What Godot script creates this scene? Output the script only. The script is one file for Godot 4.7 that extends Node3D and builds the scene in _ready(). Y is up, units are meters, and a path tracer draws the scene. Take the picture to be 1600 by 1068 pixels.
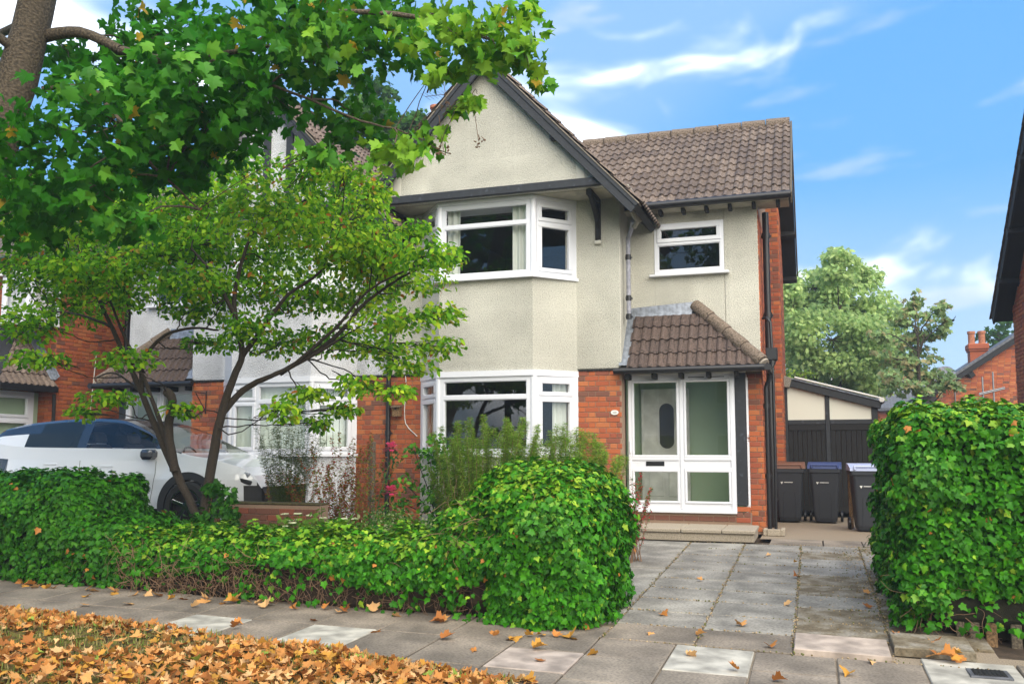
extends Node3D
# A pair of 1930s semi-detached houses seen from the pavement. Metres, y up, the street runs along x, the facade faces +z.

class MB:
	var v := PackedVector3Array()
	var n := PackedVector3Array()
	var c := PackedColorArray()
	var col := Color.WHITE
	var o := Vector3.ZERO   # base of the thing, taken off every vertex
	var m := 1.0            # mirrored houses: x -> ox + m x
	var ox := 0.0
	func p(q: Vector3) -> Vector3:
		return Vector3(ox + m * q.x, q.y, q.z) - o
	func d(q: Vector3) -> Vector3:
		return Vector3(m * q.x, q.y, q.z)
	func tri(a0: Vector3, b0: Vector3, c0: Vector3) -> void:
		var a := p(a0)
		var b := p(b0)
		var e := p(c0)
		if m < 0.0:
			var t := b
			b = e
			e = t
		var nn := (b - a).cross(e - a).normalized()
		v.append(a); v.append(e); v.append(b)
		n.append(nn); n.append(nn); n.append(nn)
		c.append(col); c.append(col); c.append(col)
	func trin(a0: Vector3, b0: Vector3, c0: Vector3, na: Vector3, nb: Vector3, nc: Vector3) -> void:
		if m < 0.0:
			v.append(p(a0)); v.append(p(b0)); v.append(p(c0))
			n.append(d(na)); n.append(d(nb)); n.append(d(nc))
		else:
			v.append(p(a0)); v.append(p(c0)); v.append(p(b0))
			n.append(d(na)); n.append(d(nc)); n.append(d(nb))
		c.append(col); c.append(col); c.append(col)
	func quad(a: Vector3, b: Vector3, e: Vector3, f: Vector3) -> void:
		tri(a, b, e)
		tri(a, e, f)
	func quadn(a: Vector3, b: Vector3, e: Vector3, f: Vector3, na: Vector3, nb: Vector3, ne: Vector3, nf: Vector3) -> void:
		trin(a, b, e, na, nb, ne)
		trin(a, e, f, na, ne, nf)
	# box spanned by u, w, k from O, edges chamfered by bev
	func ob(O: Vector3, u: Vector3, w: Vector3, k: Vector3, a0: float, a1: float, b0: float, b1: float, c0: float, c1: float, bev := 0.0) -> void:
		var s := [u * ((a1 - a0) / 2.0), w * ((b1 - b0) / 2.0), k * ((c1 - c0) / 2.0)]
		var ce := O + u * ((a0 + a1) / 2.0) + w * ((b0 + b1) / 2.0) + k * ((c0 + c1) / 2.0)
		var hand := 1.0 if u.cross(w).dot(k) > 0.0 else -1.0
		var cut := []
		for i in 3:
			var l: float = s[i].length()
			cut.append(0.0 if l < 0.0001 else clampf(1.0 - bev / l, 0.0, 1.0))
		for i in 3:
			var j := (i + 1) % 3
			var l := (i + 2) % 3
			for sg in [-1.0, 1.0]:
				var A: Vector3 = ce + s[i] * sg
				var bj: Vector3 = s[j] * cut[j]
				var bl: Vector3 = s[l] * cut[l]
				if sg * hand > 0.0:
					quad(A - bj - bl, A + bj - bl, A + bj + bl, A - bj + bl)
				else:
					quad(A - bj - bl, A - bj + bl, A + bj + bl, A + bj - bl)
		if bev <= 0.0:
			return
		for i in 3:
			var j := (i + 1) % 3
			var l := (i + 2) % 3
			for sj in [-1.0, 1.0]:
				for sl in [-1.0, 1.0]:
					var e0: Vector3 = s[i] * cut[i]
					var pa: Vector3 = ce + s[j] * sj + s[l] * (sl * cut[l])
					var pb: Vector3 = ce + s[j] * (sj * cut[j]) + s[l] * sl
					if sj * sl * hand > 0.0:
						quad(pa - e0, pa + e0, pb + e0, pb - e0)
					else:
						quad(pa + e0, pa - e0, pb - e0, pb + e0)
		for si in [-1.0, 1.0]:
			for sj in [-1.0, 1.0]:
				for sl in [-1.0, 1.0]:
					var q0: Vector3 = ce + s[0] * si + s[1] * (sj * cut[1]) + s[2] * (sl * cut[2])
					var q1: Vector3 = ce + s[0] * (si * cut[0]) + s[1] * sj + s[2] * (sl * cut[2])
					var q2: Vector3 = ce + s[0] * (si * cut[0]) + s[1] * (sj * cut[1]) + s[2] * sl
					if si * sj * sl * hand > 0.0:
						tri(q0, q1, q2)
					else:
						tri(q0, q2, q1)
	func box(x0: float, x1: float, y0: float, y1: float, z0: float, z1: float, bev := 0.0) -> void:
		ob(Vector3.ZERO, Vector3.RIGHT, Vector3.UP, Vector3.BACK, x0, x1, y0, y1, z0, z1, bev)
	# flat polygon (any plane) given as points, extruded by vector e; points counter-clockwise seen from where e points
	func prism(pts: PackedVector3Array, e: Vector3) -> void:
		var nn := e.normalized()
		var ax := nn.cross(Vector3(0.31, 0.87, 0.38)).normalized()
		var ay := nn.cross(ax)
		var f := PackedVector2Array()
		for q in pts:
			f.append(Vector2(q.dot(ax), q.dot(ay)))
		var ps := pts.duplicate()
		var area := 0.0
		for i in f.size():
			area += f[i].cross(f[(i + 1) % f.size()])
		if area < 0.0:
			ps.reverse()
			f.reverse()
		var id := Geometry2D.triangulate_polygon(f)
		for i in range(0, id.size(), 3):
			var a := id[i]
			var b := id[i + 1]
			var g := id[i + 2]
			if (f[b] - f[a]).cross(f[g] - f[a]) < 0.0:
				var t := b
				b = g
				g = t
			tri(ps[a] + e, ps[b] + e, ps[g] + e)
			tri(ps[a], ps[g], ps[b])
		for i in ps.size():
			var q := ps[i]
			var r := ps[(i + 1) % ps.size()]
			quad(q, r, r + e, q + e)
	func tube(pts: Array, rad: Array, sides := 8, caps := true) -> void:
		var rings := []
		var nrm := []
		var prev := Vector3.ZERO
		for i in pts.size():
			var t: Vector3 = (pts[mini(i + 1, pts.size() - 1)] - pts[maxi(i - 1, 0)]).normalized()
			if prev == Vector3.ZERO:
				prev = t.cross(Vector3(0.2, 0.1, 0.97)).normalized() if absf(t.dot(Vector3(0.2, 0.1, 0.97))) < 0.95 else t.cross(Vector3.UP).normalized()
			var a := (prev - t * prev.dot(t)).normalized()
			prev = a
			var b := t.cross(a)
			var ring := PackedVector3Array()
			var rn := PackedVector3Array()
			for k in sides:
				var w := TAU * k / sides
				var dd := a * cos(w) + b * sin(w)
				ring.append(pts[i] + dd * float(rad[i]))
				rn.append(dd)
			rings.append(ring)
			nrm.append(rn)
		for i in pts.size() - 1:
			for k in sides:
				var l := (k + 1) % sides
				quadn(rings[i][k], rings[i][l], rings[i + 1][l], rings[i + 1][k], nrm[i][k], nrm[i][l], nrm[i + 1][l], nrm[i + 1][k])
		if caps:
			for k in range(1, sides - 1):
				tri(rings[0][0], rings[0][k + 1], rings[0][k])
				var e: int = pts.size() - 1
				tri(rings[e][0], rings[e][k], rings[e][k + 1])
	# surface of revolution: profile of (radius, height) about axis from O along w
	func lathe(O: Vector3, w: Vector3, prof: Array, sides := 20, a0 := 0.0, a1 := TAU) -> void:
		var a := w.cross(Vector3(0.13, 0.29, 0.95)).normalized()
		var b := w.cross(a)
		for i in prof.size() - 1:
			var q0: Vector2 = prof[i]
			var q1: Vector2 = prof[i + 1]
			var tn := Vector2(q1.y - q0.y, q0.x - q1.x).normalized()
			for k in sides:
				var w0 := lerpf(a0, a1, float(k) / sides)
				var w1 := lerpf(a0, a1, float(k + 1) / sides)
				var d0 := a * cos(w0) + b * sin(w0)
				var d1 := a * cos(w1) + b * sin(w1)
				var n0 := d0 * tn.x + w * tn.y
				var n1 := d1 * tn.x + w * tn.y
				quadn(O + d0 * q0.x + w * q0.y, O + d1 * q0.x + w * q0.y, O + d1 * q1.x + w * q1.y, O + d0 * q1.x + w * q1.y, n0, n1, n1, n0)
	func mesh(mat: Material) -> ArrayMesh:
		var ar := []
		ar.resize(Mesh.ARRAY_MAX)
		ar[Mesh.ARRAY_VERTEX] = v
		ar[Mesh.ARRAY_NORMAL] = n
		ar[Mesh.ARRAY_COLOR] = c
		var am := ArrayMesh.new()
		am.add_surface_from_arrays(Mesh.PRIMITIVE_TRIANGLES, ar)
		if mat:
			am.surface_set_material(0, mat)
		return am

const EYE := Vector3(0, 1.3, 13.2)
var R := RandomNumberGenerator.new()
var M := {}
var TX := {}
var cur_o := Vector3.ZERO
var cur_m := 1.0
var cur_ox := 0.0
var bricks: Array = []
var tiles: Array = []
var BM := {}

func V(x: float, y: float, z: float) -> Vector3:
	return Vector3(x, y, z)

func rf(a: float, b: float) -> float:
	return R.randf_range(a, b)

func nb() -> MB:
	var b := MB.new()
	b.o = cur_o
	b.m = cur_m
	b.ox = cur_ox
	return b

func obj(called: String, b: MB, mat: Material, parent: Node = self, kind := "") -> MeshInstance3D:
	var i := MeshInstance3D.new()
	i.name = called
	i.mesh = b.mesh(null)
	i.material_override = mat
	if kind:
		i.set_meta("kind", kind)
	parent.add_child(i, true)
	return i

func thing(called: String, label: String, category: String, at := Vector3.ZERO, group := "") -> Node3D:
	var t := Node3D.new()
	t.name = called
	t.position = at
	cur_o = at
	cur_m = 1.0
	cur_ox = 0.0
	add_child(t, true)
	return tag(t, label, category, group)

func tag(t: Node3D, label: String, category: String, group := "") -> Node3D:
	t.set_meta("label", label)
	t.set_meta("category", category)
	if group:
		t.set_meta("group", group)
	return t

func ground_tag(t: Node3D, kind := "structure") -> Node3D:
	t.set_meta("kind", kind)
	return t

func free_o() -> void:
	cur_o = Vector3.ZERO
	cur_m = 1.0
	cur_ox = 0.0

# ---------------------------------------------------------------- textures and materials
func lin(r: float, g: float, b: float) -> Color:
	return Color(r, g, b).linear_to_srgb()

func noise_tex(freq: float, lo: float, hi: float, kind := FastNoiseLite.TYPE_SIMPLEX_SMOOTH, oct := 4, sd := 1, size := 512, steps: Array = []) -> NoiseTexture2D:
	var f := FastNoiseLite.new()
	f.noise_type = kind
	f.frequency = freq
	f.fractal_octaves = oct
	f.seed = sd
	if oct == 1:
		f.fractal_type = FastNoiseLite.FRACTAL_NONE
	var t := NoiseTexture2D.new()
	t.width = size
	t.height = size
	t.seamless = true
	t.noise = f
	var g := Gradient.new()
	if steps.is_empty():
		g.offsets = PackedFloat32Array([0.15, 0.85])
		g.colors = PackedColorArray([Color(lo, lo, lo), Color(hi, hi, hi)])
	else:
		var of := PackedFloat32Array()
		var cs := PackedColorArray()
		for s in steps:
			of.append(s[0])
			cs.append(Color(s[1], s[1], s[1]) if s[1] is float else s[1])
		g.offsets = of
		g.colors = cs
	t.color_ramp = g
	return t

func mk(key: String, c: Color, rough: float, tex := "", size := 1.0, bump := "", height := 0.0, opt := {}) -> StandardMaterial3D:
	var s := StandardMaterial3D.new()
	s.resource_name = key
	s.albedo_color = c
	s.roughness = rough
	s.uv1_triplanar = true
	s.uv1_world_triplanar = true
	s.uv1_scale = Vector3.ONE / size
	if tex:
		s.albedo_texture = TX[tex]
	if bump:
		s.heightmap_enabled = true
		s.heightmap_texture = TX[bump]
		s.heightmap_scale = height
	for k in opt:
		s.set(k, opt[k])
	M[key] = s
	return s

func leaf_mat(key: String, c: Color, vert := true, back := 0.7, rough := 0.5) -> StandardMaterial3D:
	var s := StandardMaterial3D.new()
	s.resource_name = key
	s.albedo_color = c
	s.vertex_color_use_as_albedo = vert
	s.roughness = rough
	s.cull_mode = BaseMaterial3D.CULL_DISABLED
	s.backlight_enabled = back > 0.0
	s.backlight = Color(back, back, back) if vert else (c.srgb_to_linear() * (back * 0.9)).linear_to_srgb()
	s.metallic_specular = 0.25
	M[key] = s
	return s

func stain(size: float, tex := "dash") -> Dictionary:
	return {"detail_enabled": true, "detail_albedo": TX[tex], "detail_blend_mode": BaseMaterial3D.BLEND_MODE_MUL, "detail_uv_layer": BaseMaterial3D.DETAIL_UV_2, "uv2_triplanar": true, "uv2_world_triplanar": true, "uv2_scale": Vector3.ONE / size}

func make_materials() -> void:
	TX.blotch = noise_tex(0.006, 0.72, 1.0, FastNoiseLite.TYPE_SIMPLEX_SMOOTH, 5, 3)
	TX.fine = noise_tex(0.06, 0.78, 1.0, FastNoiseLite.TYPE_SIMPLEX_SMOOTH, 4, 5)
	TX.pebble = noise_tex(0.085, 0, 0, FastNoiseLite.TYPE_SIMPLEX_SMOOTH, 3, 7, 512, [[0.18, 0.60], [0.34, 0.83], [0.5, 0.94], [0.8, 1.0]])
	TX.pebble_h = noise_tex(0.085, 0.0, 1.0, FastNoiseLite.TYPE_SIMPLEX_SMOOTH, 3, 7)
	TX.dash = noise_tex(0.004, 0.86, 1.0, FastNoiseLite.TYPE_SIMPLEX_SMOOTH, 5, 11)
	TX.wood = noise_tex(0.02, 0.55, 1.0, FastNoiseLite.TYPE_SIMPLEX_SMOOTH, 5, 13)
	TX.worn = noise_tex(0.018, 0, 0, FastNoiseLite.TYPE_SIMPLEX_SMOOTH, 5, 17, 512, [[0.0, 0.44], [0.5, 0.34], [0.72, 0.36], [0.84, 0.62]])
	TX.lichen = noise_tex(0.02, 0, 0, FastNoiseLite.TYPE_SIMPLEX_SMOOTH, 5, 19, 512, [[0.20, Color(0.30, 0.26, 0.18)], [0.36, Color(0.78, 0.76, 0.70)], [0.62, Color(0.95, 0.93, 0.9)], [0.86, Color(1, 1, 0.97)]])
	TX.paving = noise_tex(0.035, 0, 0, FastNoiseLite.TYPE_SIMPLEX_SMOOTH, 6, 23, 1024, [[0.2, 0.78], [0.45, 0.91], [0.6, 0.95], [0.85, 1.0]])
	TX.moss = noise_tex(0.012, 0, 0, FastNoiseLite.TYPE_SIMPLEX_SMOOTH, 5, 29, 512, [[0.25, Color(0.70, 0.65, 0.56)], [0.5, Color(0.86, 0.83, 0.76)], [0.8, Color(1, 1, 1)]])
	TX.grass = noise_tex(0.02, 0, 0, FastNoiseLite.TYPE_SIMPLEX_SMOOTH, 5, 31, 512, [[0.25, Color(0.45, 0.38, 0.22)], [0.5, Color(0.8, 0.74, 0.42)], [0.75, Color(0.75, 0.9, 0.4)]])
	TX.bark = noise_tex(0.03, 0.45, 1.0, FastNoiseLite.TYPE_SIMPLEX_SMOOTH, 5, 37)
	mk("dash", lin(0.72, 0.70, 0.60), 0.95, "pebble", 0.8, "pebble_h", 0.9, stain(4.0))
	mk("white_dash", lin(0.84, 0.85, 0.88), 0.95, "pebble", 0.9, "pebble_h", 1.4, stain(3.0))
	mk("smooth_render", lin(0.62, 0.60, 0.52), 0.9, "dash", 1.5, "fine", 0.1)
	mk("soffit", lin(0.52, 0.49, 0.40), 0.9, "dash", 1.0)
	mk("mortar", lin(0.36, 0.24, 0.165), 0.95, "fine", 0.4, "fine", 0.1)
	var tone := [[0.49, 0.125, 0.04], [0.43, 0.105, 0.04], [0.37, 0.09, 0.04], [0.53, 0.165, 0.055], [0.30, 0.09, 0.05], [0.21, 0.085, 0.055]]
	for i in 6:
		mk("brick%d" % i, lin(tone[i][0], tone[i][1], tone[i][2]), 0.88, "fine", 0.35, "fine", 0.15)
	mk("brick_any", Color.WHITE, 0.88, "fine", 0.35, "fine", 0.15, {"vertex_color_use_as_albedo": true})
	BM.tones = tone
	var tt := [[0.175, 0.135, 0.118], [0.140, 0.106, 0.094], [0.215, 0.168, 0.146], [0.165, 0.125, 0.106]]
	for i in 4:
		mk("tile%d" % i, lin(tt[i][0], tt[i][1], tt[i][2]), 0.85, "lichen", 0.6, "fine", 0.2)
	mk("tile_any", Color.WHITE, 0.85, "lichen", 0.6, "fine", 0.2, {"vertex_color_use_as_albedo": true})
	BM.ttones = tt
	for i in 3:
		mk("porch_tile%d" % i, lin(0.118 - 0.012 * i, 0.082 - 0.008 * i, 0.072 - 0.006 * i), 0.8, "lichen", 0.45, "fine", 0.2)
	mk("ridge", lin(0.21, 0.165, 0.135), 0.9, "lichen", 0.4, "fine", 0.3)
	mk("verge_mortar", lin(0.35, 0.30, 0.24), 0.95, "fine", 0.3)
	mk("black_wood", lin(0.12, 0.145, 0.19), 0.6, "worn", 1.7, "wood", 0.2)
	mk("old_black", lin(0.013, 0.012, 0.012), 0.8, "wood", 0.5, "wood", 0.2)
	mk("upvc", lin(0.69, 0.70, 0.74), 0.3)
	mk("white_paint", lin(0.76, 0.75, 0.72), 0.5, "dash", 0.8)
	mk("black_plastic", lin(0.009, 0.009, 0.011), 0.4)
	mk("grey_plastic", lin(0.36, 0.36, 0.42), 0.4, "blotch", 0.4)
	mk("mossy_plastic", lin(0.30, 0.29, 0.27), 0.8, "lichen", 0.2)
	mk("lead", lin(0.28, 0.31, 0.36), 0.45, "blotch", 0.3, "", 0.0, {"metallic": 0.35})
	mk("concrete", lin(0.40, 0.34, 0.26), 0.92, "paving", 0.9, "fine", 0.2)
	mk("dark_brick", lin(0.10, 0.065, 0.05), 0.85, "fine", 0.3, "fine", 0.15)
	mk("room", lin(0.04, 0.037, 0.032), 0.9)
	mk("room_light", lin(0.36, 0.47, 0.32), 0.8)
	mk("curtain", lin(0.62, 0.66, 0.60), 0.9, "", 1.0, "", 0.0, {"backlight_enabled": true, "backlight": Color(0.5, 0.5, 0.5), "cull_mode": BaseMaterial3D.CULL_DISABLED})
	mk("blind", lin(0.62, 0.70, 0.62), 0.8, "", 1.0, "", 0.0, {"cull_mode": BaseMaterial3D.CULL_DISABLED})
	mk("terracotta", lin(0.48, 0.18, 0.09), 0.85, "blotch", 0.3)
	mk("garage_panel", lin(0.72, 0.72, 0.62), 0.6)
	var paves := [[0.345, 0.285, 0.22], [0.32, 0.265, 0.205], [0.37, 0.31, 0.24], [0.295, 0.245, 0.19]]
	for i in 4:
		mk("slab%d" % i, lin(paves[i][0], paves[i][1], paves[i][2]), 0.9, "paving", 1.1, "fine", 0.06, stain(2.3, "blotch"))
	mk("slab_white", lin(0.50, 0.47, 0.40), 0.9, "blotch", 1.0, "fine", 0.03)
	mk("slab_pink", lin(0.47, 0.385, 0.32), 0.9, "blotch", 1.0, "fine", 0.04)
	mk("slab_mossy", lin(0.31, 0.28, 0.23), 0.92, "paving", 1.2, "fine", 0.2, stain(1.7, "moss"))
	for i in 3:
		mk("drive_slab%d" % i, lin(0.41 - 0.022 * i, 0.385 - 0.022 * i, 0.335 - 0.02 * i), 0.9, "paving", 1.3, "fine", 0.08, stain(1.9, "blotch"))
	mk("soil", lin(0.075, 0.05, 0.03), 1.0, "blotch", 0.5, "fine", 1.0)
	mk("grit", lin(0.30, 0.24, 0.17), 1.0, "paving", 0.6, "fine", 0.5)
	mk("lawn", lin(0.20, 0.15, 0.055), 1.0, "grass", 0.8, "fine", 1.0)
	mk("asphalt", lin(0.055, 0.055, 0.055), 0.9, "fine", 0.6, "fine", 0.4)
	mk("bark", lin(0.085, 0.062, 0.042), 0.9, "bark", 0.25, "bark", 1.2)
	mk("maple_bark", lin(0.17, 0.13, 0.085), 0.9, "bark", 0.5, "bark", 1.6)
	mk("dark_bark", lin(0.05, 0.036, 0.026), 0.9, "bark", 0.2, "bark", 0.8)
	mk("twig", lin(0.22, 0.13, 0.075), 0.9)
	mk("green_stem", lin(0.10, 0.14, 0.03), 0.8)
	mk("moss", lin(0.10, 0.085, 0.035), 1.0, "moss", 0.4, "fine", 0.8)
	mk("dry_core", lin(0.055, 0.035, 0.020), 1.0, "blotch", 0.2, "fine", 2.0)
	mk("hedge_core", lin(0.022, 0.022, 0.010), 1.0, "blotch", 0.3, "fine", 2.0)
	mk("steel", lin(0.22, 0.22, 0.23), 0.4, "", 1.0, "", 0.0, {"metallic": 0.7})
	mk("chrome", lin(0.6, 0.6, 0.62), 0.2, "", 1.0, "", 0.0, {"metallic": 1.0})
	mk("slate", lin(0.12, 0.125, 0.14), 0.7, "blotch", 0.5)
	mk("plaque", lin(0.75, 0.74, 0.70), 0.4)
	mk("ink", lin(0.02, 0.02, 0.02), 0.6)
	mk("bare_wood", lin(0.34, 0.20, 0.09), 0.8, "wood", 0.3)
	mk("grey_wood", lin(0.20, 0.16, 0.11), 0.9, "wood", 0.3)
	var g := StandardMaterial3D.new()
	g.resource_name = "window_glass"
	g.transparency = BaseMaterial3D.TRANSPARENCY_ALPHA
	g.albedo_color = Color(0.05, 0.06, 0.055, 0.01)
	g.roughness = 0.0
	g.metallic_specular = 0.9
	g.cull_mode = BaseMaterial3D.CULL_DISABLED
	M.glass = g
	leaf_mat("leaf_any", Color.WHITE, true, 1.0, 0.5)
	leaf_mat("ivy_any", Color.WHITE, true, 0.5, 0.42)
	leaf_mat("litter_any", Color.WHITE, true, 0.3, 0.75)
	var mg := [[0.045, 0.17, 0.014], [0.03, 0.12, 0.012], [0.085, 0.24, 0.016], [0.15, 0.30, 0.018]]
	for i in 4:
		leaf_mat("maple%d" % i, lin(mg[i][0], mg[i][1], mg[i][2]), false, 0.8, 0.45)
	var ig := [[0.04, 0.165, 0.012], [0.026, 0.11, 0.010], [0.075, 0.22, 0.016], [0.13, 0.27, 0.03]]
	for i in 4:
		leaf_mat("ivy%d" % i, lin(ig[i][0], ig[i][1], ig[i][2]), false, 0.35, 0.38)
	var lg := [[0.44, 0.18, 0.045], [0.52, 0.26, 0.085], [0.29, 0.11, 0.03], [0.57, 0.34, 0.15], [0.45, 0.23, 0.04]]
	for i in 5:
		leaf_mat("litter%d" % i, lin(lg[i][0], lg[i][1], lg[i][2]), false, 0.3, 0.75)
var MAPLE: Array = [
	[-6.65, 5.45, 6.40, 0.32, 0.22], [-7.54, 5.60, 6.46, 0.24, 0.16], [-6.20, 4.94, 6.52, 0.37, 0.25], [-7.45, 3.85, 6.55, 0.38, 0.25], [-7.02, 4.15, 6.27, 0.45, 0.26], [-6.88, 3.55, 6.77, 0.54, 0.33],
	[-5.81, 4.19, 7.22, 0.67, 0.44], [-6.01, 3.56, 7.12, 0.51, 0.25], [-5.19, 4.58, 6.75, 0.69, 0.46], [-5.81, 4.20, 6.14, 0.57, 0.31], [-4.86, 5.16, 6.29, 0.72, 0.33], [-4.97, 4.75, 5.95, 0.50, 0.31],
	[-4.42, 5.16, 5.63, 0.51, 0.29], [-4.21, 4.57, 5.47, 0.38, 0.29], [-3.79, 5.36, 5.49, 0.57, 0.29], [-3.35, 3.87, 6.35, 0.28, 0.14], [-2.99, 5.07, 6.08, 0.52, 0.20], [-2.62, 4.96, 5.92, 0.35, 0.22],
	[-2.35, 4.85, 5.82, 0.23, 0.16], [-6.08, 5.54, 6.16, 0.77, 0.32], [-6.85, 5.07, 6.58, 0.50, 0.38], [-3.28, 4.15, 5.90, 0.21, 0.12], [-4.12, 3.98, 6.34, 0.17, 0.10], [-5.57, 3.25, 7.05, 0.33, 0.13],
	[-6.46, 3.98, 7.40, 0.33, 0.28], [-4.24, 5.65, 5.45, 0.58, 0.26], [-4.35, 5.37, 6.22, 0.54, 0.18], [-2.46, 5.26, 5.68, 0.30, 0.15], [-3.15, 4.86, 5.69, 0.18, 0.13], [-2.44, 4.91, 5.02, 0.08, 0.06],
	[-5.25, 4.32, 6.34, 0.48, 0.36], [-6.38, 4.27, 6.11, 0.58, 0.39], [-3.04, 4.59, 6.24, 0.08, 0.09], [-2.78, 4.42, 6.06, 0.09, 0.08], [-3.04, 4.48, 5.71, 0.06, 0.07], [-2.84, 5.04, 5.31, 0.19, 0.14],
	[-4.01, 4.92, 6.55, 0.45, 0.28]]
var SMALL: Array = [
	[-9.79, 4.77, 4.06, 0.52, 0.22], [-8.40, 3.49, 4.74, 0.47, 0.23], [-6.78, 3.25, 4.67, 0.45, 0.18], [-5.02, 3.51, 3.92, 0.45, 0.20], [-4.38, 3.89, 3.71, 0.23, 0.12], [-4.75, 3.67, 4.12, 0.37, 0.18],
	[-5.92, 4.09, 3.75, 0.47, 0.27], [-7.21, 5.13, 3.15, 0.43, 0.21], [-10.35, 3.87, 3.47, 0.68, 0.35], [-9.32, 2.89, 4.59, 0.48, 0.22], [-10.14, 4.35, 2.90, 0.76, 0.40], [-10.08, 3.48, 2.90, 0.66, 0.30],
	[-8.13, 3.42, 4.18, 0.57, 0.31], [-8.33, 4.54, 3.42, 0.78, 0.35], [-7.83, 3.77, 3.98, 0.57, 0.29], [-7.16, 3.96, 3.84, 0.65, 0.28], [-7.30, 4.59, 3.55, 0.67, 0.32], [-5.54, 3.89, 4.99, 0.56, 0.29],
	[-6.71, 3.80, 3.23, 0.67, 0.27], [-7.05, 3.40, 3.71, 0.65, 0.21], [-5.96, 4.63, 3.25, 0.54, 0.30], [-5.10, 4.53, 4.19, 0.30, 0.13], [-5.13, 4.51, 3.41, 0.24, 0.26], [-5.21, 4.15, 3.58, 0.39, 0.27],
	[-5.06, 3.63, 4.44, 0.51, 0.23], [-6.05, 3.25, 3.51, 0.60, 0.24], [-4.63, 3.50, 4.03, 0.52, 0.18], [-3.80, 3.32, 4.79, 0.37, 0.13], [-4.25, 3.72, 3.02, 0.21, 0.14], [-4.82, 3.44, 2.94, 0.49, 0.16],
	[-5.34, 3.21, 3.30, 0.52, 0.20], [-4.24, 2.71, 4.48, 0.45, 0.15], [-3.85, 2.81, 4.15, 0.23, 0.11], [-4.20, 2.56, 3.32, 0.25, 0.11], [-4.87, 2.52, 3.53, 0.50, 0.15], [-5.76, 2.71, 3.19, 0.45, 0.18],
	[-4.39, 2.27, 3.81, 0.33, 0.10], [-6.71, 2.74, 2.89, 0.47, 0.17], [-6.21, 2.74, 4.33, 0.34, 0.16], [-4.54, 2.00, 4.77, 0.24, 0.11], [-4.02, 1.90, 4.90, 0.17, 0.08], [-5.37, 1.93, 4.42, 0.26, 0.09],
	[-5.37, 1.73, 4.91, 0.18, 0.11], [-7.87, 2.79, 2.84, 0.40, 0.12], [-7.64, 3.18, 3.44, 0.51, 0.19], [-8.73, 2.39, 4.93, 0.34, 0.11], [-8.05, 1.93, 4.51, 0.35, 0.09], [-9.21, 1.82, 3.70, 0.22, 0.09],
	[-7.46, 2.36, 4.88, 0.33, 0.12], [-7.25, 1.79, 4.17, 0.20, 0.09], [-8.88, 4.16, 4.60, 0.56, 0.24], [-10.78, 4.56, 3.45, 0.46, 0.28], [-9.39, 4.78, 3.22, 0.64, 0.32], [-5.83, 4.80, 3.78, 0.32, 0.20],
	[-5.98, 1.66, 3.10, 0.16, 0.10], [-5.31, 1.79, 3.64, 0.18, 0.09]]
var BIGT: Array = [
	[0.93, 6.95, -16.15, 0.60, 0.60], [0.17, 6.82, -18.67, 0.87, 0.87], [1.44, 6.74, -19.96, 1.12, 1.01], [2.22, 5.56, -19.82, 0.88, 1.10], [-0.30, 5.38, -19.32, 0.89, 1.12], [0.69, 4.82, -16.87, 1.43, 1.22],
	[1.90, 4.12, -18.55, 1.06, 1.06], [-0.13, 3.99, -18.84, 0.87, 0.87], [0.91, 3.58, -19.61, 1.33, 0.88], [-0.43, 6.00, -16.07, 0.40, 0.81], [1.01, 7.80, -18.30, 0.26, 0.30], [1.74, 7.37, -19.17, 0.31, 0.26],
	[2.50, 4.87, -19.76, 0.44, 0.66]]
var TREE3: Array = [
	[2.97, 5.78, -15.89, 0.27, 0.35], [2.75, 5.28, -15.66, 0.46, 0.34], [3.59, 5.37, -14.65, 0.22, 0.29], [3.44, 4.96, -15.70, 0.49, 0.42], [2.92, 4.43, -15.92, 0.58, 0.50], [2.39, 3.97, -15.02, 0.52, 0.34],
	[3.12, 3.81, -15.50, 0.57, 0.45], [2.20, 3.34, -14.00, 0.40, 0.29], [3.56, 3.44, -15.76, 0.45, 0.38], [2.86, 3.11, -14.94, 0.74, 0.26], [2.03, 4.67, -14.45, 0.37, 0.26], [3.72, 4.97, -15.18, 0.22, 0.19],
	[3.74, 3.12, -14.02, 0.32, 0.25]]
var BACKL: Array = [
	[-13.84, 12.71, -14.07, 1.34, 1.12], [-15.47, 12.45, -14.77, 1.16, 1.16], [-12.94, 11.99, -14.27, 0.89, 0.89], [-15.05, 14.31, -15.39, 0.94, 0.71], [-12.45, 12.61, -14.24, 0.44, 0.35], [-15.18, 11.46, -14.75, 1.38, 0.69],
	[-12.96, 10.86, -12.83, 1.06, 0.64], [-12.00, 11.14, -13.01, 0.55, 0.55]]
var BACKR: Array = [
	[8.52, 7.00, -34.00, 0.79, 0.73], [8.15, 6.09, -34.00, 0.67, 0.55], [8.89, 6.22, -34.00, 0.60, 0.60]]
var SHRUBB: Array = [
	[-0.26, 3.17, -11.00, 0.36, 0.26], [0.05, 2.91, -11.00, 0.30, 0.20], [-0.42, 2.92, -11.00, 0.26, 0.33]]

# ---------------------------------------------------------------- ground heights
func gy(x: float, z: float) -> float:
	var t := clampf(z / 5.7, 0.0, 1.0)
	var y := -0.0436 * clampf(z, 0.0, 5.9) - 0.015 * clampf(x, -16.0, 8.0) * t
	if z > 5.9:
		y -= 0.02 * (z - 5.9)
	return y

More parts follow.
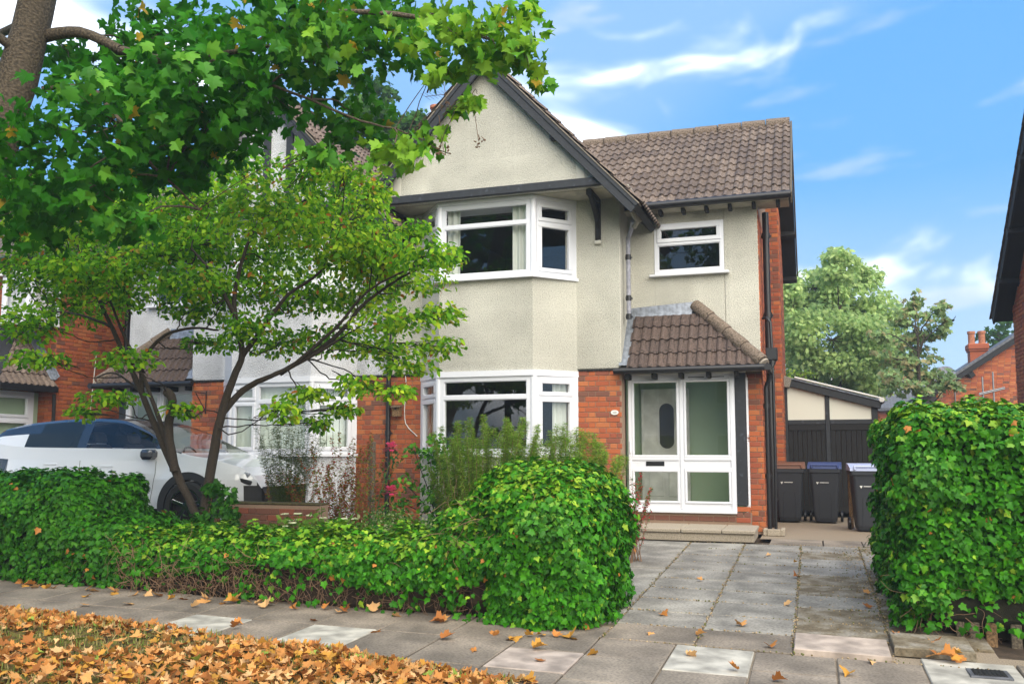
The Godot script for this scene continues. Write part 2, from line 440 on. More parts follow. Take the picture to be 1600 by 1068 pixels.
# ---------------------------------------------------------------- bricks and tiles
func make_brick_meshes() -> void:
	free_o()
	var s := [0.215, 0.1025, 0.055]
	BM.brick = []
	for l in s:
		var b := nb()
		b.ob(Vector3.ZERO, Vector3.RIGHT, Vector3.UP, Vector3.BACK, -l / 2.0, l / 2.0, -0.0365, 0.0365, -0.02, 0.008, 0.004)
		BM.brick.append(b.mesh(null))
	# double roman roof tile: x across, y up the slope, z out
	BM.tile_tris = []
	var W := 0.30
	var L := 0.37
	var xs: Array = []
	for i in 17:
		xs.append(-W / 2.0 + W * i / 16.0)
	var hh := func(x: float) -> float:
		var a := 0.0
		for cx in [-0.085, 0.065]:
			var q := absf(x - cx) / 0.042
			if q < 1.0:
				a = 0.034 * sqrt(1.0 - q * q)
		return a
	var t := nb()
	for i in 16:
		var x0: float = xs[i]
		var x1: float = xs[i + 1]
		var h0: float = hh.call(x0)
		var h1: float = hh.call(x1)
		t.quad(V(x0, 0, 0.034 + h0), V(x1, 0, 0.034 + h1), V(x1, L, 0.004 + h1), V(x0, L, 0.004 + h0))
		t.quad(V(x0, 0, 0.004 + h0), V(x1, 0, 0.004 + h1), V(x1, 0, 0.034 + h1), V(x0, 0, 0.034 + h0))
	BM.tile = t.mesh(null)
	BM.tile_v = t.v

func basis_of(u: Vector3, w: Vector3, k: Vector3) -> Basis:
	var mu := Vector3(cur_m * u.x, u.y, u.z)
	var mw := Vector3(cur_m * w.x, w.y, w.z)
	var mk_ := Vector3(cur_m * k.x, k.y, k.z)
	if mu.cross(mw).dot(mk_) < 0.0:
		mu = -mu
	return Basis(mu, mw, mk_)

func place(q: Vector3) -> Vector3:
	return Vector3(cur_ox + cur_m * q.x, q.y, q.z) - cur_o

# a panel of brickwork on the plane O, u (along), up; n points out. skip: rectangles [u0, v0, u1, v1] left open
func brick_panel(parent: Node3D, O: Vector3, u: Vector3, n: Vector3, w: float, h: float, skip: Array = [], near := true, bond := 0, shift := 0.0, weights: Array = [3, 3, 2, 2, 2, 1]) -> void:
	var bs := basis_of(u, Vector3.UP, n)
	var rows := int(h / 0.083)
	var tot := 0
	for q in weights:
		tot += q
	for r in rows:
		var y := r * 0.083 + 0.0415 + (h - rows * 0.083) / 2.0
		var x := (-0.171 if bond == 1 else -0.1125) if r % 2 else 0.0
		x -= shift
		var k := 0
		while x < w - 0.02:
			var kind := 0
			if bond == 1:
				kind = k % 2
			elif bond == 2:
				kind = 1 if (r % 4 == 3) else 0
			var l := 0.2275 if kind == 0 else 0.115
			var a := maxf(x, 0.0)
			var b := minf(x + l, w)
			k += 1
			x += l
			if b - a < 0.03:
				continue
			var open := false
			for s in skip:
				if y > s[1] and y < s[3] and b > s[0] + 0.005 and a < s[2] - 0.005:
					if a < s[0] - 0.03:
						b = s[0]
					elif b > s[2] + 0.03:
						a = s[2]
					else:
						open = true
			if open or b - a < 0.03:
				continue
			var ln := b - a - 0.0105
			var mi := 0 if ln > 0.16 else (1 if ln > 0.08 else 2)
			var base: float = [0.215, 0.1025, 0.055][mi]
			var pos := O + u * ((a + b) / 2.0) + Vector3.UP * y + n * rf(-0.002, 0.002)
			var pick := R.randi_range(0, tot - 1)
			var tone := 0
			while pick >= weights[tone]:
				pick -= weights[tone]
				tone += 1
			var wp := Vector3(cur_ox + cur_m * pos.x, pos.y, pos.z)
			bricks.append({"p": parent, "t": Transform3D(bs * Basis.from_scale(Vector3(ln / base, 1, 1)), place(pos)), "m": mi, "tone": tone, "d": wp.distance_to(EYE) + (0.0 if near else 100.0)})

func flush_bricks(most := 300) -> void:
	bricks.sort_custom(func(a, b): return a.d < b.d)
	var groups := {}
	for i in bricks.size():
		var e = bricks[i]
		if i < most:
			var b := MeshInstance3D.new()
			b.name = "brick"
			b.mesh = BM.brick[e.m]
			b.material_override = M["brick%d" % e.tone]
			b.transform = e.t
			e.p.add_child(b, true)
		else:
			var key := [e.p, e.m]
			if not groups.has(key):
				groups[key] = []
			groups[key].append(e)
	for key in groups:
		var g: Array = groups[key]
		var tf: Array = []
		var cs: Array = []
		for e in g:
			tf.append(e.t)
			var t = BM.tones[e.tone]
			var k := rf(0.85, 1.15)
			cs.append(Color(t[0] * k, t[1] * k, t[2] * k))
		copies("bricks", BM.brick[key[1]], M.brick_any, tf, cs, key[0])
	bricks = []

func copies(called: String, mesh: Mesh, mat: Material, tf: Array, cs: Array, parent: Node = self, kind := "stuff") -> MultiMeshInstance3D:
	var mm := MultiMesh.new()
	mm.transform_format = MultiMesh.TRANSFORM_3D
	mm.use_colors = true
	mm.mesh = mesh
	mm.instance_count = tf.size()
	for i in tf.size():
		mm.set_instance_transform(i, tf[i])
		mm.set_instance_color(i, cs[i])
	var q := MultiMeshInstance3D.new()
	q.name = called
	q.multimesh = mm
	q.material_override = mat
	if kind:
		q.set_meta("kind", kind)
	parent.add_child(q, true)
	return q

# a field of tiles: O lower left corner, u along the eave, s up the slope; clips: [point, inward normal]
func tile_field(parent: Node3D, O: Vector3, u: Vector3, s: Vector3, n: Vector3, cols: int, rows: int, gauge: float, clips: Array, prefix := "tile", near := true, nm := 4) -> void:
	var bs := basis_of(u, s, n)
	for r in rows:
		for q in cols:
			var pos := O + u * (0.30 * q + 0.15) + s * (gauge * r) + n * rf(-0.002, 0.003)
			var out := false
			var cross := false
			for cl in clips:
				var any := false
				var all := true
				for a in [-0.15, 0.15]:
					for b in [0.0, gauge]:
						var t: Vector3 = pos + u * a + s * b
						if (t - cl[0]).dot(cl[1]) > 0.0:
							any = true
						else:
							all = false
				if not any:
					out = true
				elif not all:
					cross = true
			if out:
				continue
			var tone := R.randi_range(0, nm - 1)
			if cross:
				var b := nb()
				var vs: PackedVector3Array = BM.tile_v
				for i in range(0, vs.size(), 3):
					var poly := PackedVector3Array()
					for j in [0, 2, 1]:
						var l := vs[i + j]
						poly.append(pos + u * l.x + s * l.y + n * l.z)
					for cl in clips:
						poly = clip_poly(poly, cl[0], cl[1])
					for j in range(1, poly.size() - 1):
						b.tri(poly[0], poly[j], poly[j + 1])
				if b.v.size() > 0:
					obj("roof_tile", b, M["%s%d" % [prefix, tone]], parent)
				continue
			var wp := Vector3(cur_ox + cur_m * pos.x, pos.y, pos.z)
			tiles.append({"p": parent, "t": Transform3D(bs, place(pos)), "tone": tone, "pre": prefix, "d": wp.distance_to(EYE) + (0.0 if near else 100.0)})

func clip_poly(poly: PackedVector3Array, q: Vector3, n: Vector3) -> PackedVector3Array:
	var res := PackedVector3Array()
	for i in poly.size():
		var a := poly[i]
		var b := poly[(i + 1) % poly.size()]
		var da := (a - q).dot(n)
		var db := (b - q).dot(n)
		if da >= 0.0:
			res.append(a)
		if (da >= 0.0) != (db >= 0.0):
			res.append(a.lerp(b, da / (da - db)))
	return res

func flush_tiles(most := 290) -> void:
	tiles.sort_custom(func(a, b): return a.d < b.d)
	var groups := {}
	for i in tiles.size():
		var e = tiles[i]
		if i < most:
			var b := MeshInstance3D.new()
			b.name = "roof_tile"
			b.mesh = BM.tile
			b.material_override = M["%s%d" % [e.pre, e.tone]]
			b.transform = e.t
			e.p.add_child(b, true)
		else:
			if not groups.has(e.p):
				groups[e.p] = []
			groups[e.p].append(e)
	for p in groups:
		var tf: Array = []
		var cs: Array = []
		for e in groups[p]:
			tf.append(e.t)
			var t = BM.ttones[e.tone]
			cs.append(Color(t[0], t[1], t[2]))
		copies("roof_tiles", BM.tile, M.tile_any, tf, cs, p)
	tiles = []

# ---------------------------------------------------------------- windows
# cells: [u0, v0, u1, v1, sash width] in metres from the lower left corner O
func window(parent: Node3D, O: Vector3, u: Vector3, n: Vector3, w: float, h: float, cells: Array, depth := 0.07, called := "window") -> Node3D:
	var us := [0.0, w]
	var vs := [0.0, h]
	for c in cells:
		for i in [0, 2]:
			if not us.has(c[i]):
				us.append(c[i])
		for i in [1, 3]:
			if not vs.has(c[i]):
				vs.append(c[i])
	us.sort()
	vs.sort()
	var b := nb()
	for i in us.size() - 1:
		for j in vs.size() - 1:
			var cu: float = (us[i] + us[i + 1]) / 2.0
			var cv: float = (vs[j] + vs[j + 1]) / 2.0
			var open := false
			for c in cells:
				if cu > c[0] and cu < c[2] and cv > c[1] and cv < c[3]:
					open = true
			if not open:
				b.ob(O, u, Vector3.UP, n, us[i], us[i + 1], vs[j], vs[j + 1], -depth, 0.0)
	var fr := obj(called, b, M.upvc, parent)
	for c in cells:
		var s: float = c[4]
		if s > 0.0:
			var f := nb()
			for e in [[c[0] - 0.015, c[2] + 0.015, c[1] - 0.015, c[1] + s], [c[0] - 0.015, c[2] + 0.015, c[3] - s, c[3] + 0.015], [c[0] - 0.015, c[0] + s, c[1] + s, c[3] - s], [c[2] - s, c[2] + 0.015, c[1] + s, c[3] - s]]:
				f.ob(O, u, Vector3.UP, n, e[0], e[1], e[2], e[3], -0.05, 0.018, 0.008)
			obj("sash", f, M.upvc, fr)
		else:
			var f := nb()
			var t := 0.014
			for e in [[c[0], c[2], c[1], c[1] + t], [c[0], c[2], c[3] - t, c[3]], [c[0], c[0] + t, c[1] + t, c[3] - t], [c[2] - t, c[2], c[1] + t, c[3] - t]]:
				f.ob(O, u, Vector3.UP, n, e[0], e[1], e[2], e[3], -0.045, -0.012, 0.004)
			obj("bead", f, M.upvc, fr)
		var g := nb()
		var k := maxf(s, 0.012) - 0.01
		var q := O - n * 0.028
		g.quad(q + u * (c[0] + k) + Vector3.UP * (c[1] + k), q + u * (c[2] - k) + Vector3.UP * (c[1] + k), q + u * (c[2] - k) + Vector3.UP * (c[3] - k), q + u * (c[0] + k) + Vector3.UP * (c[3] - k))
		q -= n * 0.016
		g.quad(q + u * (c[0] + k) + Vector3.UP * (c[1] + k), q + u * (c[2] - k) + Vector3.UP * (c[1] + k), q + u * (c[2] - k) + Vector3.UP * (c[3] - k), q + u * (c[0] + k) + Vector3.UP * (c[3] - k))
		obj("pane", g, M.glass, fr)
	return fr

func curtain(parent: Node3D, O: Vector3, u: Vector3, n: Vector3, w: float, h: float, mat := "curtain") -> void:
	var b := nb()
	var k := int(w / 0.02)
	for i in k:
		var x0 := w * i / k
		var x1 := w * (i + 1) / k
		var d0 := 0.025 * sin(x0 * 55.0 + 1.3 * sin(x0 * 9.0))
		var d1 := 0.025 * sin(x1 * 55.0 + 1.3 * sin(x1 * 9.0))
		b.quad(O + u * x0 + n * d0, O + u * x1 + n * d1, O + u * x1 + n * d1 + Vector3.UP * h, O + u * x0 + n * d0 + Vector3.UP * h)
	obj("curtain", b, M[mat], parent)

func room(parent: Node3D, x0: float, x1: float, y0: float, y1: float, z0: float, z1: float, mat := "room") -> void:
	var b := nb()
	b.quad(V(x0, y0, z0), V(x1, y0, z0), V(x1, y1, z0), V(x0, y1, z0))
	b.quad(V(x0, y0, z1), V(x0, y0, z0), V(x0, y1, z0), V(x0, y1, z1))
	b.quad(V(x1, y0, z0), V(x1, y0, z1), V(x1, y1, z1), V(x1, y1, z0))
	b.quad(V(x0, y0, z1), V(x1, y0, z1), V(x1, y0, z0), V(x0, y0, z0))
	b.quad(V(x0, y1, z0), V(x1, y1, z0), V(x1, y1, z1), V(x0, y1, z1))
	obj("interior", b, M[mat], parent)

func pipe(parent: Node3D, pts: Array, r: float, mat: String, collars: Array = [], called := "downpipe") -> Node3D:
	var b := nb()
	var rad := []
	for q in pts:
		rad.append(r)
	b.tube(pts, rad, 12)
	var o := obj(called, b, M[mat], parent)
	for y in collars:
		var cpt: Vector3 = pts[0]
		for i in pts.size() - 1:
			var a: Vector3 = pts[i]
			var e: Vector3 = pts[i + 1]
			if (a.y - y) * (e.y - y) <= 0.0 and absf(a.y - e.y) > 0.2:
				cpt = a.lerp(e, (a.y - y) / (a.y - e.y))
		var k := nb()
		k.tube([cpt + V(0, -0.045, 0), cpt + V(0, -0.04, 0), cpt + V(0, 0.04, 0), cpt + V(0, 0.045, 0)], [r, r * 1.28, r * 1.28, r], 12)
		k.ob(cpt, Vector3.RIGHT, Vector3.UP, Vector3.BACK, -r * 1.5, r * 1.5, -0.012, 0.012, -r * 1.9, -r * 0.2, 0.003)
		obj("pipe_collar", k, M["black_plastic"], o)
	return o

# ---------------------------------------------------------------- one half of the pair of houses (mirrored for the other half)
const GZ := -0.76   # front wall
const RZ := -1.45   # set-back wall over the porch
const BZ := -0.16   # front of the bay
const GX := -4.88   # middle of the gable

func bay_ring(o := 0.0) -> PackedVector3Array:
	return PackedVector3Array([V(-6.32 - o * 0.4, 0, GZ - 0.1), V(-6.32 - o * 0.4, 0, GZ), V(-5.74 - o * 0.4, 0, BZ + o), V(-4.13 + o * 0.4, 0, BZ + o), V(-3.55 + o * 0.4, 0, GZ), V(-3.55 + o * 0.4, 0, GZ - 0.1)])

func ring_at(r: PackedVector3Array, y: float) -> PackedVector3Array:
	var q := PackedVector3Array()
	for p in r:
		q.append(V(p.x, y, p.z))
	return q

func bay_windows(h: Node3D, y0: float, hh: float, vt: float, upper: bool, other: bool) -> void:
	var s2 := 0.70710678
	# posts at the four corners
	var fr := bay_ring()
	var b := nb()
	for i in [2, 3]:
		b.tube([fr[i] + V(0, y0, -0.045), fr[i] + V(0, y0 + hh, -0.045)], [0.062, 0.062], 8)
	obj("corner_post", b, M.upvc, h)
	var wf := 1.61
	var cells: Array = [[0.10, 0.07, wf - 0.10, vt - 0.03, 0.0], [0.10, vt + 0.03, wf - 0.10, hh - 0.07, 0.0]]
	if other:
		cells = [[0.08, 0.07, 1.02, vt - 0.03, 0.0], [0.08, vt + 0.03, 1.02, hh - 0.07, 0.0], [1.10, 0.07, wf - 0.08, vt - 0.03, 0.045], [1.10, vt + 0.03, wf - 0.08, hh - 0.07, 0.045]]
	window(h, V(-5.74, y0, BZ), Vector3.RIGHT, Vector3.BACK, wf, hh, cells)
	var ws := sqrt(0.58 * 0.58 + 0.6 * 0.6)
	var ur := V(0.58, 0, -0.6).normalized()
	var nr := V(0.6, 0, 0.58).normalized()
	var cs: Array = [[0.12, 0.07, ws - 0.12, vt - 0.03, 0.05], [0.12, vt + 0.03, ws - 0.12, hh - 0.07, 0.05]]
	window(h, V(-4.13, y0, BZ), ur, nr, ws, hh, cs)
	var ul := V(0.58, 0, 0.6).normalized()
	var nl := V(-0.6, 0, 0.58).normalized()
	window(h, V(-6.32, y0, GZ), ul, nl, ws, hh, cs)
	if other:
		# vertical blinds behind the neighbour's glass
		var bl := nb()
		for i in 17:
			var x := -5.70 + 0.093 * i
			bl.ob(V(x, y0 + 0.03, BZ - 0.13), V(0.97, 0, 0.24), Vector3.UP, V(-0.24, 0, 0.97), 0.0, 0.089, 0.0, hh - 0.06, 0.0, 0.002)
		obj("vertical_blind", bl, M.blind, h)
		for side in 2:
			var b2 := nb()
			for i in 7:
				var q: Vector3 = (V(-6.26, y0 + 0.03, GZ + 0.02) + ul * 0.11 * i - nl * 0.12) if side == 0 else (V(-4.13, y0 + 0.03, BZ) + ur * 0.11 * i - nr * 0.12)
				b2.ob(q, ul if side == 0 else ur, Vector3.UP, nl if side == 0 else nr, 0.0, 0.1, 0.0, hh - 0.06, 0.0, 0.002)
			obj("vertical_blind", b2, M.blind, h)
	elif upper:
		curtain(h, V(-5.66, y0 + 0.03, BZ - 0.16), Vector3.RIGHT, Vector3.BACK, 0.24, hh - 0.06)
		curtain(h, V(-4.52, y0 + 0.03, BZ - 0.16), Vector3.RIGHT, Vector3.BACK, 0.28, hh - 0.06)
		curtain(h, V(-6.2, y0 + 0.03, GZ + 0.02) - nl * 0.1, ul, nl, 0.25, hh - 0.06)
	else:
		curtain(h, V(-6.2, y0 + 0.03, GZ + 0.02) - nl * 0.12, ul, nl, 0.6, hh - 0.06)
		curtain(h, V(-4.13, y0 + 0.03, BZ) + ur * 0.42 - nr * 0.12, ur, nr, 0.4, hh - 0.06)

func dash_box(h: Node3D, called: String, mat: String, x0: float, x1: float, y0: float, y1: float, z0: float, z1: float, bev := 0.012) -> void:
	var b := nb()
	b.box(x0, x1, y0, y1, z0, z1, bev)
	obj(called, b, M[mat], h)

func semi(h: Node3D, other: bool) -> void:
	var wall := "white_dash" if other else "dash"
	var near := not other
	# ---- front wall: brick below, dash above, open behind the bay
	var piers: Array = []
	for q in [[-6.96, -6.12, 0.0, 2.575], [-3.75, -2.84, 0.0, 2.575]]:
		var wb := nb()
		wb.box(q[0], q[1], q[2], q[3], GZ - 0.25, GZ - 0.008)
		piers.append(obj("brick_wall", wb, M.mortar, h))
	var wts: Array = [3, 3, 2, 3, 2, 1]
	brick_panel(piers[0], V(-6.96, 0.0, GZ - 0.006), Vector3.RIGHT, Vector3.BACK, 0.66, 2.575, [], true, 1, 0.03, wts)
	brick_panel(piers[1], V(-3.56, 0.0, GZ - 0.006), Vector3.RIGHT, Vector3.BACK, 0.72, 2.575, [], true, 1, 0.05, wts)
	dash_box(h, "rendered_wall", wall, -6.96, -6.12, 2.60, 5.40, GZ - 0.25, GZ + 0.012)
	dash_box(h, "rendered_wall", wall, -3.75, -2.84, 2.60, 5.40, GZ - 0.25, GZ + 0.012)
	# scalloped drip of the render above the bricks
	var dr := nb()
	for q in [[-6.96, -6.34], [-3.53, -2.86]]:
		var x: float = q[0]
		while x < q[1] - 0.03:
			var l := rf(0.05, 0.08)
			dr.ob(V(x, 2.585, GZ), Vector3.RIGHT, Vector3.UP, Vector3.BACK, 0.0, minf(l, q[1] - x) - 0.004, -0.018 - rf(0.0, 0.008), 0.014, -0.03, 0.02, 0.005)
			x += l
	obj("drip_course", dr, M.old_black, h)
	# right return of the wing and the set-back wall over the porch
	dash_box(h, "rendered_wall", wall, -3.0, -2.842, 2.60, 5.38, RZ - 0.02, GZ - 0.252)
	dash_box(h, "rendered_wall", wall, -3.0, -2.40, 2.55, 5.40, RZ - 0.24, RZ)
	dash_box(h, "rendered_wall", wall, -1.27, -0.73, 2.55, 5.40, RZ - 0.24, RZ)
	dash_box(h, "rendered_wall", wall, -2.398, -1.272, 2.55, 4.20, RZ - 0.24, RZ - 0.001, 0.0)
	dash_box(h, "rendered_wall", wall, -2.398, -1.272, 5.05, 5.40, RZ - 0.24, RZ - 0.001, 0.0)
	window(h, V(-2.40, 4.20, RZ + 0.01), Vector3.RIGHT, Vector3.BACK, 1.13, 0.85, [[0.06, 0.07, 1.07, 0.49, 0.0], [0.06, 0.545, 1.07, 0.80, 0.055]], 0.08)
	var sl := nb()
	sl.box(-2.48, -1.19, 4.155, 4.195, RZ - 0.03, RZ + 0.10, 0.008)
	obj("window_sill", sl, M.upvc, h)
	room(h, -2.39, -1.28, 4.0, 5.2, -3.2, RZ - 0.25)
	# ---- bay
	for q in [[0.0, 1.20, "bay_base"], [2.565, 4.035, "bay_wall"]]:
		var b := nb()
		b.prism(ring_at(bay_ring(-0.012), q[0]), V(0, q[1] - q[0], 0))
		obj(q[2], b, M[wall], h)
	for q in [[1.20, 1.245], [4.035, 4.085]]:
		var b := nb()
		b.prism(ring_at(bay_ring(0.085), q[0]), V(0, q[1] - q[0], 0))
		obj("window_sill", b, M.upvc, h)
	var fa := nb()
	fa.prism(ring_at(bay_ring(0.03), 2.475), V(0, 0.092, 0))
	obj("bay_fascia", fa, M.upvc, h)
	var fb := nb()
	fb.prism(ring_at(bay_ring(0.03), 5.31), V(0, 0.06, 0))
	obj("bay_fascia", fb, M.upvc, h)
	bay_windows(h, 1.245, 1.23, 0.90, false, other)
	bay_windows(h, 4.085, 1.225, 0.86, true, other)
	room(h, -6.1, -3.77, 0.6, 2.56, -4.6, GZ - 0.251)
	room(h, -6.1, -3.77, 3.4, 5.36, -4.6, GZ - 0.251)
	# ---- projecting gable
	var zf := 0.0
	var g := nb()
	var apex := 7.56
	g.prism(PackedVector3Array([V(-6.97, 5.38, zf - 0.18), V(-2.79, 5.38, zf - 0.18), V(GX, apex, zf - 0.18)]), V(0, 0, 0.18))
	var gw := obj("gable_wall", g, M[wall], h)
	var so := nb()
	so.box(-7.2 if not other else -6.955, -2.58, 5.372, 5.40, GZ - 0.02, zf - 0.182)
	obj("soffit", so, M.soffit, h)
	var bm := nb()
	bm.box(-6.75, -2.97, 5.36, 5.49, zf + 0.002, zf + 0.085, 0.01)
	obj("beam", bm, M.black_wood, h)
	for x in [[-6.5, -6.37], [-3.36, -3.23]]:
		var sp := nb()
		sp.box(x[0], x[1], 5.495, 5.495 + 0.36, zf - 0.01, zf + 0.006, 0.003)
		obj("corner_strip", sp, M.smooth_render, gw)
	if other:
		for i in 9:
			var x := GX - 1.84 + i * 0.46
			var top := apex - absf(x - GX) * 1.05 - 0.22
			if top > 5.7:
				var st := nb()
				st.box(x - 0.07, x + 0.07, 5.495, top, zf - 0.01, zf + 0.035, 0.006)
				obj("timber_stud", st, M.black_wood, gw)
	# bargeboards, roof slopes
	for sg in [-1.0, 1.0]:
		var dn := V(sg * 1.0, -1.07, 0).normalized()
		var up := V(sg * 1.07, 1.0, 0).normalized()
		var A := V(GX, 7.71, 0.0)
		var len := 3.72
		var bb := nb()
		bb.ob(A, dn, up, Vector3.BACK, -0.02 if sg > 0 else 0.02, len, -0.20, -0.025, 0.135, 0.172, 0.008)
		bb.ob(A, dn, up, Vector3.BACK, 0.0, len - 0.01, -0.085, -0.03, 0.172, 0.19, 0.006)
		obj("bargeboard", bb, M.black_wood, h)
		var vg := nb()
		vg.ob(A, dn, up, Vector3.BACK, 0.0, len, -0.025, -0.008, -0.02, 0.195, 0.003)
		obj("verge_undercloak", vg, M.verge_mortar, h)
		var rs := nb()
		rs.ob(A, dn, up, Vector3.BACK, 0.0, len - 0.02, -0.13, -0.026, -4.3, 0.13)
		obj("roof_deck", rs, M.old_black, h)
		# tiles of this slope
		var rp := Node3D.new()
		rp.name = "gable_roof"
		h.add_child(rp, true)
		var clips: Array = []
		tile_field(rp, A + dn * (len + 0.03) + V(0, 0, 0.21 if sg > 0 else -4.29), V(0, 0, -sg), -dn, up, 15, 12, 0.315, clips, "tile", other and sg < 0.0)
		# purlin ends and the brackets on the wall
		var pu := nb()
		var pc := V(GX + sg * 1.17, 6.25, 0.0)
		pu.box(pc.x - 0.05, pc.x + 0.05, pc.y - 0.10, pc.y + 0.04, 0.0, 0.13, 0.008)
		obj("purlin_end", pu, M.black_wood, h)
	for x in [-6.66, -3.19]:
		var br := nb()
		br.box(x - 0.045, x + 0.045, 4.68, 5.365, GZ + 0.013, GZ + 0.07, 0.01)
		br.box(x - 0.045, x + 0.045, 5.27, 5.368, GZ + 0.071, zf - 0.1, 0.01)
		var pr := PackedVector3Array()
		for i in 9:
			var t := i / 8.0
			pr.append(V(x - 0.03, lerpf(4.86, 5.27, pow(t, 0.62)), lerpf(GZ + 0.07, zf - 0.17, t)))
		for i in 9:
			var t := 1.0 - i / 8.0
			pr.append(V(x - 0.03, minf(lerpf(4.86, 5.27, pow(t, 0.62)) + 0.10 + 0.04 * (1.0 - t), 5.268), lerpf(GZ + 0.071, zf - 0.17, maxf(t - 0.1, 0.0))))
		br.prism(pr, V(0.06, 0, 0))
		var bo := obj("bracket", br, M.old_black, h)
		var cb := nb()
		cb.box(x - 0.055, x + 0.055, 4.62, 4.68, GZ + 0.012, GZ + 0.08, 0.01)
		obj("corbel", cb, M.smooth_render, bo)
	# ---- main roof
	var eave := V(-6.93, 5.32, -1.14)
	var ridge := V(-6.93, 7.5, -4.15)
	var s := (ridge - eave).normalized()
	var rn := V(0, -s.z, s.y)
	var xr := -0.22
	var rd := nb()
	rd.ob(V(0, eave.y, eave.z), Vector3.RIGHT, s, rn, -6.955, xr, 0.0, 3.82, -0.12, -0.012)
	var s2 := V(0, s.y, -s.z)
	rd.ob(V(0, 7.52, -4.16), Vector3.RIGHT, -s2, V(0, s2.z, -s2.y), -6.955, xr, 0.0, 3.85, -0.12, -0.012)
	var mr := obj("main_roof", rd, M.old_black, h)
	tile_field(mr, V(xr - 0.30 * 22, eave.y - 0.02, eave.z + 0.03), Vector3.RIGHT, s, rn, 22, 12, 0.315, [[V(GX + 1.0, 7.71 - 1.07 - 0.35, 0), V(1.07, 1.0, 0).normalized()]] , "tile", near)
	var rt := V(0, 0, 0)
	var nr := 9
	for i in nr:
		var x1 := xr - 0.45 * i
		var b := nb()
		b.lathe(V(x1 - 0.44, 7.50, -4.155), Vector3.RIGHT, [Vector2(0.128, 0.0), Vector2(0.135, 0.01), Vector2(0.125, 0.43), Vector2(0.115, 0.435)], 12)
		obj("ridge_tile", b, M.ridge, mr)
	var rb := nb()
	rb.ob(V(xr + 0.005, eave.y, eave.z), Vector3.RIGHT, s, rn, 0.0, 0.03, -0.02, 3.83, -0.17, 0.02, 0.006)
	rb.ob(V(xr + 0.005, 7.5, -4.16), Vector3.RIGHT, -s2, V(0, s2.z, -s2.y), 0.0, 0.03, 0.0, 3.85, -0.17, 0.02, 0.006)
	obj("bargeboard", rb, M.grey_wood, h)
	var vs := nb()
	vs.ob(V(xr, 7.38, -4.16), Vector3.RIGHT, -s2, V(0, s2.z, -s2.y), -0.36, 0.0, 0.05, 3.8, -0.1, -0.05)
	obj("verge_soffit", vs, M.old_black, h)
	for q in [0.9, 2.4, 3.7]:
		var b := nb()
		b.ob(V(xr, 7.32, -4.16), Vector3.RIGHT, -s2, V(0, s2.z, -s2.y), -0.4, 0.01, q, q + 0.12, -0.16, -0.04, 0.01)
		obj("purlin_end", b, M.old_black, h)
	# eaves gutter with brackets, rafter feet
	var gt := nb()
	gt.lathe(V(-2.56, 5.27, eave.z + 0.10), Vector3.RIGHT, [Vector2(0.058, 0.0), Vector2(0.058, 2.36)], 12, PI * 0.0, TAU)
	gt.box(-2.58, xr + 0.02, 5.265, 5.315, eave.z + 0.02, eave.z + 0.035)
	var go := obj("gutter", gt, M.black_plastic, h)
	for i in 6:
		var x := -2.25 + i * 0.37
		var b := nb()
		b.box(x - 0.03, x + 0.03, 5.14, 5.224, RZ + 0.12, eave.z + 0.0, 0.008)
		obj("rafter_foot", b, M.old_black, h)
	var es := nb()
	es.box(-2.84, xr - 0.02, 5.225, 5.25, RZ - 0.2, eave.z + 0.01)
	obj("soffit", es, M.soffit, h)
	# ---- side wall with the chimney breast
	var sw := nb()
	sw.box(-0.98, -0.732, 0.0, 5.25, -7.2, RZ - 0.242)
	sw.prism(PackedVector3Array([V(-0.98, 5.25, -7.1), V(-0.98, 5.25, RZ - 0.15), V(-0.98, 7.2, -4.16)]), V(0.248, 0, 0))
	sw.box(-0.98, -0.732, 0.0, 2.55, RZ - 0.24, RZ - 0.008)
	var swo := obj("brick_wall", sw, M.mortar, h)
	swo.set_meta("label", "orange brick side wall of the house")
	brick_panel(swo, V(-1.0, 0.0, RZ - 0.006), Vector3.RIGHT, Vector3.BACK, 0.27, 2.55, [], true, 1, 0.0, wts)
	if near:
		brick_panel(swo, V(-0.73, 0.0, RZ), V(0, 0, -1), Vector3.RIGHT, 3.1, 5.2, [], false, 0, 0.0, wts)
	var cb2 := nb()
	cb2.box(-0.9, -0.512, 0.0, 6.1, -7.0, -4.588)
	var cbo := obj("chimney_breast", cb2, M.mortar, h)
	if near:
		brick_panel(cbo, V(-0.75, 0.0, -4.586), Vector3.RIGHT, Vector3.BACK, 0.24, 6.1, [], true, 2, 0.0, [2, 3, 2, 2, 3, 2])
		brick_panel(cbo, V(-0.51, 0.0, -4.58), V(0, 0, -1), Vector3.RIGHT, 2.4, 6.1, [], false, 0, 0.0, wts)
	var bk := nb()
	bk.box(-6.95, -0.9, 0.0, 5.3, -7.22, -7.0)
	obj("rear_wall", bk, M.mortar, h)
	porch(h, other)

